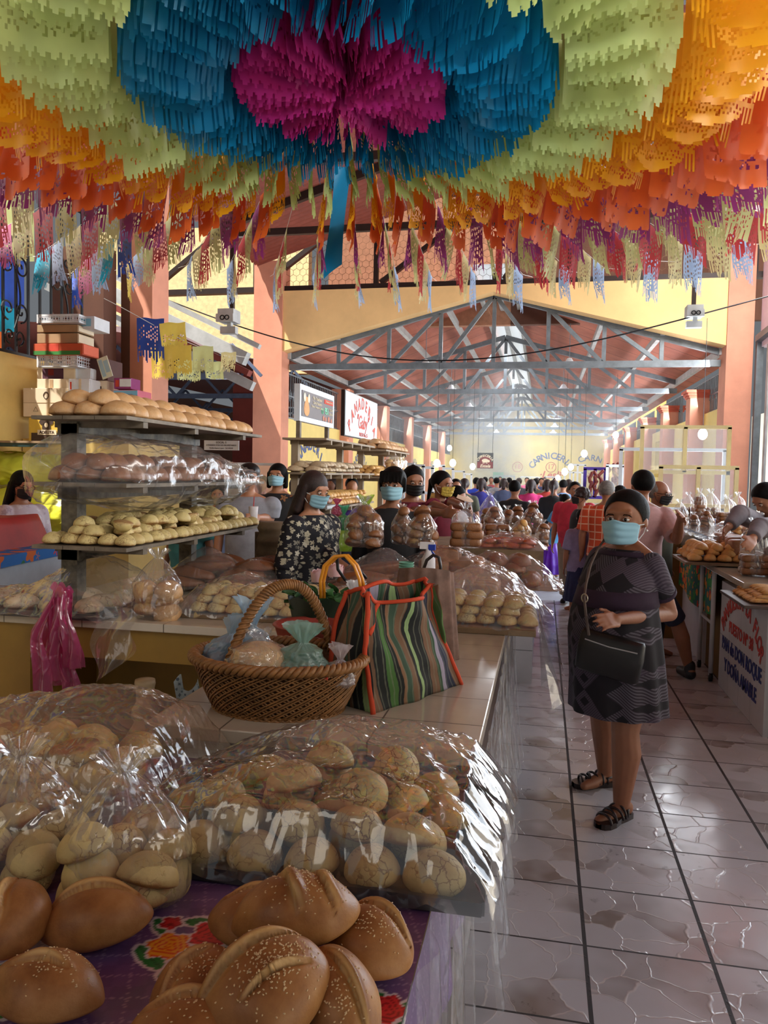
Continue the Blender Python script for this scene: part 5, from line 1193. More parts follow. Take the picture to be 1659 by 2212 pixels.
# the woman in the aisle ------------------------------------------------------
WL = (.385, 3.74, 0); wr = R(-48)
fw = Vector((math.sin(wr), -math.cos(wr), 0)); rt = Vector((math.cos(wr), math.sin(wr), 0))
def woman_extra(root, T, H, hs, S, el, hd, RI, ank):
    # dress skirt and bodice, yoke band, bag and strap, sandals, earring
    A = MB(); h = 1.50
    rg_ = [(0, -.004, .315, .152, .148), (0, -.006, .335, .152, .146), (0, -.012, .42, .146, .144), (0, -.022, .50, .141, .146), (0, -.032, .57, .136, .146), (0, -.034, .63, .130, .138), (0, -.030, .68, .121, .122), (0, -.022, .73, .120, .108), (0, -.006, .785, .116, .078), (0, .004, .825, .078, .050)]
    tube_ring(A, rg_, 120, .035, 11, 2); A.v = [tuple(Vector(p)*h) for p in A.v]
    for i in (0, 1): A.tube([S[i]+Vector((0, 0, .0)), S[i].lerp(el[i], .56)], [.054, .060], 16); A.cap(S[i], S[i].lerp(el[i], .15), .052, .054)
    vox(A, 'dress', M_dress, root, .0055, 2, [(Vector((0, 0, .480)), (0, 0, -1))])
    A = MB(); tube_ring(A, [(cx*h, cy*h, z*h, (rx+.0035)*h, (ry+.0035)*h) for cx, cy, z, rx, ry in ((0, -.032, .655, .1255, .130), (0, -.030, .68, .121, .122), (0, -.026, .705, .1205, .115))], 60); A.obj('waistband', M_plum, root, True)
    for i in (0, 1): A = MB().tube([S[i].lerp(el[i], .54), S[i].lerp(el[i], .60)], [.062, .063], 18); A.obj('sleeve_cuff', M_plum, root, True)
    A = MB(); yk = [(0, .002, .806, .098, .064), (0, .004, .820, .084, .056)]; tube_ring(A, [(cx*h, cy*h, z*h, (rx+.004)*h, (ry+.004)*h) for cx, cy, z, rx, ry in yk], 40); A.obj('neckline_yoke', M_plum, root, True)
    bag = MB(); bc = RI @ P(1318, 1412, Y=3.50); bx = Vector((1, .0, 0)); n = 24
    M = Matrix.Translation(bc) @ Matrix.Rotation(R(30), 4, 'Z') @ Matrix.Rotation(R(9), 4, 'Y')
    bag.loft([(0, 0, -.10, .125, .03), (0, 0, -.09, .14, .04), (0, 0, .0, .145, .042), (0, 0, .07, .14, .036), (0, 0, .085, .132, .02)], 28, M=M, sq=.5); b = bag.obj('shoulder_bag', M_dark_bag, root, True)
    MB().tube([M @ Vector((-.11, -.045, .045)), M @ Vector((0, -.05, .04)), M @ Vector((.12, -.045, .045))], .003, 5).obj('zip', M_gsteel, b)
    sp = [RI @ P(x, y, Y=yy) for x, y, yy in ((1306, 1165, 3.72), (1292, 1185, 3.66), (1276, 1220, 3.58), (1266, 1262, 3.50), (1262, 1292, 3.44), (1266, 1330, 3.40), (1272, 1372, 3.42))]
    MB().tube(sp, .006, 6).obj('bag_strap', plain('taupe_strap', (92, 76, 68), .6), root); r0 = RI @ P(1263, 1292, Y=3.43)
    MB().tube([r0+Vector((.018*math.cos(a), 0, .018*math.sin(a))) for a in np.linspace(0, 2*PI, 15)[:-1]], .003, 5, closed=True).obj('buckle_ring', plain('steel_ring', (190, 186, 176), .3, .8), root)
    MB().ell(H(.80, -.02, -.36), (.006, .006, .006), 8, 6).obj('earring', M_eyew, root, True)
    M_sd = plain('dark_brown_sandal', (42, 28, 26), .3)
    for i, a in enumerate(ank):
        ft = Matrix.Rotation((.15, -.35)[i], 3, 'Z') @ Vector((0, -1, 0)); sd = ft.cross(Vector((0, 0, 1)))
        A = MB(); rings = []
        for q, w in ((-.055, .024), (-.045, .036), (0, .038), (.05, .036), (.10, .046), (.14, .044), (.165, .03), (.172, .015)):
            c = Vector((a.x, a.y, 0))+ft*q; rings.append((c, w))
        for z in (.0, .026):
            pass
        vs = [tuple(c+sd*w*s+Vector((0, 0, z))) for z in (0, .026) for c, w in rings for s in (-1, 1)]; nn = len(rings); fs = []
        for j in range(nn-1):
            b0 = 2*j; t0 = 2*nn+2*j; fs += [(b0, b0+2, b0+3, b0+1), (t0, t0+1, t0+3, t0+2), (b0, t0, t0+2, b0+2), (b0+1, b0+3, t0+3, t0+1)]
        A.addv(vs, fs); A.obj('sandal_sole', M_sd, root)
        Bb = MB()
        for q, tw in ((.03, .1), (.065, .5), (.085, -.5), (.11, .4), (.13, -.3)):
            c = Vector((a.x, a.y, 0))+ft*q; Bb.tube([c+sd*.046*math.cos(t_)+ft*tw*.03*math.cos(t_)+Vector((0, 0, .022+(.062-.22*q)*math.sin(t_)*1.0)) for t_ in np.linspace(0, PI, 12)], .006, 6)
        c = Vector((a.x, a.y, 0)); Bb.tube([c+sd*.036*math.cos(t_)-ft*.050*math.sin(t_)+ft*.01+Vector((0, 0, .05)) for t_ in np.linspace(0, PI, 12)], .0055, 6); Bb.bar(c+sd*.036+Vector((0, 0, .02)), c+sd*.036+Vector((0, 0, .052)), .009); Bb.bar(c-sd*.036+Vector((0, 0, .02)), c-sd*.036+Vector((0, 0, .052)), .009)
        Bb.obj('sandal_straps', M_sd, root, True)
person('woman in the aisle in a dark geometric-print dress and pale blue mask, black bag', WL, wr, 1.50, True, 1.16, .022, 1.27, R(24), R(2), 'brown', hair='bun', mask=M_maskb, vox_=.0062,
       armL=P(1446, 1325, Y=3.80), handL=P(1330, 1338, Y=3.40), armR=P(1262, 1300, Y=4.02), handR=P(1262, 1385, Y=3.78), feet=[(P(1336, 1745, z=.0).x+.0, 3.62, 0), (P(1290, 1680, z=0).x+.03, 4.0, 0)], curl=.35, hand_up=(-.15, -.9, .35), extra=woman_extra)
bl = cloth('black_tee', (30, 30, 34)); grey = cloth('grey_tee', (146, 148, 158)); teal = cloth('teal_tee', (64, 132, 134)); jean = cloth('dark_jeans', (36, 42, 62)); bur = cloth('burgundy_blouse', (112, 26, 48)); redt = cloth('red_polo', (206, 54, 76)); pinkt = cloth('dusty_pink_tee', (186, 144, 142)); khaki = cloth('khaki_cloth', (150, 136, 116)); navy = cloth('navy_cloth', (40, 46, 86)); vio = cloth('violet_satin_skirt', (92, 24, 190), .4); white = cloth('white_cloth', (222, 218, 222)); skyb = cloth('sky_blue_shawl', (70, 150, 200)); oliv = cloth('olive_cloth', (80, 84, 70)); char = cloth('charcoal_cloth', (64, 66, 74)); lav = cloth('lavender_blouse', (150, 140, 180)); greysh = cloth('grey_shirt', (120, 112, 118))
floral = mat_floral('black_floral_blouse', (22, 20, 30), [(190, 182, 158), (140, 136, 124), (214, 208, 190)], 26, .30)
t_ = NT('orange_plaid'); v_ = t_.coord(); s_ = t_.add('ShaderNodeSeparateXYZ', {0: v_}); a_ = t_.math('LESS_THAN', t_.math('FRACT', t_.math('MULTIPLY', s_.outputs[2], 13)), .14); b_ = t_.math('LESS_THAN', t_.math('FRACT', t_.math('MULTIPLY', s_.outputs[0], 13)), .14)
plaid = t_.fin(t_.bsdf(t_.mix(t_.math('MAXIMUM', a_, b_), lin((214, 82, 44)), lin((236, 190, 160))), .8))
def at(px, py_top, Y, h):
    """ground point for a person whose head top shows at the pixel, standing so that the head is at height h"""
    p = P(px, py_top, Y=Y); return (p.x, p.y, 0), p.z
def stand(label, px, pytop, Y, rzdeg, **k):
    (x, y, _), hz = at(px, pytop, Y, 0); h = k.pop('h', max(1.3, min(1.78, hz)))
    return person(label, (x, y, 0), R(rzdeg), h, **k)
def cup_extra(root, T, H, hs, S, el, hd, RI, ank):
    c = hd[0]+Vector((-.02, -.075, .02)); A = MB().lathe([(.03, -.05), (.033, 0), (.038, .07), (.04, .072)], 20, M=Matrix.Translation(c), caps=True); o = A.obj('paper_cup', white, None)
    o.matrix_world = RI.inverted(); tag(o, 'white paper cup with a red straw held by the man in the cap', 'cup')
    s = MB().tube([c+Vector((0, 0, .05)), c+Vector((.005, 0, .15))], .004, 6).obj('straw', plain('red_straw', (200, 50, 50), .4), o)
stand('man in a grey tee and black cap holding a cup near the salmon column', 538, 1003, 6.0, 12, sk='tan', top=dict(m=grey, hem=.40, sleeve=.85, loose=.018), bottom=dict(m=jean), hair='short', glasses=True, vox_=.010, wide=1.12, belly=.012, extra=combine(cap_hat(M_black), cup_extra), armL=P(583, 1120, Y=6.05), handL=P(556, 1118, Y=5.78))
stand('young person in a printed black tee and pale mask behind the man in the cap', 600, 1003, 6.8, 2, female=True, sk='tan', top=dict(m=mat_floral('black_tee_brown_print', (26, 26, 30), [(26, 26, 30), (140, 96, 60), (26, 26, 30)], 9), sleeve=.7), bottom=dict(m=bl), hair='bob', mask=M_maskb, vox_=.011)
stand('person in a teal tee hidden behind the left rack shelves', 408, 1058, 6.4, -10, sk='brown', top=dict(m=teal, sleeve=.7, loose=.02), bottom=dict(m=jean), hair='short', mask=M_maskk, vox_=.013, wide=1.15, belly=.02)
stand('man in a blue striped shirt seen between the rack and the cap man', 470, 1052, 8.0, 20, sk='tan', top=dict(m=cloth('pale_blue_shirt', (120, 136, 170)), sleeve=.7), bottom=dict(m=jean), vox_=.014)
stand('woman with long dark hair in a black floral blouse and blue mask', 678, 1030, 4.55, 64, h=1.56, female=True, wide=1.08, hp=R(20), sk='tan', top=dict(m=floral, sleeve=1.2, loose=.018, hem=.42), bottom=dict(m=bl), hair='longside', hairm=M_hairb, mask=M_maskb, vox_=.0085, belly=.012, armL=P(700, 1200, Y=4.5), handL=P(760, 1235, Y=4.3))
stand('person in a black lettered shirt and pale mask behind the bread bags', 850, 1012, 4.95, 0, hp=R(8), sk='brown', top=dict(m=bl, sleeve=1.8, collar=1), bottom=dict(m=jean), hair='fringe', mask=M_maskb, vox_=.009, h=1.60)
stand('woman in burgundy with a black mask handling bread behind the counter', 893, 1010, 5.9, 28, female=True, hp=R(16), sk='brown', top=dict(m=bur, sleeve=.8, loose=.014), bottom=dict(m=bl), hair='bun', mask=M_maskk, vox_=.010, armL=P(938, 1092, Y=5.7), handL=P(975, 1105, Y=5.4), armR=P(905, 1105, Y=5.6), handR=P(960, 1108, Y=5.3))
stand('woman in burgundy with a yellow printed mask and white apron strap', 955, 1020, 6.5, 62, female=True, hp=R(10), sk='brown', top=dict(m=bur, sleeve=.8), bottom=dict(m=white, kind='skirt', hem=.25), hair='tied', mask=plain('yellow_print_mask', (210, 184, 80), .7, var=.3, scale=60), vox_=.010, armL=P(975, 1085, Y=6.3), handL=P(1010, 1098, Y=6.0))
def visor(root, T, H, hs, S, el, hd, RI, ank):
    MB().grid(lambda u, v: tuple(H(math.sin((u-.5)*2.4)*(.86+.75*v), .05-math.cos((u-.5)*2.4)*(.86+.85*v), .42-.22*v)), 16, 4).obj('sun_visor', cloth('beige_visor', (206, 176, 150)), root, True)
stand('dark-haired woman in a beige sun visor beyond the counter', 988, 1052, 7.6, 70, female=True, hp=R(25), sk='tan', top=dict(m=white, sleeve=.8), bottom=dict(m=navy), hair='tied', vox_=.013, extra=visor)
stand('woman in a violet satin skirt and sky blue shawl bending by the woven basket', 1192, 1110, 11.0, 60, h=1.35, female=True, lean=-R(20)*-1, sk='tan', top=dict(m=skyb, sleeve=.6, loose=.02), bottom=dict(m=vio, kind='skirt', hem=.16, flare=.22), hair='bun', vox_=.015)
stand('broad man in a red polo shirt facing the stalls', 1243, 1042, 9.8, -15, sk='tan', wide=1.2, belly=.03, top=dict(m=redt, sleeve=.8, loose=.015), bottom=dict(m=khaki, hem=.06), vox_=.014, hy=R(25), hair='short', extra=shoes(M_black))
stand('curly-haired woman in black with a black mask before the red polo man', 1256, 1056, 9.2, -72, female=True, sk='tan', top=dict(m=bl, sleeve=.9), bottom=dict(m=bl), hair='curly', hairm=M_hairb, mask=M_maskk, vox_=.013)
stand('girl with two long black braids seen from behind with a black backpack', 1258, 1108, 8.4, 178, female=True, h=1.22, sk='tan', top=dict(m=lav, sleeve=.9, loose=.015), bottom=dict(m=navy, kind='skirt', hem=.2), hair='braids', vox_=.012, eyes=False)
stand('man in an orange plaid shirt with cropped grey hair, seen from behind', 1312, 1040, 8.2, 160, sk='tan', wide=1.15, top=dict(m=plaid, sleeve=.8, loose=.018), bottom=dict(m=char), hair='short', hairm=M_grey, vox_=.013, eyes=False)
stand('person with black hair between the plaid shirt and the pink tee', 1340, 1050, 9.0, 170, sk='tan', top=dict(m=navy, sleeve=.8), bottom=dict(m=bl), hair='short', vox_=.014, eyes=False)
pk = P(1392, 1010, Y=6.05)
person('man in a dusty pink tee and shorts seen from behind, dark trainers', (pk.x, 6.15, 0), R(198), 1.62, wide=1.08, sk='brown', top=dict(m=pinkt, sleeve=.85, loose=.016, hem=.40), bottom=dict(m=jean, hem=.30), hair='short', vox_=.009, eyes=False, feet=[(P(1395, 1440, z=0).x, 6.5, 0), (P(1462, 1430, z=0).x, 6.35, 0)], armR=P(1462, 1165, Y=5.95), handR=P(1470, 1120, Y=5.6), extra=shoes(plain('black_trainer', (34, 34, 38), .5)))
stand('grey-haired man in glasses and a black mask beside the pink tee man', 1424, 1040, 7.1, -62*-1, sk='brown', top=dict(m=oliv, sleeve=.8), bottom=dict(m=jean), hair='receding', hairm=M_grey, mask=M_maskk, glasses=True, hp=R(14), vox_=.011)
vn = P(1640, 1050, Y=6.3)
person('bread seller in a grey shirt bending over the right stall', (vn.x+.35, 6.5, 0), R(-62), 1.62, sk='tan', lean=R(28), hp=R(16), top=dict(m=greysh, sleeve=1.85, loose=.014), bottom=dict(m=white, kind='skirt', hem=.25), hair='short', vox_=.010, armR=P(1598, 1110, Y=5.9), handR=P(1572, 1140, Y=5.75), armL=P(1640, 1140, Y=5.6), handL=P(1625, 1165, Y=5.4))
stand('dark-capped person far behind the heaped bread bags at right', 1513, 1070, 10.5, 150, sk='tan', top=dict(m=navy, sleeve=.8), bottom=dict(m=bl), hair='short', vox_=.018, eyes=False)
stand('woman with wavy black hair in a white lace blouse at far left', 48, 1018, 5.3, 70, female=True, h=1.52, hp=R(18), sk='tan', top=dict(m=mat_floral('white_lace_blouse', (214, 204, 214), [(190, 176, 190), (230, 226, 232), (160, 130, 150)], 20), sleeve=1.2, loose=.02), bottom=dict(m=bl), hair='long', glasses=True, mask=M_maskk, vox_=.010)
CROWD = [(566, 1040, 9, 0, 'tan', grey, 'grey hair behind the cap man'), (640, 1050, 9.5, 30, 'tan', white, 'head behind the centre rack, white shirt'), (985, 1044, 10.5, 20, 'tan', greysh, 'grey shirt behind the sun visor woman'), (1003, 1058, 12, 190, 'tan', oliv, 'olive shirt left of the green banner'),
 (1029, 1038, 17, 185, 'tan', cloth('royal_blue_jacket', (40, 70, 190)), 'royal blue jacket'), (1040, 1046, 14, 175, 'tan', cloth('blue_red_backpack', (60, 60, 150)), 'blue and red backpack'), (1048, 1042, 22, 180, 'tan', char, 'charcoal top in front of the meat stall'), (1061, 1036, 24, 5, 'brown', cloth('dark_red_top', (130, 40, 50)), 'dark red cap and top'),
 (1073, 1046, 19, 160, 'tan', grey, 'grey top below the green banner'), (1088, 1044, 16, 182, 'tan', cloth('slate_jacket', (70, 80, 110)), 'slate jacket and red cap'), (1100, 1052, 21, 170, 'tan', khaki, 'khaki top in the smoke'), (1121, 1043, 20, 180, 'brown', char, 'charcoal jacket in the middle of the hall'),
 (1138, 1044, 26, 0, 'tan', cloth('rose_top', (220, 110, 150)), 'rose top'), (1147, 1050, 13.5, 178, 'brown', cloth('magenta_top', (220, 60, 130)), 'magenta top'), (1157, 1048, 18, 170, 'tan', oliv, 'dark green top'), (1160, 1042, 27, 0, 'tan', skyb, 'pale blue cap'), (1169, 1050, 23, 10, 'brown', navy, 'navy backpack'),
 (1182, 1050, 15, 180, 'tan', cloth('brick_shawl', (180, 60, 50)), 'brick red shawl'), (1199, 1040, 25, 0, 'tan', khaki, 'sand jacket'), (1196, 1056, 12.2, 170, 'brown', bl, 'black tee and short black hair'), (1217, 1046, 14.5, 175, 'tan', cloth('light_blue_shirt', (120, 160, 210)), 'light blue shirt and dark hat'), (1228, 1050, 16.5, 190, 'brown', cloth('brown_cardigan', (90, 60, 50)), 'brown cardigan'),
 (1112, 1070, 10, 160, 'tan', bl, 'black top behind the riser bags'), (952, 1048, 13, 10, 'tan', cloth('mustard_top', (170, 130, 60)), 'mustard top near the hanging bulbs'), (760, 1046, 9, 20, 'tan', cloth('purple_hat', (90, 60, 150)), 'purple hat behind the bun shelves'), (716, 1046, 10, 0, 'brown', char, 'charcoal top behind the shelf post'), (1176, 1044, 30, 0, 'tan', white, 'white shirt farthest down the hall'), (1080, 1040, 30, 0, 'tan', lav, 'lavender top far down the hall')]
for i, (px_, py_, Y, rz_, sk_, m_, d_) in enumerate(CROWD):
    stand(f'distant shopper in the hall, {d_}', px_, py_, Y, rz_, sk=sk_, top=dict(m=m_, sleeve=.8, loose=.014), bottom=dict(m=(jean, bl, navy, char)[i % 4]), hair=('short', 'bob', 'short', 'tied')[i % 4], hairm=(M_hair, M_hairb)[i % 2], vox_=.022, eyes=False, group='shoppers down the hall', h=1.5)
# ================================================================ props of the near stall
# wicker basket ---------------------------------------------------------------
M_wick = plain('honey_wicker', (150, 104, 58), .45, var=.25, scale=30, bump=.3); M_wickd = plain('inner_wicker_weave', (120, 80, 44), .6, var=.35, scale=60, bump=.8)
BC = Vector((-.775, 2.215, .851)); t = thing('wicker_basket', 'oval wicker basket with arched handle and plastic bags on the tiled counter', 'basket', BC)
def bw(a, q, e=0):   # basket wall point: angle, height 0..1
    rx = .195+.068*q**.8+e; ry = .150+.052*q**.8+e; return Vector((rx*math.cos(a), ry*math.sin(a), .155*q))
MB().grid(lambda u, v: tuple(bw(2*PI*u, v*.96, -.006-.002*math.sin(u*2*PI*44)*math.cos(v*60))), 176, 30).obj('woven_wall', M_wickd, t, True)
MB().loft([(0, 0, 0, .19, .146), (0, 0, .008, .19, .146)], 40).obj('base', M_wick, t)
mb = MB(); NL = 34
for k in range(NL):
    for s in (1, -1):
        for o in (0, .07): mb.tube([bw(2*PI*k/NL+o+s*v*1.15, .02+.93*v, .004+.002*s) for v in np.linspace(0, 1, 9)], .0026, 5)
mb.obj('lattice', M_wick, t, True)
mb = MB()
for ph in range(3): mb.tube([bw(a, 1)+Vector((.012*math.cos(a)*math.cos(26*a+ph*2.09), .012*math.sin(a)*math.cos(26*a+ph*2.09), .010*math.sin(26*a+ph*2.09))) for a in np.linspace(0, 2*PI, 260)[:-1]], .0085, 6, closed=True)
mb.obj('braided_rim', M_wick, t, True)
mb = MB()
for ph in (0, PI): mb.tube([bw(a, .03, .004)+Vector((0, 0, .006*math.sin(30*a+ph))) for a in np.linspace(0, 2*PI, 200)[:-1]], .005, 5, closed=True)
mb.obj('foot_ring', M_wick, t, True)
ha, hb_ = P(492, 1425, Y=2.14)-BC, P(722, 1385, Y=2.34)-BC; hp = []
for q in np.linspace(0, 1, 40):
    c = ha.lerp(hb_, q); tt = abs(2*q-1); c.z = (ha.z-.02)+(1.222-BC.z-ha.z+.02)*(1-tt**2.3); c.x += .012*math.sin(PI*q); hp.append(c)
h_ = MB().tube(hp, .0135, 10).obj('handle', M_wick, t, True); mb = MB()
for ph in (0, 2.1, 4.2):
    pts = []
    for i in range(240):
        q = i/239*39; a = hp[int(min(38, q))].lerp(hp[int(min(38, q))+1], q-int(min(38, q))); d = (hp[int(min(38, q))+1]-hp[int(min(38, q))]).normalized(); n1 = Vector((.5, -.86, 0)); n1 = (n1-d*n1.dot(d)).normalized(); n2 = d.cross(n1); an = i*.42+ph; pts.append(a+(n1*math.cos(an)+n2*math.sin(an))*.0135)
    mb.tube(pts, .0042, 5)
mb.obj('handle_wrapping', M_wick, h_, True)
def blob_bag(loc, r, seed, mat, label, nm='plastic_bag', knot=.5, cat='bag', lean=(0, 0), amp=.5):
    def fn(u, v):
        a = 2*PI*u; q = v; ex = ey_ = 1
        if q < .60: rad = min(1, .55+q*3)*(1-.28*max(0, q-.25)/.35)
        elif q < .74: k = (q-.60)/.14; rad = .72+(.17-.72)*k**.8
        else: k = (q-.74)/.26; rad = .17+.38*k; ex = 1+.7*k*knot; ey_ = 1-.55*k
        c = Vector((math.cos(a)*1.2, math.sin(a)*1.2, q*2.2+seed*3.7)); n = mnoise.noise(c*1.3)*.5+abs(mnoise.noise(c*2.9))*.5+abs(mnoise.noise(c*6))*.22-.2
        rad *= 1+amp*n+.16*math.sin(8*a+seed+3*q)*max(0, q-.4)
        z = r[2]*(min(q, .74)+max(0, q-.74)*(1+knot*(.35+1.1*abs(math.sin(a*1.0+seed)))))*(1+.05*n)
        return (r[0]*rad*ex*math.cos(a)+lean[0]*q*q, r[1]*rad*ey_*math.sin(a)+lean[1]*q*q, z)
    o = MB().grid(fn, 90, 56).obj(nm, mat, smooth=True, loc=loc); return tag(o, label, cat)
M_tblue = plastic('pale_blue_bag_film', .75, .3, (.62, .80, .94), gl=.6); M_tgreen = plastic('mint_bag_film', .7, .3, (.55, .86, .76), gl=.6); M_flour = plain('maize_dough', (226, 192, 146), .8, var=.12, scale=18, bump=.4)
blob_bag(P(478, 1400, Y=2.24)-Vector((0, 0, .055)), (.062, .06, .14), 3, M_tblue, 'pale blue plastic bag at the left rim of the wicker basket', lean=(.06, 0))
blob_bag(P(545, 1395, Y=2.32)-Vector((0, 0, .06)), (.07, .06, .165), 4, M_tblue, 'pale blue carrier bag with raised ears behind the dough bag', knot=1.0)
q = P(560, 1425, Y=2.16); tag(MB().ell((0, 0, 0), (.092, .075, .060), 30, 18).obj('dough', M_flour, smooth=True, loc=q+Vector((0, 0, -.005))), 'mound of pale maize dough inside the clear bag in the basket', 'dough')
blob_bag(q-Vector((0, 0, .075)), (.112, .09, .19), 7, M_bag, 'clear bag of pale maize dough in the middle of the basket', knot=-.3)
blob_bag(P(655, 1435, Y=2.17)-Vector((0, 0, .035)), (.08, .07, .135), 9, M_tgreen, 'mint green knotted bag at the right of the basket', knot=.6)
o = MB().box((-.04, -.02, -.02), (.04, .02, .008)).obj('carton', plain('red_carton', (200, 40, 36), .5), loc=P(680, 1450, Y=2.09), rot=.15); tag(bevel(o, .002), 'small red and white carton poking above the basket rim', 'carton')
blob_bag(P(735, 1440, Y=2.16)-Vector((0, 0, .06)), (.05, .045, .11), 12, plastic('rose_bag_film', .7, .3, (.9, .8, .8)), 'small rosy bag at the right end inside the basket')
# striped market bag ------------------------------------------------------------
def stripe_cols(u):
    rr = np.random.default_rng(5); base = [(112, 84, 62), (26, 30, 28), (70, 110, 52), (26, 30, 28), (140, 104, 76), (60, 84, 66), (120, 90, 66), (30, 34, 34), (150, 180, 120), (28, 30, 30), (122, 92, 70), (44, 74, 48), (150, 140, 160), (34, 38, 60), (110, 80, 58), (84, 116, 60)]
    edges = np.cumsum(rr.uniform(.012, .055, 64)); idx = np.searchsorted(edges, u % edges[-1]) % len(base); c = np.array([lin(b) for b in base])[idx]
    thin = ((u*37) % 1 < .16); c[thin] = c[thin]*.55+np.array(lin((170, 176, 150)))*.25; return c
M_str = mat_attr('striped_market_cloth', .85); M_or = cloth('orange_piping', (206, 74, 40))
SBO = Vector((-.445, 2.475, .851)); dx = Vector((.23, .42, 0)).normalized(); dy = Vector((-dx.y, dx.x, 0))
def sbag(a, q):
    """a around 0..1 (0-.5 front face), q height 0..1"""
    Wb, Wt, Db, Dt = .45, .33, .20, .10; W = Wb+(Wt-Wb)*q**.8; D = Db+(Dt-Db)*q
    per = [(-.5, -.5), (.5, -.5), (.5, .5), (-.5, .5), (-.5, -.5)]; L = [.36, .14, .36, .14]; s = a % 1; k = 0
    while k < 3 and s > L[k]: s -= L[k]; k += 1
    f = min(1, s/L[k]); x = per[k][0]+(per[k+1][0]-per[k][0])*f; y = per[k][1]+(per[k+1][1]-per[k][1])*f
    x = math.copysign(abs(x*2)**.95, x)/2; puff = .035*math.sin(PI*f)*math.sin(PI*min(1, q*1.3+.1)) if k in (0, 2) else .01*math.sin(PI*f)
    x_ = x*W; y_ = y*D+(-puff if k == 0 else puff if k == 2 else 0)
    w = .016*math.sin(f*11+q*5)*(q*.8+.2)+.010*mnoise.noise(Vector((x*6, q*5, k)))+(.028*q*math.sin(f*PI*2+1) if k == 0 else 0)
    y_ += w; x_ += .04*q*(q-.3)-.02-.055*q; z = .35*q-.05*q*math.sin(PI*f)*(k == 0)*.9-.012*math.sin(f*9)*q
    return SBO+dx*x_+dy*y_+Vector((0, 0, z))
t = thing('striped_market_bag', 'striped woven market bag with orange piping and yellow handles beside the basket', 'bag')
nu, nv = 700, 36; mb = MB().grid(lambda u, v: tuple(sbag(u, v)), nu, nv); mb.grid(lambda u, v: tuple((sbag(u*.36, 0)*(1-v)+sbag(.86-u*.36, 0)*v)), 20, 4)
me = mb.mesh('bag_body', M_str, True); uu = np.array([i/nu for j in range(nv+1) for i in range(nu+1)]+[0]*(21*5)); vv = np.array([j/nv for j in range(nv+1) for i in range(nu+1)]+[0]*(21*5))
paint(me, lambda co: stripe_cols(uu*1.35+.02*np.sin(vv*3))); b_ = link(me, 'bag_body', t); sm_ = b_.modifiers.new('th', 'SOLIDIFY'); sm_.thickness = .003
def strip(mb, pts, w, nrm=None): mb.tube(pts, w, 6)
mb = MB()
for a in (0, .36, .5, .86): strip(mb, [sbag(a, q)+(sbag(a, q)-SBO-Vector((0, 0, .16)))*.012 for q in np.linspace(0, 1, 18)], .0085)
strip(mb, [sbag(a, 1)+Vector((0, 0, .002)) for a in np.linspace(0, 1, 60)], .007); mb.obj('orange_piping', M_or, t, True)
for a0, a1 in ((.10, .02), (.26, .34)):
    mb = MB(); pts = [sbag(a0+(a1-a0)*v, 1-.32*v)+Vector((-.010, -.010, 0)) for v in np.linspace(0, 1, 8)]; strip(mb, pts, .009); mb.obj('orange_strap', M_or, t, True)
M_hy = plain('amber_plastic_handle', (226, 150, 40), .25, var=.04)
for nm, pts_, r, m, d in (('handle', ((693, 1292), (692, 1255), (700, 1222), (722, 1202), (745, 1200), (765, 1222), (776, 1252), (781, 1285)), .0055, M_hy, (0, .008)),):
    for k in d: MB().tube([P(x+k*900, y, Y=2.40+k*2) for x, y in pts_], r, 8).obj(nm, m, t, True)
MB().tube([P(x, y, Y=2.62) for x, y in ((728, 1205), (730, 1230), (745, 1252), (760, 1262))], .006, 8).obj('dark_handle', M_black, t, True)
MB().tube([P(x, y, Y=2.66) for x, y in ((742, 1203), (765, 1215), (780, 1235), (792, 1250))], .005, 8).obj('dark_handle', M_black, t, True)
blob_bag(P(768, 1300, Y=2.5)-Vector((0, 0, .09)), (.05, .05, .14), 13, plastic('white_bag_film', .7, .3), 'crumpled white plastic bag peeking from the striped market bag')
t = thing('brown_market_bag', 'faded brown market bag with one dark arched handle behind the striped bag', 'bag')
B0 = P(915, 1395, Y=2.95); B0.z = .851
MB().grid(lambda u, v: tuple(B0+Vector(((.105+.0*v+.03*(1-v))*math.cos(2*PI*u)*(1+.06*math.sin(9*2*PI*u)), .06*math.sin(2*PI*u)*(1+.06*math.sin(11*2*PI*u)), .34*v-.02*math.sin(2*PI*u)*v))), 70, 12).obj('bag_body', plain('faded_brown_cloth', (128, 100, 88), .8, var=.2, scale=20), t, True)
MB().tube([P(x, y, Y=2.93) for x, y in ((911, 1255), (914, 1232), (922, 1210), (936, 1199), (948, 1204), (952, 1225), (950, 1252))], .0065, 8).obj('handle', plain('dark_brown_handle', (40, 28, 26), .4), t, True)
# basin, roses, cups, spray
t = thing('plastic_basin', 'red-brown plastic basin between basket handle and striped bag', 'basin', P(668, 1350, Y=2.75)-Vector((0, 0, .10)))
MB().lathe([(.001, 0), (.09, .0), (.115, .05), (.13, .10), (.138, .104), (.132, .108), (.118, .1), (.10, .05), (.08, .01), (.001, .01)], 36).obj('bowl', plain('terracotta_plastic', (150, 62, 52), .4, var=.05), t, True)
rs = P(690, 1300, Y=2.95); t = thing('rose_bouquet', 'bunch of pale pink roses in dark wrap behind the basket handle', 'bouquet', rs)
M_leaf = plain('rose_leaf', (52, 96, 44), .6, var=.2); M_rose = plain('pale_pink_petal', (226, 182, 182), .6, var=.06, Subsurface_Weight=.1)
MB().grid(lambda u, v: ((.03+.10*v)*math.cos(6.28*u)-.05+.05*v, (.03+.07*v)*math.sin(6.28*u), -.22+.24*v+.01*math.sin(u*40)*v), 40, 8).obj('wrapping', plain('dark_green_wrap', (28, 48, 36), .4), t, True)
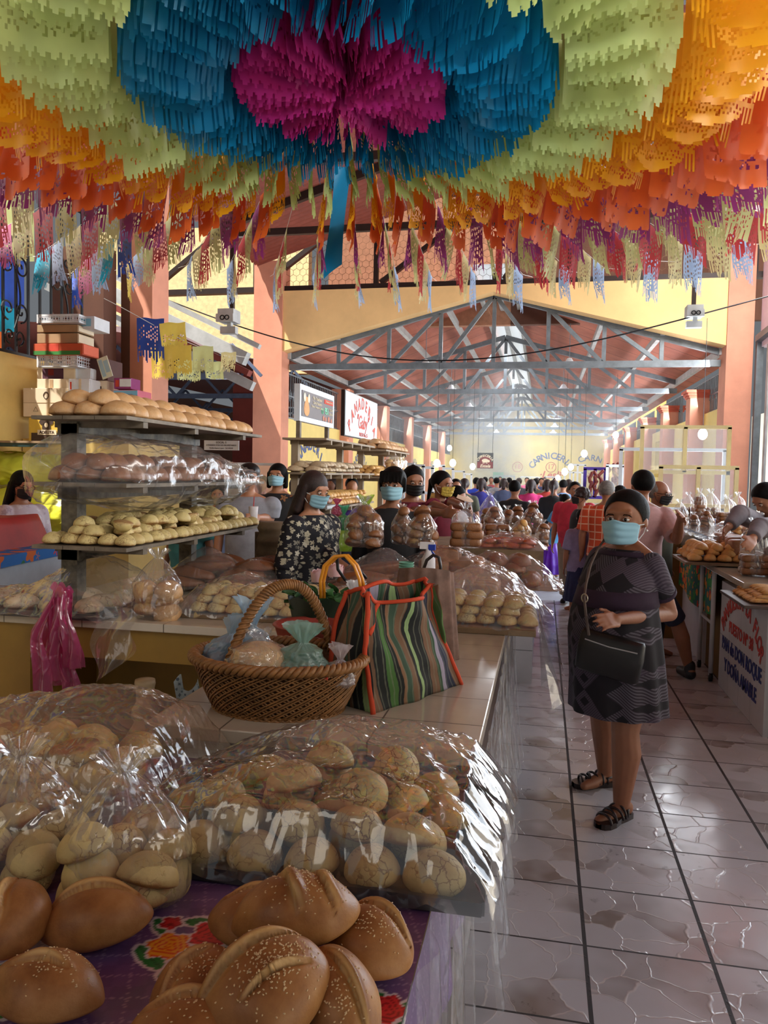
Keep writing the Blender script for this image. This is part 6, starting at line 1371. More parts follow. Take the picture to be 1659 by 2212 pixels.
for i, (x, y) in enumerate(((690, 1240), (726, 1228))):
    c = P(x, y, Y=2.95)-rs; mb = MB()
    for k in range(13):
        an = k*2.4; rr_ = .010+.0018*k; tl = .2+.05*k
        mb.grid(lambda u, v: tuple(c+Vector((math.cos(an+(u-.5)*1.9)*(rr_+.006*v*tl), math.sin(an+(u-.5)*1.9)*(rr_+.006*v*tl), -.022+.045*v*math.sin(PI*(.25+.5*u))-.0008*k))), 6, 5)
    o = mb.obj('rose_head', M_rose, t, True)
mb = MB(); q_ = random.Random(4)
for k in range(34):
    c = Vector((q_.uniform(-.10, .09), q_.uniform(-.05, .05), q_.uniform(-.03, .05))); M = Matrix.Translation(c) @ Euler((q_.uniform(-1, 1), q_.uniform(-1, 1), q_.uniform(0, 6))).to_matrix().to_4x4()
    mb.grid(lambda u, v: ((u-.5)*.045*math.sin(PI*(.06+.9*v)), v*.06, .006*math.cos(u*6)), 4, 6, M=M)
mb.obj('leaves', M_leaf, t, True)
cp = P(877, 1262, Y=3.3); t = thing('cup_stack', 'stack of mint green plastic cups under clear film behind the striped bag', 'cups', (cp.x, cp.y, cp.z)); mb = MB()
for k in range(9): mb.lathe([(.030, .0+.011*k), (.034, .008+.011*k), (.0345, .009+.011*k), (.032, .010+.011*k)], 24)
mb.obj('stacked_cups', plain('mint_plastic', (108, 164, 142), .4), t, True); MB().lathe([(.02, -.16), (.03, .0)], 20, caps=True).obj('lowest_cup', bpy.data.materials['mint_plastic'], t, True)
sp = P(925, 1232, Y=3.9); t = thing('spray_bottle', 'white spray bottle with blue trigger among the wrapped loaves', 'bottle', (sp.x, sp.y, sp.z-.03))
MB().lathe([(.001, 0), (.035, 0), (.037, .02), (.035, .09), (.016, .125), (.014, .14)], 24, caps=True).obj('bottle_body', white, t, True)
MB().box((-.045, -.012, .14), (.03, .012, .175)).box((-.055, -.006, .155), (-.045, .006, .17)).obj('spray_head', white, t); MB().bar((.0, 0, .15), (.035, 0, .10), .012).box((-.0, -.014, .135), (.035, .014, .165)).obj('trigger', plain('blue_plastic', (30, 60, 170), .4), t)
# hanging bunch of pink plastic bags
t = thing('pink_plastic_bags', 'bunch of translucent pink plastic bags hanging over the back counter edge', 'bags', (-2.16, 3.18, .97)); M_pk = plastic('pink_bag_film', .55, .2, (.86, .16, .40), gl=.8)
for k in range(9):
    a = .5*k-2; mb = MB().grid(lambda u, v: ((-.10+.022*k)*(.25+.75*min(1, v*2.2))+(u-.5)*(.035+.06*v)+.01*math.sin(v*9+k), -.02-.03*math.sin(k*1.7)-.04*v*(1-v)*4+.012*math.sin(u*9+k+v*5), .03-.50*v*(.8+.2*math.sin(k*2.3))), 10, 26)
    mb.obj('bag_strand', M_pk, t, True)
for k in range(4): MB().grid(lambda u, v: ((u-.5)*.05+.03*math.cos(k*1.6)*v+.01, -.03-.01*k, .0+.055*v*math.sin(PI*(.15+.7*u))+.02*math.sin(k)), 6, 6).obj('knot', M_pk, t, True)
tag(MB().grid(lambda u, v: (-2.02+.20*u+.02*math.sin(v*9), 3.20-.01*math.sin(u*8+v*6)-.01, .93-.36*v*(1-.4*u)), 24, 30).obj('plastic_sheet', M_film, smooth=True), 'loose corner of clear film hanging beside the pink plastic bags', 'plastic film')
# turned post and rag inside the stall
t = thing('turned_wooden_post', 'pale turned wooden post standing inside the dark stall', 'post', (-1.5, 2.72, 0))
MB().lathe([(.06, 0), (.06, .3), (.035, .36), (.05, .45), (.075, .52), (.05, .56), (.04, .58), (.052, .60), (.05, .63), (.032, .66), (.034, .70), (.04, .73), (.038, .745), (.001, .75)], 28).obj('post_body', plain('pale_turned_wood', (158, 138, 104), .6), t, True)
tag(MB().grid(lambda u, v: (-1.42+.10*u+.03*v, 2.80+.02*math.sin(u*9), .72-.16*v+.03*math.sin(u*7)), 12, 10).obj('rag', mat_floral('printed_grey_rag', (150, 160, 160), [(60, 70, 80), (150, 160, 160), (80, 90, 96)], 60), smooth=True), 'grey printed rag draped beside the turned wooden post', 'rag')
# ---- left stall ---------------------------------------------------------------
A_, B_ = P(-60, 1243, z=.92), P(193, 1188, z=.92); ex = (B_-A_).normalized(); ey = Vector((-ex.y, ex.x, 0)); L_ = (B_-A_).length+.4
MT = Matrix(((ex.x, ey.x, 0, A_.x-ex.x*.4), (ex.y, ey.y, 0, A_.y-ex.y*.4), (0, 0, 1, 0), (0, 0, 0, 1)))
t = thing('white_fronted_counter', 'white fronted counter at the far left under a blue floral oilcloth', 'counter'); t.matrix_world = MT
MB().box((0, .02, 0), (L_-.02, 1.4, .985)).obj('counter_body', plain('white_paint', (206, 212, 222), .6, var=.05), t)
M_bf = mat_floral('blue_floral_oilcloth', (52, 124, 206), [(226, 70, 84), (236, 120, 60), (60, 130, 90)], 7.5, .30)
o = MB().box((-.01, -.005, .925), (L_, 1.42, .995)).obj('floral_oilcloth', M_bf, None); o.matrix_world = MT @ Matrix.Translation((0, 0, .002)); tag(o, 'blue oilcloth with large red flowers edging the white counter at left', 'tablecloth')
t = thing('covered_goods', 'low stack of goods under a red cloth on the blue floral oilcloth', 'covered stack'); t.matrix_world = MT
mb = MB().grid(lambda u, v: (.05+(L_-.15)*u, .18+1.1*v+.02*math.sin(u*14), .99+.24*min(1, 14*min(u, 1-u)+.05)*min(1, 10*min(v, 1-v)+.02)+.014*mnoise.noise(Vector((u*6, v*5, 0)))-.03*u), 60, 40); mb.obj('red_cloth', plain('red_tarpaulin', (176, 44, 38), .5, var=.1), t, True)
t = thing('covered_goods', 'tall stack of goods under crumpled yellow plastic behind the seated woman', 'covered stack')
M_yp = plain('yellow_plastic_sheet', (214, 214, 70), .25, var=.12, scale=3, bump=.4)
for (z0, z1, y0) in ((1.38, 1.70, 6.55), (.95, 1.36, 6.4)):
    MB().grid(lambda u, v: (-5.17+1.0*u, y0-.12*math.sin(PI*v)*(1+.3*math.sin(u*9))+.02*ridg(u*2, v*2, 3), z0+(z1-z0)*v-.05*u*v+.03*mnoise.noise(Vector((u*7, v*4, z0)))), 50, 24).grid(lambda u, v: (-5.17+1.0*u, y0+.5*v, z1-.05*u+.02*math.sin(u*9)), 20, 4).obj('yellow_sheet', M_yp, t, True)
t = thing('wall_shelf', 'thin board shelf on a dark green bracket beneath the stacked boxes', 'shelf', (-4.9, 6.4, 1.78))
MB().box((-.4, -.15, 0), (.56, .15, .02)).obj('board', M_board, t); gm_ = plain('dark_green_metal', (24, 56, 58), .4); MB().box((-.16, -.14, -.5), (-.12, -.10, 0)).box((-.16, -.14, -.035), (.45, -.10, -.002)).obj('bracket', gm_, t)
# stacked boxes -------------------------------------------------------------------
def card(name, c, **k): return plain(name, c, .8, var=.06, scale=5, **k)
kraft = card('kraft_card', (170, 140, 104)); crm = card('cream_card', (226, 208, 180)); wht = card('white_card', (228, 232, 238)); M_ink = plain('dark_ink', (70, 50, 40), .7); M_green = card('green_print', (60, 130, 60)); M_redp = card('red_print', (206, 70, 50)); M_pur = card('plum_print', (76, 40, 60))
def boxpx(x0, y0, x1, y1, Y, m, label, side=None, sw=0, depth=.3, name='cardboard_box', marks=()):
    a, b = P(x0, y1, Y=Y), P(x1, y0, Y=Y); w, h = b.x-a.x, b.z-a.z; z0 = P((x0+x1)/2, y1, Y=Y).z
    t = thing(name, label, 'box', (a.x, Y, z0), R(2)); bevel(MB().box((0, 0, 0), (w, depth, abs(h))).obj('box_body', m, t), .004)
    if side: MB().box((w, .01, .01), (w+.006, depth-.01, abs(h)-.01)).obj('end_panel', side, t)
    for (u0, v0, u1, v1, mm) in marks: MB().box((w*u0, -.004, h*v0), (w*u1, 0, h*v1)).obj('print', mm, t)
    return t, w, h
t, w, h = boxpx(50, 838, 148, 900, 6.88, crm, 'large cream apple carton at the lower left of the stacked boxes', wht, marks=((.56, .0, .57, 1, kraft), (0, .48, 1, .49, kraft)))
MB().tube([(w*.5+.03*math.cos(a)*(1-.3*abs(math.sin(a))), -.004, h*.74+.035*math.sin(a)) for a in np.linspace(0, 2*PI, 20)[:-1]], .004, 4, closed=True).obj('apple_mark', M_ink, t)
MB().tube([(w*.28+.03*math.cos(a), -.004, h*.24+.03*math.sin(a)) for a in (PI/2, PI/2+2.09, PI/2+4.18)], .002, 4, closed=True).obj('recycling_mark', M_ink, t)
boxpx(80, 818, 148, 840, 6.98, crm, 'flat cream carton on top of the apple carton', wht, marks=((.4, .1, .5, .95, kraft),))
boxpx(80, 791, 160, 819, 7.03, crm, 'white and plum fruit carton under the plastic crate', wht, marks=((.15, .03, .7, .98, M_pur), (.3, .3, .45, .8, M_redp)))
boxpx(148, 818, 192, 851, 6.88, wht, 'small white printed box right of the flat cream carton', wht, marks=((.08, .3, .15, .8, M_redp), (.5, .1, .62, 1, crm)))
boxpx(162, 795, 195, 820, 7.08, wht, 'white box end under the plastic crate', wht); boxpx(142, 845, 170, 872, 6.78, card('pale_blue_card', (196, 216, 240)), 'pale blue box with green foot beside the apple carton', marks=((0, 0, 1, .3, M_green),))
def crate(x0, y0, x1, y1, Y, label, rows=4, cols=9):
    a, b = P(x0, y1, Y=Y), P(x1, y0, Y=Y); w, h = b.x-a.x, b.z-a.z; t = thing('plastic_crate', label, 'crate', (a.x, Y, a.z), R(2)); mb = MB(); d = .34
    for z in (0, h-.02): mb.box((0, 0, z), (w, .008, z+.02)); mb.box((w-.008, 0, z), (w, d, z+.02)); mb.box((0, d-.008, z), (w, d, z+.02)); mb.box((0, 0, z), (.008, d, z+.02))
    mb.box((0, 0, 0), (w, d, .006)); mb.obj('rim', wht, t); mb = MB()
    for k in range(cols*2+1):
        x = w*k/(cols*2); mb.bar((x, .004, 0), (x, .004, h), .008 if k % 4 else .03, .004)
    for k in range(1, rows): mb.bar((0, .004, h*k/rows), (w, .004, h*k/rows), .007, .004, up=(0, 1, 0)); mb.bar((w-.004, 0, h*k/rows), (w-.004, d, h*k/rows), .007, .004, up=(1, 0, 0))
    for k in range(9): y = d*k/8; mb.bar((w-.004, y, 0), (w-.004, y, h), .008, .004, up=(1, 0, 0))
    mb.obj('lattice_side', wht, t)
crate(82, 764, 165, 793, 6.93, 'white plastic lattice crate in the middle of the box stack')
boxpx(72, 740, 176, 766, 6.88, card('orange_red_print', (196, 84, 50)), 'red and green printed fruit tray above the plastic crate', card('salmon_print', (226, 110, 80)), marks=((0, 0, .95, .35, M_green), (.32, .3, .52, .95, M_redp)))
boxpx(80, 718, 166, 741, 6.98, kraft, 'lower brown fruit box near the top of the stack', crm); boxpx(80, 699, 166, 717, 6.98, kraft, 'upper brown fruit box beneath the topmost white crate', crm)
crate(82, 677, 168, 698, 6.93, 'topmost white plastic crate of the box stack', 3, 7)
boxpx(168, 682, 203, 710, 7.08, wht, 'small white box with pale blue label at the very top right', marks=((.2, .2, .8, .8, card('sky_label', (140, 200, 224))),))
t, w, h = boxpx(194, 775, 232, 822, 7.18, card('maroon_card', (92, 60, 56)), 'maroon box behind the tilted paper card'); boxpx(198, 822, 230, 853, 7.08, crm, 'cream box with a dark hand hole', marks=((.4, .4, .65, .6, M_ink),))
o = MB().box((0, 0, 0), (.115, .008, .21)).obj('printed_card', card('ivory_card', (226, 226, 204)), loc=P(222, 820, Y=6.93), rot=(0, R(-19), 0)); tag(o, 'ivory printed card tilted against the boxes', 'card')
MB().box((.01, -.002, .02), (.05, 0, .19)).box((.06, -.002, .05), (.105, 0, .17)).obj('print', card('pale_blue_print', (170, 200, 216)), o)
boxpx(246, 842, 296, 872, 7.08, card('pink_card', (226, 120, 140)), 'pink box with sky blue top near the salmon column', marks=((0, .6, 1, .95, card('sky_card', (130, 190, 226))), (.6, .3, .8, .7, M_redp)))
boxpx(246, 816, 282, 840, 7.08, card('violet_card', (150, 60, 120)), 'violet and white box above the pink box', marks=((.35, .2, 1, .9, wht), (.1, .2, .3, .8, M_redp)), depth=.2)
boxpx(168, 862, 196, 885, 6.93, crm, 'cream box half hidden behind the top shelf loaves', marks=((.4, .35, .7, .6, M_ink),)); boxpx(194, 852, 244, 890, 7.28, kraft, 'plain kraft box behind the shelf loaves'); boxpx(246, 870, 300, 905, 7.28, kraft, 'kraft box at the right foot of the stack')
t, w, h = boxpx(62, 903, 138, 955, 6.78, card('yellow_card', (214, 176, 70)), 'yellow ADELITA box printed with a woman in a wide hat', marks=((.08, .0, .95, .38, M_ink),))
mb = MB(); 
for cx, cz, rx, rz in ((.5, .82, .2, .15), (.5, .6, .12, .22)): mb.addv([(w*cx+w*rx*math.cos(a), -.006, h*cz+h*rz*math.sin(a)) for a in np.linspace(0, 2*PI, 21)[:-1]], [tuple(range(20))])
mb.obj('printed_figure', M_ink, t); MB().addv([(w*.5+w*.05*math.cos(a), -.0075, h*.7+h*.1*math.sin(a)) for a in np.linspace(0, 2*PI, 15)[:-1]], [tuple(range(14))]).obj('printed_face', crm, t)
MB().box((w*.26, -.008, h*.3), (w*.78, -.005, h*.5)).obj('name_banner', crm, t); text('ADELITA', 'lettering', M_ink, t, face_M((w*.52, -.0095, h*.4), (1, 0, 0)), h*.17, bold=.001)
boxpx(176, 922, 206, 955, 6.98, M_black, 'black box with white script left of the blue label', marks=((.2, .4, .8, .6, wht),)); boxpx(208, 925, 244, 955, 6.98, card('blue_card', (60, 90, 180)), 'blue box with a white label seen under the top shelf', marks=((.1, .1, .9, .9, wht),)); boxpx(246, 927, 276, 955, 6.98, crm, 'cream box seen under the top shelf')
tag(MB().box((-5.18, 6.92, 0), (-4.0, 8.15, 1.848)).obj('storage_cupboard', M_yel), 'mustard painted cupboard carrying the stacked boxes', 'cupboard')
# ---- security floodlights and cable ------------------------------------------------
def flood(px, py, Y, label, side):
    c = P(px, py, Y=Y); t = thing('security_floodlight', label, 'floodlight', c)
    MB().box((-.14, -.12, -.08), (.10, .14, .10)).box((-.15, -.16, -.09), (.11, -.12, .02)).obj('housing', M_gsteel, t); mb = MB()
    for x in (-.05, .02): mb.tube([(x+.03*math.cos(a), -.165, -.035+.03*math.sin(a)) for a in np.linspace(0, 2*PI, 13)[:-1]], .008, 5, closed=True)
    mb.obj('sensor_eyes', M_black, t); MB().box((-.03, -.04, -.14), (.03, .04, -.08)).box((-.13, -.05, -.24), (.10, .06, -.14)).obj('bracket', M_gsteel, t); MB().bar((.03*side, .0, .1), (.03*side, 0, 1.5 if side > 0 else 2.6), .06).obj('drop_pole', M_dark, t)
flood(497, 685, 10.5, 'grey security floodlight hanging left of the gable beam', 1); flood(1502, 675, 13, 'grey security floodlight hanging before the right end of the beam', -1)
a, b = P(380, 655, Y=13), P(1659, 640, Y=13); tag(MB().tube([a.lerp(b, q)-Vector((0, 0, 1.15*math.sin(PI*q)*(1-.25*q))) for q in np.linspace(-.05, 1.05, 50)], .012, 5).obj('hanging_cable', M_black), 'black cable sagging across the front of the gable beam', 'cable')
# ---- centre racks with signs --------------------------------------------------------
M_rackw = plain('greige_rack_wood', (150, 132, 110), .7, var=.12)
def rack(label, x0, x1, y0, y1, zs, loc):
    t = thing('bread_rack', label, 'rack', loc)
    lx, ly = loc[0], loc[1]
    for y in (y0+.12, y1-.35): MB().box((x0+.05-lx, y-ly, 0), (x0+.12-lx, y+.07-ly, zs[0])).obj('post', M_rackw, t)
    for z in zs:
        b = MB().box((x0-lx, y0-ly, z), (x1-lx, y1-ly, z+.02)).obj('shelf_board', M_rackw, t)
        for y in np.arange(y0+.15, y1, .42): MB().box((x0+.03-lx, y-ly, z-.04), (x1+.004-lx, y+.04-ly, z)).obj('bracket', M_rackw, t)
    return t
rack('tall centre rack under the lit phone sign, bread on its middle shelf', -2.46, -2.02, 7.05, 9.2, (1.87, 1.54, 1.20), (-2.25, 8, 0))
rack('second centre rack under the white bakery sign, rolls on top', -2.36, -1.92, 9.4, 11.1, (1.84, 1.50), (-2.2, 10, 0))
pile('pale', -2.44, -2.04, 7.1, 8.8, 1.562, 2, 'nearer centre rack middle', 'floury loaves on the centre rack', s=.9, skip=.05, flip=0, rotz=0)
pile('brown', -2.34, -1.95, 9.45, 11.0, 1.862, 2, 'farther centre rack top', 'tan rolls on the farther rack', s=.95, flip=0, rotz=0)
pile('gold', -2.34, -1.95, 9.45, 10.9, 1.522, 3, 'farther centre rack middle', 'golden buns on the farther rack', s=1.15, skip=.1, flip=0)
pile('gold', -2.44, -2.04, 7.4, 9.1, 1.222, 3, 'nearer centre rack bottom', 'golden buns on the nearer rack', s=1.15, skip=.1, flip=0)
t = thing('aluminium_tray', 'bright metal tray of brown rolls on the lowest centre shelf', 'tray', (-2.2, 7.2, 1.222)); MB().box((-.2, -.3, 0), (.24, .15, .03)).obj('tray_body', M_gsteel, t)
pile('dark', -2.38, -2.0, 6.95, 7.3, 1.255, 1, 'metal centre tray', 'rolls on the metal tray', s=.9)
for y, z, n in ((10.2, 1.56, 61), (10.5, 1.56, 62), (10.8, 1.56, 63)): tied_bag((-2.0, y, z), .22, .18, .34, 'gold', 7, n, f'clear tied bag of golden buns on the farther rack, {("nearest", "middle", "farthest")[n-61]}', 'golden bun inside a tied bag on the farther rack', s=1.2)
# phone sign (lit box)
t = thing('bakery_lightbox', 'white framed bakery sign with WhatsApp number above the nearer centre rack'.replace('WhatsApp', 'phone'), 'sign', (-2.33, 7.8, 0))
MB().box((-.06, -.62, 2.06), (0, .62, 2.42)).obj('frame', plain('white_enamel', (220, 232, 246), .4, var=.02), t); MB().box((0, -.57, 2.11), (.006, .56, 2.365)).obj('panel', plain('dark_printed_panel', (66, 44, 40), .5, var=.2, scale=2), t)
for y in (-.58, .42): MB().box((-.05, y, 1.89), (-.01, y+.05, 2.07)).obj('leg', M_gwood, t)
SF = lambda y, z, x=.008: face_M((x, y, z), (0, 1, 0))
cr_ = plain('cream_lettering', (238, 226, 196), .6); text('· Pan Tradicional ·', 'lettering', cr_, t, SF(-.05, 2.32), .05); text('Canela Pasteleria', 'lettering', cr_, t, SF(-.05, 2.275), .045); text('Pasteles Temporada Caseros', 'lettering', cr_, t, SF(-.05, 2.235), .035)
text('951', 'lettering', plain('mint_lettering', (110, 220, 170), .5), t, SF(.30, 2.22), .10, bold=.002); text('132 20 39', 'lettering', cr_, t, SF(.47, 2.245), .035); text('205 46 24', 'lettering', cr_, t, SF(.47, 2.20), .035)
text('Panaderia La Carreta', 'lettering', cr_, t, SF(.38, 2.325, .012), .03); MB().box((.006, .2, 2.30), (.009, .55, 2.345)).obj('red_strip', M_redp, t); MB().tube([(.008, .135+.028*math.cos(a), 2.215+.028*math.sin(a)) for a in np.linspace(0, 2*PI, 15)[:-1]], .005, 4, closed=True).obj('phone_mark', bpy.data.materials['mint_lettering'], t)
mb = MB(); 
for y, z, ry, rz in ((-.42, 2.20, .09, .08),): mb.addv([(.008, y+ry*math.cos(a)*(1-.2*math.sin(a)), z+rz*math.sin(a)) for a in np.linspace(0, 2*PI, 21)[:-1]], [tuple(range(20))])
mb.box((.006, -.47, 2.2), (.009, -.38, 2.31)); mb.obj('printed_emblem', plain('ochre_print', (214, 144, 60), .6), t); mb = MB()
for s in (-1, 1): mb.addv([(.0095, -.425+s*.07+.035*math.cos(a), 2.30+.045*math.sin(a)) for a in np.linspace(0, 2*PI, 21)[:-1]], [tuple(range(20))])
mb.obj('printed_wings', cr_, t); mb = MB()
for y, z, r in ((.18, 2.14, .035), (.26, 2.135, .03), (.38, 2.14, .04), (.48, 2.13, .03)): mb.addv([(.009, y+r*math.cos(a), z+r*.8*math.sin(a)) for a in np.linspace(0, 2*PI, 21)[:-1]], [tuple(range(20))])
mb.obj('printed_bread', plain('rust_print', (190, 104, 66), .6), t)
t = thing('bakery_sign_board', 'white board reading PANADERIA Gaby in red above the farther centre rack', 'sign', (-2.30, 9.7, 0))
MB().box((-.05, -.9, 2.0), (-.005, .9, 2.54)).obj('board', M_dark, t); MB().box((-.005, -.88, 2.01), (0, .88, 2.53)).obj('face', plain('white_sign_face', (214, 234, 244), .4, var=.02), t)
text('PANADERIA', 'lettering', M_redl, t, SF(0, 2.38, .003), .20, arc=(.85, 1.7), bold=.006); text('"Gaby"', 'lettering', M_redl, t, SF(0, 2.2, .003), .24, shear=.3, bold=.003); text('PUESTO No. 35', 'lettering', M_redl, t, SF(.05, 2.05, .003), .07)
# green and clear bags hanging below the centre rack
for i, (x, y, c, s) in enumerate(((790, 1095, (.72, .95, .15), .10), (742, 1110, (.1, .6, .35), .07), (728, 1090, (.75, .1, .3), .05), (744, 1140, (.7, .95, .2), .1))):
    p = P(x, y, Y=6.3); blob_bag(p-Vector((0, 0, s*2)), (s, s*.6, s*2.6), 20+i, plastic(('lime', 'jade', 'cerise', 'lime2')[i].replace('lime2', 'yellow_green')+'_bag_film', .7, .3, c), ('tall lime plastic bag', 'small jade plastic bag', 'thin cerise plastic bag', 'low yellow-green plastic bag')[i]+' hanging below the centre rack')
# quilted jacket beside floral woman
q = P(588, 1245, Y=4.9); t = thing('quilted_jacket', 'beige quilted jacket on a chair back left of the floral blouse woman', 'jacket', (q.x, q.y, .55)); mb = MB()
for k in range(8): mb.loft([(0, 0, .085*k, .13-.006*k, .085), (0, 0, .085*k+.042, .16-.008*k, .11), (0, 0, .085*k+.083, .13-.006*k, .085)], 24)
vox(mb, 'jacket_body', cloth('beige_quilting', (128, 108, 84)), t, .012, 1); MB().box((-.15, .06, -.55), (-.12, .09, .6)).obj('chair_leg', M_board, t); MB().box((.12, .06, -.55), (.15, .09, .6)).obj('chair_leg', M_board, t)
# small boards and frames near the salmon column
t = thing('notice_board', 'small white LOCAL 5 notice hanging left of the gable column', 'notice', P(478, 962, Y=9)); MB().box((-.23, 0, -.06), (.23, .02, .06)).obj('board', wht, t)
for s_, z, sz in (('LOCAL 5', .035, .035), ('ATENDIDO POR SUS PROPIETARIOS', .0, .025), ('Familia Aquino Lopez   Tel 2-05-45', -.035, .022)): text(s_, 'lettering', M_ink, t, face_M((0, -.003, z), (1, 0, 0)), sz)
t = thing('glass_display_frame', 'white framed glass display standing behind the man in the cap', 'display', P(545, 1050, Y=8.6)); mb = MB()
for x in (-.33, .33): mb.bar((x, 0, -1.5), (x, 0, .26), .03)
for z in (-.3, .26): mb.bar((-.33, 0, z), (.33, 0, z), .03)
mb.obj('frame', wht, t); M_glass = plastic('display_glass', .10, .03, bumps=.05, gl=1.0); MB().box((-.32, 0, -.3), (.32, .004, .25)).obj('glass_pane', M_glass, t)
# ================================================================ right-hand stalls and the hall
M_whitep = plain('white_painted_panel', (206, 204, 206), .45, var=.05); M_navl = plain('navy_lettering', (38, 48, 116), .6); M_redq = plain('crimson_lettering', (196, 60, 48), .6)
t = thing('stall_counter', 'bakery stall counter with hand-painted white tile front on the right', 'counter')
MB().box((1.40, 5.0, 0), (2.3, 8.6, .86)).obj('counter_base', M_yd, t); MB().box((1.36, 5.0, .0), (1.40, 6.22, .80)).obj('painted_front', tile_mat('white_front_tile', (214, 212, 212), (170, 168, 168), .31, .4, .3, axis=(1, 2), off=(5.0, 0)), t)
bevel(MB().box((1.30, 5.35, .86), (2.35, 8.6, .90)).obj('countertop', M_ctile, t), .004)
RF = lambda y, z: face_M((1.357, y, z), (0, -1, 0))
text('PANADERIA LA FLOR', 'lettering', M_redq, t, RF(5.61, .68), .15, arc=(.62, 1.75), bold=.004, sx=.8); text('PUESTO Nº 38', 'lettering', M_redq, t, RF(5.61, .50), .115, bold=.002, sx=.9); text('PAN de DON ROQUE', 'lettering', M_navl, t, RF(5.60, .35), .13, bold=.003, sx=.85); text('Y DOÑA AMABLE', 'lettering', M_navl, t, RF(5.60, .20), .13, bold=.003, sx=.85)
t = thing('bread_board', 'dark board of golden finger rolls jutting over the painted stall front', 'board', (1.5, 5.25, .80)); bevel(MB().box((-.30, -.35, 0), (.5, .30, .02)).obj('board_body', plain('dark_board', (90, 74, 64), .5), t))
pile('finger', 1.24, 1.95, 4.98, 5.5, .822, 3, 'dark jutting board', 'finger rolls on the dark board', rotz=.25, tilt=.05, skip=.1)
pile('brick', 1.42, 1.62, 6.3, 6.9, .902, 3, 'right stall block', 'square loaves stacked on the right stall', rotz=.2, tilt=.03, jit=.03, sh=0)
pile('brick', 1.66, 2.1, 5.5, 6.0, .902, 3, 'block at photo edge', 'square loaves at the right photo edge', rotz=.2, tilt=.03, jit=.03, sh=0)
tied_bag((1.47, 5.78, .902), .20, .17, .40, 'bagb', 12, 71, 'tall clear bag of stacked square loaves, right stall', 'square loaf inside the tall clear bag on the right stall', s=.85, stack=True)
t = thing('bread_board', 'small board of golden round buns jutting from the right stall over the aisle', 'board', (1.35, 6.5, .93)); MB().box((-.26, -.28, -.02), (.28, .34, 0)).obj('board_body', M_board, t)
pile('gold', 1.12, 1.6, 6.25, 6.8, .932, 3, 'small right board', 'golden buns on the small board', s=1.15, skip=.05, flip=0)
t = thing('wheeled_stand', 'white tubular stand on casters under the board of golden buns', 'stand', (1.32, 6.5, 0))
for y in (-.2, .25):
    MB().tube([(0, y, .05), (0, y, .91)], .018, 8).obj('leg', M_whitep, t, True); o = MB().tube([(-.012, y, .035), (.012, y, .035)], .035, 14).obj('caster', M_black, t, True)
MB().tube([(0, -.2, .45), (0, .25, .45)], .012, 8).obj('crossbar', M_whitep, t, True); MB().tube([(0, -.2, .90), (0, .25, .90)], .012, 8).obj('top_rail', M_whitep, t, True)
M_col = mat_floral('multicolour_oilcloth', (50, 110, 100), [(226, 140, 60), (60, 150, 70), (206, 70, 50)], 15, .42)
tag(MB().grid(lambda u, v: (1.335-.012*math.sin(u*18)*v, 6.3+2.2*u, .935-.42*v-.05*math.sin(u*5)*v), 60, 16).obj('floral_oilcloth', M_col, smooth=True), 'multicoloured fruit oilcloth hanging from the front of the right stall', 'tablecloth')
MB().box((1.37, 6.9, 0), (1.40, 8.55, .60)).obj('white_door_panel', M_whitep, bpy.data.objects['stall_counter'])
t = thing('acrylic_display_case', 'low clear acrylic display case on the right stall', 'display case', (1.65, 7.4, .902)); a_, b_, c_ = .32, .75, .20
mb = MB()
for x in (-a_, a_):
    for y in (-b_, b_): mb.bar((x, y, 0), (x, y, c_), .008)
for z in (0, c_):
    for x in (-a_, a_): mb.bar((x, -b_, z), (x, b_, z), .008)
    for y in (-b_, b_): mb.bar((-a_, y, z), (a_, y, z), .008)
mb.obj('edges', M_glass, t); MB().box((-a_, -b_, 0), (-a_+.004, b_, c_)).box((-a_, -b_, c_), (a_, b_, c_+.004)).box((-a_, -b_, 0), (a_, -b_+.004, c_)).obj('panes', M_glass, t)
drape('plastic_sheet', 1.35, 1.95, 6.7, 8.1, 1.07, [(1.6, 7.2, 1.13), (1.7, 7.7, 1.16)], 44, M_film, 'clear crumpled film lying on the acrylic display case', over=.05)
pile('small', 1.4, 1.9, 6.8, 8.0, .91, 1, 'in acrylic case', 'small rolls inside the acrylic case')
for i, (px_, py_, w, h, Y, k_, n, st, d) in enumerate(((1468, 1135, 34, 52, 8.4, 'bagr', 12, 0, 'leftmost bulging'), (1485, 1118, 30, 50, 9.2, 'bagr', 12, 0, 'pale knotted'), (1497, 1145, 26, 36, 8.1, 'bagr', 7, 0, 'low front'), (1508, 1125, 30, 64, 8.8, 'bagb', 12, 1, 'tall narrow'), (1526, 1145, 28, 40, 8.0, 'bagr', 8, 0, 'low white-folded'), (1535, 1120, 36, 58, 8.9, 'bagr', 12, 0, 'round-shouldered'), (1568, 1135, 38, 60, 8.6, 'bagb', 12, 1, 'square stacked'), (1592, 1125, 30, 56, 9.0, 'bagb', 10, 1, 'square rearmost'), (1600, 1165, 40, 46, 6.9, 'gold', 8, 0, 'seller-side golden'))):
    bagpx(px_, py_, w, h, Y, k_, n, 80+i, f'{d} clear bag in the heap on the right stall', stack=bool(st), s=.8, zmin=None if i != 8 else 1.11)
tag(MB().box((1.2, 7.9, 0), (2.5, 9.6, 1.02)).obj('stall_platform', M_yd), 'mustard platform under the heap of bread bags on the right', 'platform')
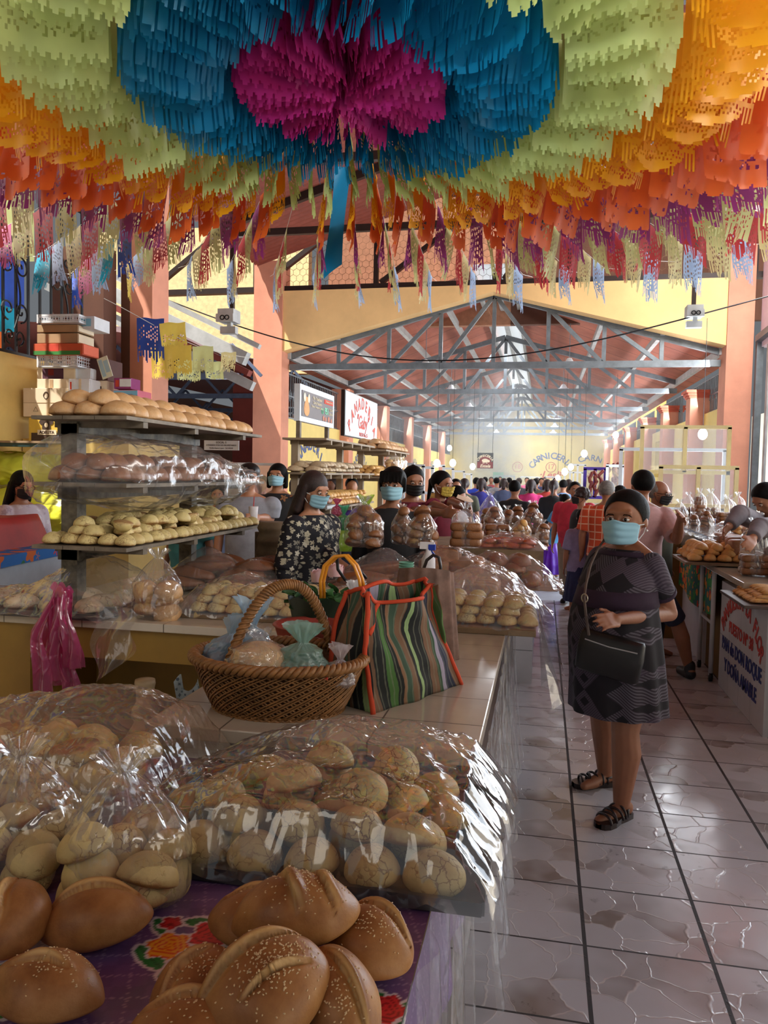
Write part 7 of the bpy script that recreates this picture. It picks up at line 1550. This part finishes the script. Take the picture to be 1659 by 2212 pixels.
# yellow framed glass displays
M_yf = plain('yellow_wood_frame', (252, 236, 176), .5, var=.05)
def frame(label, px0, py0, px1, py1, Y, cols, rows, m, th=.045, legs=True, glass=True, name='glass_display_frame'):
    a, b = P(px0, py0, Y=Y), P(px1, py1, Y=Y); t = thing(name, label, 'display', (a.x, Y, 0)); w = b.x-a.x; z1, z0 = (a.z+b.z)/2+abs(a.z-b.z)/2, min(a.z, b.z); mb = MB()
    for k in range(cols+1): x = w*k/cols; mb.bar((x, 0, z0 if k not in (0, cols) or not legs else 0), (x, 0, z1), th)
    for k in range(rows+1): z = z0+(z1-z0)*k/rows; mb.bar((-th/2, 0, z), (w+th/2, 0, z), th)
    mb.obj('frame', m, t)
    if glass: MB().box((0, .003, z0), (w, .007, z1)).obj('glass_pane', M_glass, t)
    return t
frame('upper tall yellow framed glass screen behind the right stall', 1388, 922, 1572, 1022, 10.2, 2, 1, M_yf); frame('lower yellow framed glass screen in front of the tall one', 1428, 1008, 1588, 1095, 9.8, 2, 1, M_yf)
M_wp = plain('white_pipe', (214, 220, 224), .4, var=.03)
frame('white pipe frame left of the yellow screens', 1342, 970, 1560, 1100, 12.5, 1, 1, M_wp, .05, glass=False)
frame('purple framed meat stall hung with sausages', 1264, 1012, 1306, 1075, 15.5, 2, 1, plain('purple_frame', (84, 60, 170), .5), .06)
frame('white framed meat stall right of the purple one', 1312, 1006, 1342, 1080, 15, 1, 1, M_wp, .05)
M_meat = plain('dark_red_meat', (128, 52, 44), .4, var=.2, scale=20)
for i, (x, y, h) in enumerate(((1276, 1022, 45), (1288, 1020, 48), (1298, 1018, 52), (1316, 1004, 56), (1328, 1004, 50), (1334, 1002, 46))):
    p = P(x, y, Y=15.3); mb = MB(); q_ = random.Random(i)
    for k in range(5): mb.cap(p+Vector((q_.uniform(-.04, .04), q_.uniform(-.04, .04), -.09*k)), p+Vector((q_.uniform(-.04, .04), 0, -.09*k-.08)), .035, .03, 8)
    tag(mb.obj('hanging_meat', M_meat, smooth=True), f'string of dark red meat hanging at the meat stalls, {ORD[i]} from left', 'meat', 'meat hanging at the stalls')
for i, (px0, py0, px1, Y) in enumerate(((872, 1003, 890, 12), (896, 1006, 912, 13.2), (916, 1010, 932, 14.5), (936, 1006, 956, 16), (960, 1012, 976, 18), (980, 1018, 1000, 21), (1004, 1024, 1016, 24))):
    frame(f'white pipe stall frame along the left of the hall, {ORD[i]} from the near end', px0, py0, px1, 1120, Y, 1, 2, M_wp, .05, glass=False, name='pipe_stall')
for i, (px0, py0, px1, Y) in enumerate(((1068, 1028, 1110, 34), (1125, 1030, 1165, 40), (1178, 1030, 1210, 30), (1220, 1020, 1256, 26), (1232, 1004, 1262, 22))):
    frame(f'white pipe stall frame at the back of the hall, {ORD[i]} from left', px0, py0, px1, 1075, Y, 2, 1, M_wp, .05, glass=False, name='pipe_stall')
M_bulb = emit('warm_white_bulb', (1, .97, .9, 1), 14); M_lampg = emit('cool_white_lamp', (.92, .97, 1, 1), 16)
k = 0
for Y in (17.3, 22.2, 27.8, 33.4, 38.7, 44):
    for x in (-2.66, .49):
        t = thing('pendant_lamp', f'round white pendant lamp under the hall roof, {"left" if x < 0 else "right"} row, {ORD[k//2]} from the near end', 'lamp', (x, Y, 3.98), 0, 'pendant lamps of the hall')
        MB().lathe([(.02, .16), (.05, .15), (.10, .06), (.19, .02), (.20, .0)], 20).obj('lamp_shade', wht, t, True); MB().lathe([(.001, -.02), (.12, -.015), (.17, 0)], 20).obj('diffuser', M_lampg, t, True); MB().tube([(0, 0, .15), (0, 0, .9)], .008, 5).obj('rod', M_steel, t)
        k += 1
for i, (x, y, Y, zt) in enumerate(((944, 1001, 16, 4.0), (978, 1000, 17, 4), (1021, 1008, 20, 4), (971, 968, 22, 4.2), (1262, 980, 18, 3.9), (1220, 1019, 18, 3.9), (1233, 1009, 20, 3.9), (1205, 1032, 24, 3.9), (1518, 938, 12.5, 4.0), (1330, 940, 19, 4.0))):
    c = P(x, y, Y=Y); t = thing('hanging_bulb', f'bare glowing bulb hanging on a wire among the stalls, {ORD[i]} counted', 'bulb', c, 0, 'bare bulbs over the stalls')
    t['label'] = 'bare glowing bulb '+['left of the paired bulbs by the left stalls', 'beside the left row of stall frames', 'left of the hanging meat sign', 'high above the left stalls', 'at the right end of the back wall', 'low right of the painted Lesli sign', 'over the meat stalls', 'reddish, below the painted Lesli sign', 'inside the upper yellow framed screen', 'wide, by the right row of columns'][i]
    MB().ell((0, 0, 0), (.07, .07, .085), 14, 10).obj('bulb', M_bulb, t, True); MB().tube([(0, 0, .08), (0, 0, max(.4, zt-c.z))], .004, 4).obj('wire', M_black, t)
c = P(1048, 995, Y=30); t = thing('hanging_meat_sign', 'dark red CARNICERIA Estela sign hanging in the hall', 'sign', c)
MB().box((-.31, 0, -.30), (.31, .03, .30)).obj('board', plain('slate_board', (66, 70, 70), .6), t); MB().addv([(.22*math.cos(a), -.004, -.02+.2*math.sin(a)) for a in np.linspace(0, 2*PI, 25)[:-1]], [tuple(range(24))]).box((-.30, -.003, -.29), (.30, -.001, -.05)).obj('red_disc', plain('maroon_sign_paint', (130, 44, 44), .6), t)
text('CARNICERIA', 'lettering', cr_, t, face_M((0, -.008, .15), (1, 0, 0)), .13, arc=(.27, 2.1), bold=.004); text('Estela', 'lettering', cr_, t, face_M((0, -.008, -.21), (1, 0, 0)), .17, bold=.004, shear=.3)
mb = MB(); mb.ell((0, 0, 0), (.13, .004, .075), 16, 8); mb.ell((.13, 0, -.02), (.05, .004, .05), 12, 6); [mb.bar((x, 0, -.05), (x, 0, -.12), .02, .006) for x in (-.08, -.04, .04, .08)]; mb.obj('bull_emblem', cr_, t).location = (0, -.01, 0); MB().tube([(-.28, 0, .3), (-.28, 0, 2.4)], .008, 4).obj('chain', M_black, t); MB().tube([(.28, 0, .3), (.28, 0, 2.4)], .008, 4).obj('chain', M_black, t)
c = P(1076, 1034, Y=36); t = thing('green_board', 'bright green board standing among the crowd by the smoke', 'board', (c.x, c.y, 0)); MB().box((-.24, 0, 1.05), (.24, .02, 1.7)).box((-.02, .02, 0), (.02, .05, 1.1)).obj('board_body', plain('bright_green_paint', (60, 206, 96), .5), t)
c = P(1226, 1275, z=0); t = thing('woven_plastic_basket', 'white and black woven plastic basket on the floor beside the violet skirt', 'basket', (c.x, c.y+.1, 0))
t2 = NT('black_white_weave'); v2 = t2.coord(); s2 = t2.add('ShaderNodeSeparateXYZ', {0: v2}); an = t2.math('ARCTAN2', s2.outputs[1], s2.outputs[0]); k_ = t2.math('GREATER_THAN', t2.math('MULTIPLY', t2.math('SINE', t2.math('MULTIPLY', an, 22.0)), t2.math('SINE', t2.math('MULTIPLY', s2.outputs[2], 130.0))), .1)
M_wv = t2.fin(t2.bsdf(t2.mix(k_, lin((214, 214, 214)), lin((40, 40, 44))), .4))
MB().lathe([(.001, .01), (.10, .01), (.12, .2), (.14, .40), (.145, .41), (.13, .41), (.11, .05)], 30).obj('woven_body', M_wv, t, True); MB().tube([(.142*math.cos(a), .142*math.sin(a), .40) for a in np.linspace(0, 2*PI, 25)[:-1]], .008, 6, closed=True).obj('rim', white, t, True)
blob_bag((c.x, c.y+.1, .30), (.10, .10, .24), 31, plastic('blue_bag_film', .8, .3, (.15, .5, .9)), 'blue plastic bag stuffed in the woven plastic basket')
# smoke from the grills
def smoke(name, x0, y0, z0, x1, y1, z1, dens, label):
    o = MB().box((x0, y0, z0), (x1, y1, z1)).obj(name, None); o.data.materials.clear(); t = NT(name+'_volume'); v = t.coord('Object')
    n = t.noise(v, .9, 3, .6, 1.2); s = t.add('ShaderNodeSeparateXYZ', {0: v}); cx = (x0+x1)/2; w = (x1-x0)/2
    fall = t.math('SUBTRACT', 1.0, t.math('ABSOLUTE', t.math('DIVIDE', t.math('SUBTRACT', s.outputs[0], t.math('SUBTRACT', cx, t.math('MULTIPLY', t.math('SUBTRACT', s.outputs[2], z0), .28))), w)))
    d = t.math('MULTIPLY', t.ramp(n, [(.35, 0), (.75, 1)]), t.math('MULTIPLY', t.math('MAXIMUM', fall, 0.0), dens))
    t.t.links.new(t.add('ShaderNodeVolumePrincipled', {'Color': (.95, .97, 1, 1), 'Density': d}).outputs[0], t.out.inputs[1]); o.data.materials.append(t.m); o['kind'] = 'stuff'; tag(o, label, 'smoke')
smoke('grill_smoke', -3.4, 30, .9, .2, 34, 5.0, .9, 'pale smoke rising from the grills into the hall roof')
o = MB().box((-5.6, 22, 0), (3.4, 47.9, 5.6)).obj('hall_haze', None); t = NT('hall_haze_volume'); t.t.links.new(t.add('ShaderNodeVolumePrincipled', {'Color': (.95, .97, 1, 1), 'Density': .012}).outputs[0], t.out.inputs[1]); o.data.materials.clear(); o.data.materials.append(t.m); o['kind'] = 'stuff'; tag(o, 'thin smoky haze filling the far end of the hall', 'haze')
run_jobs()
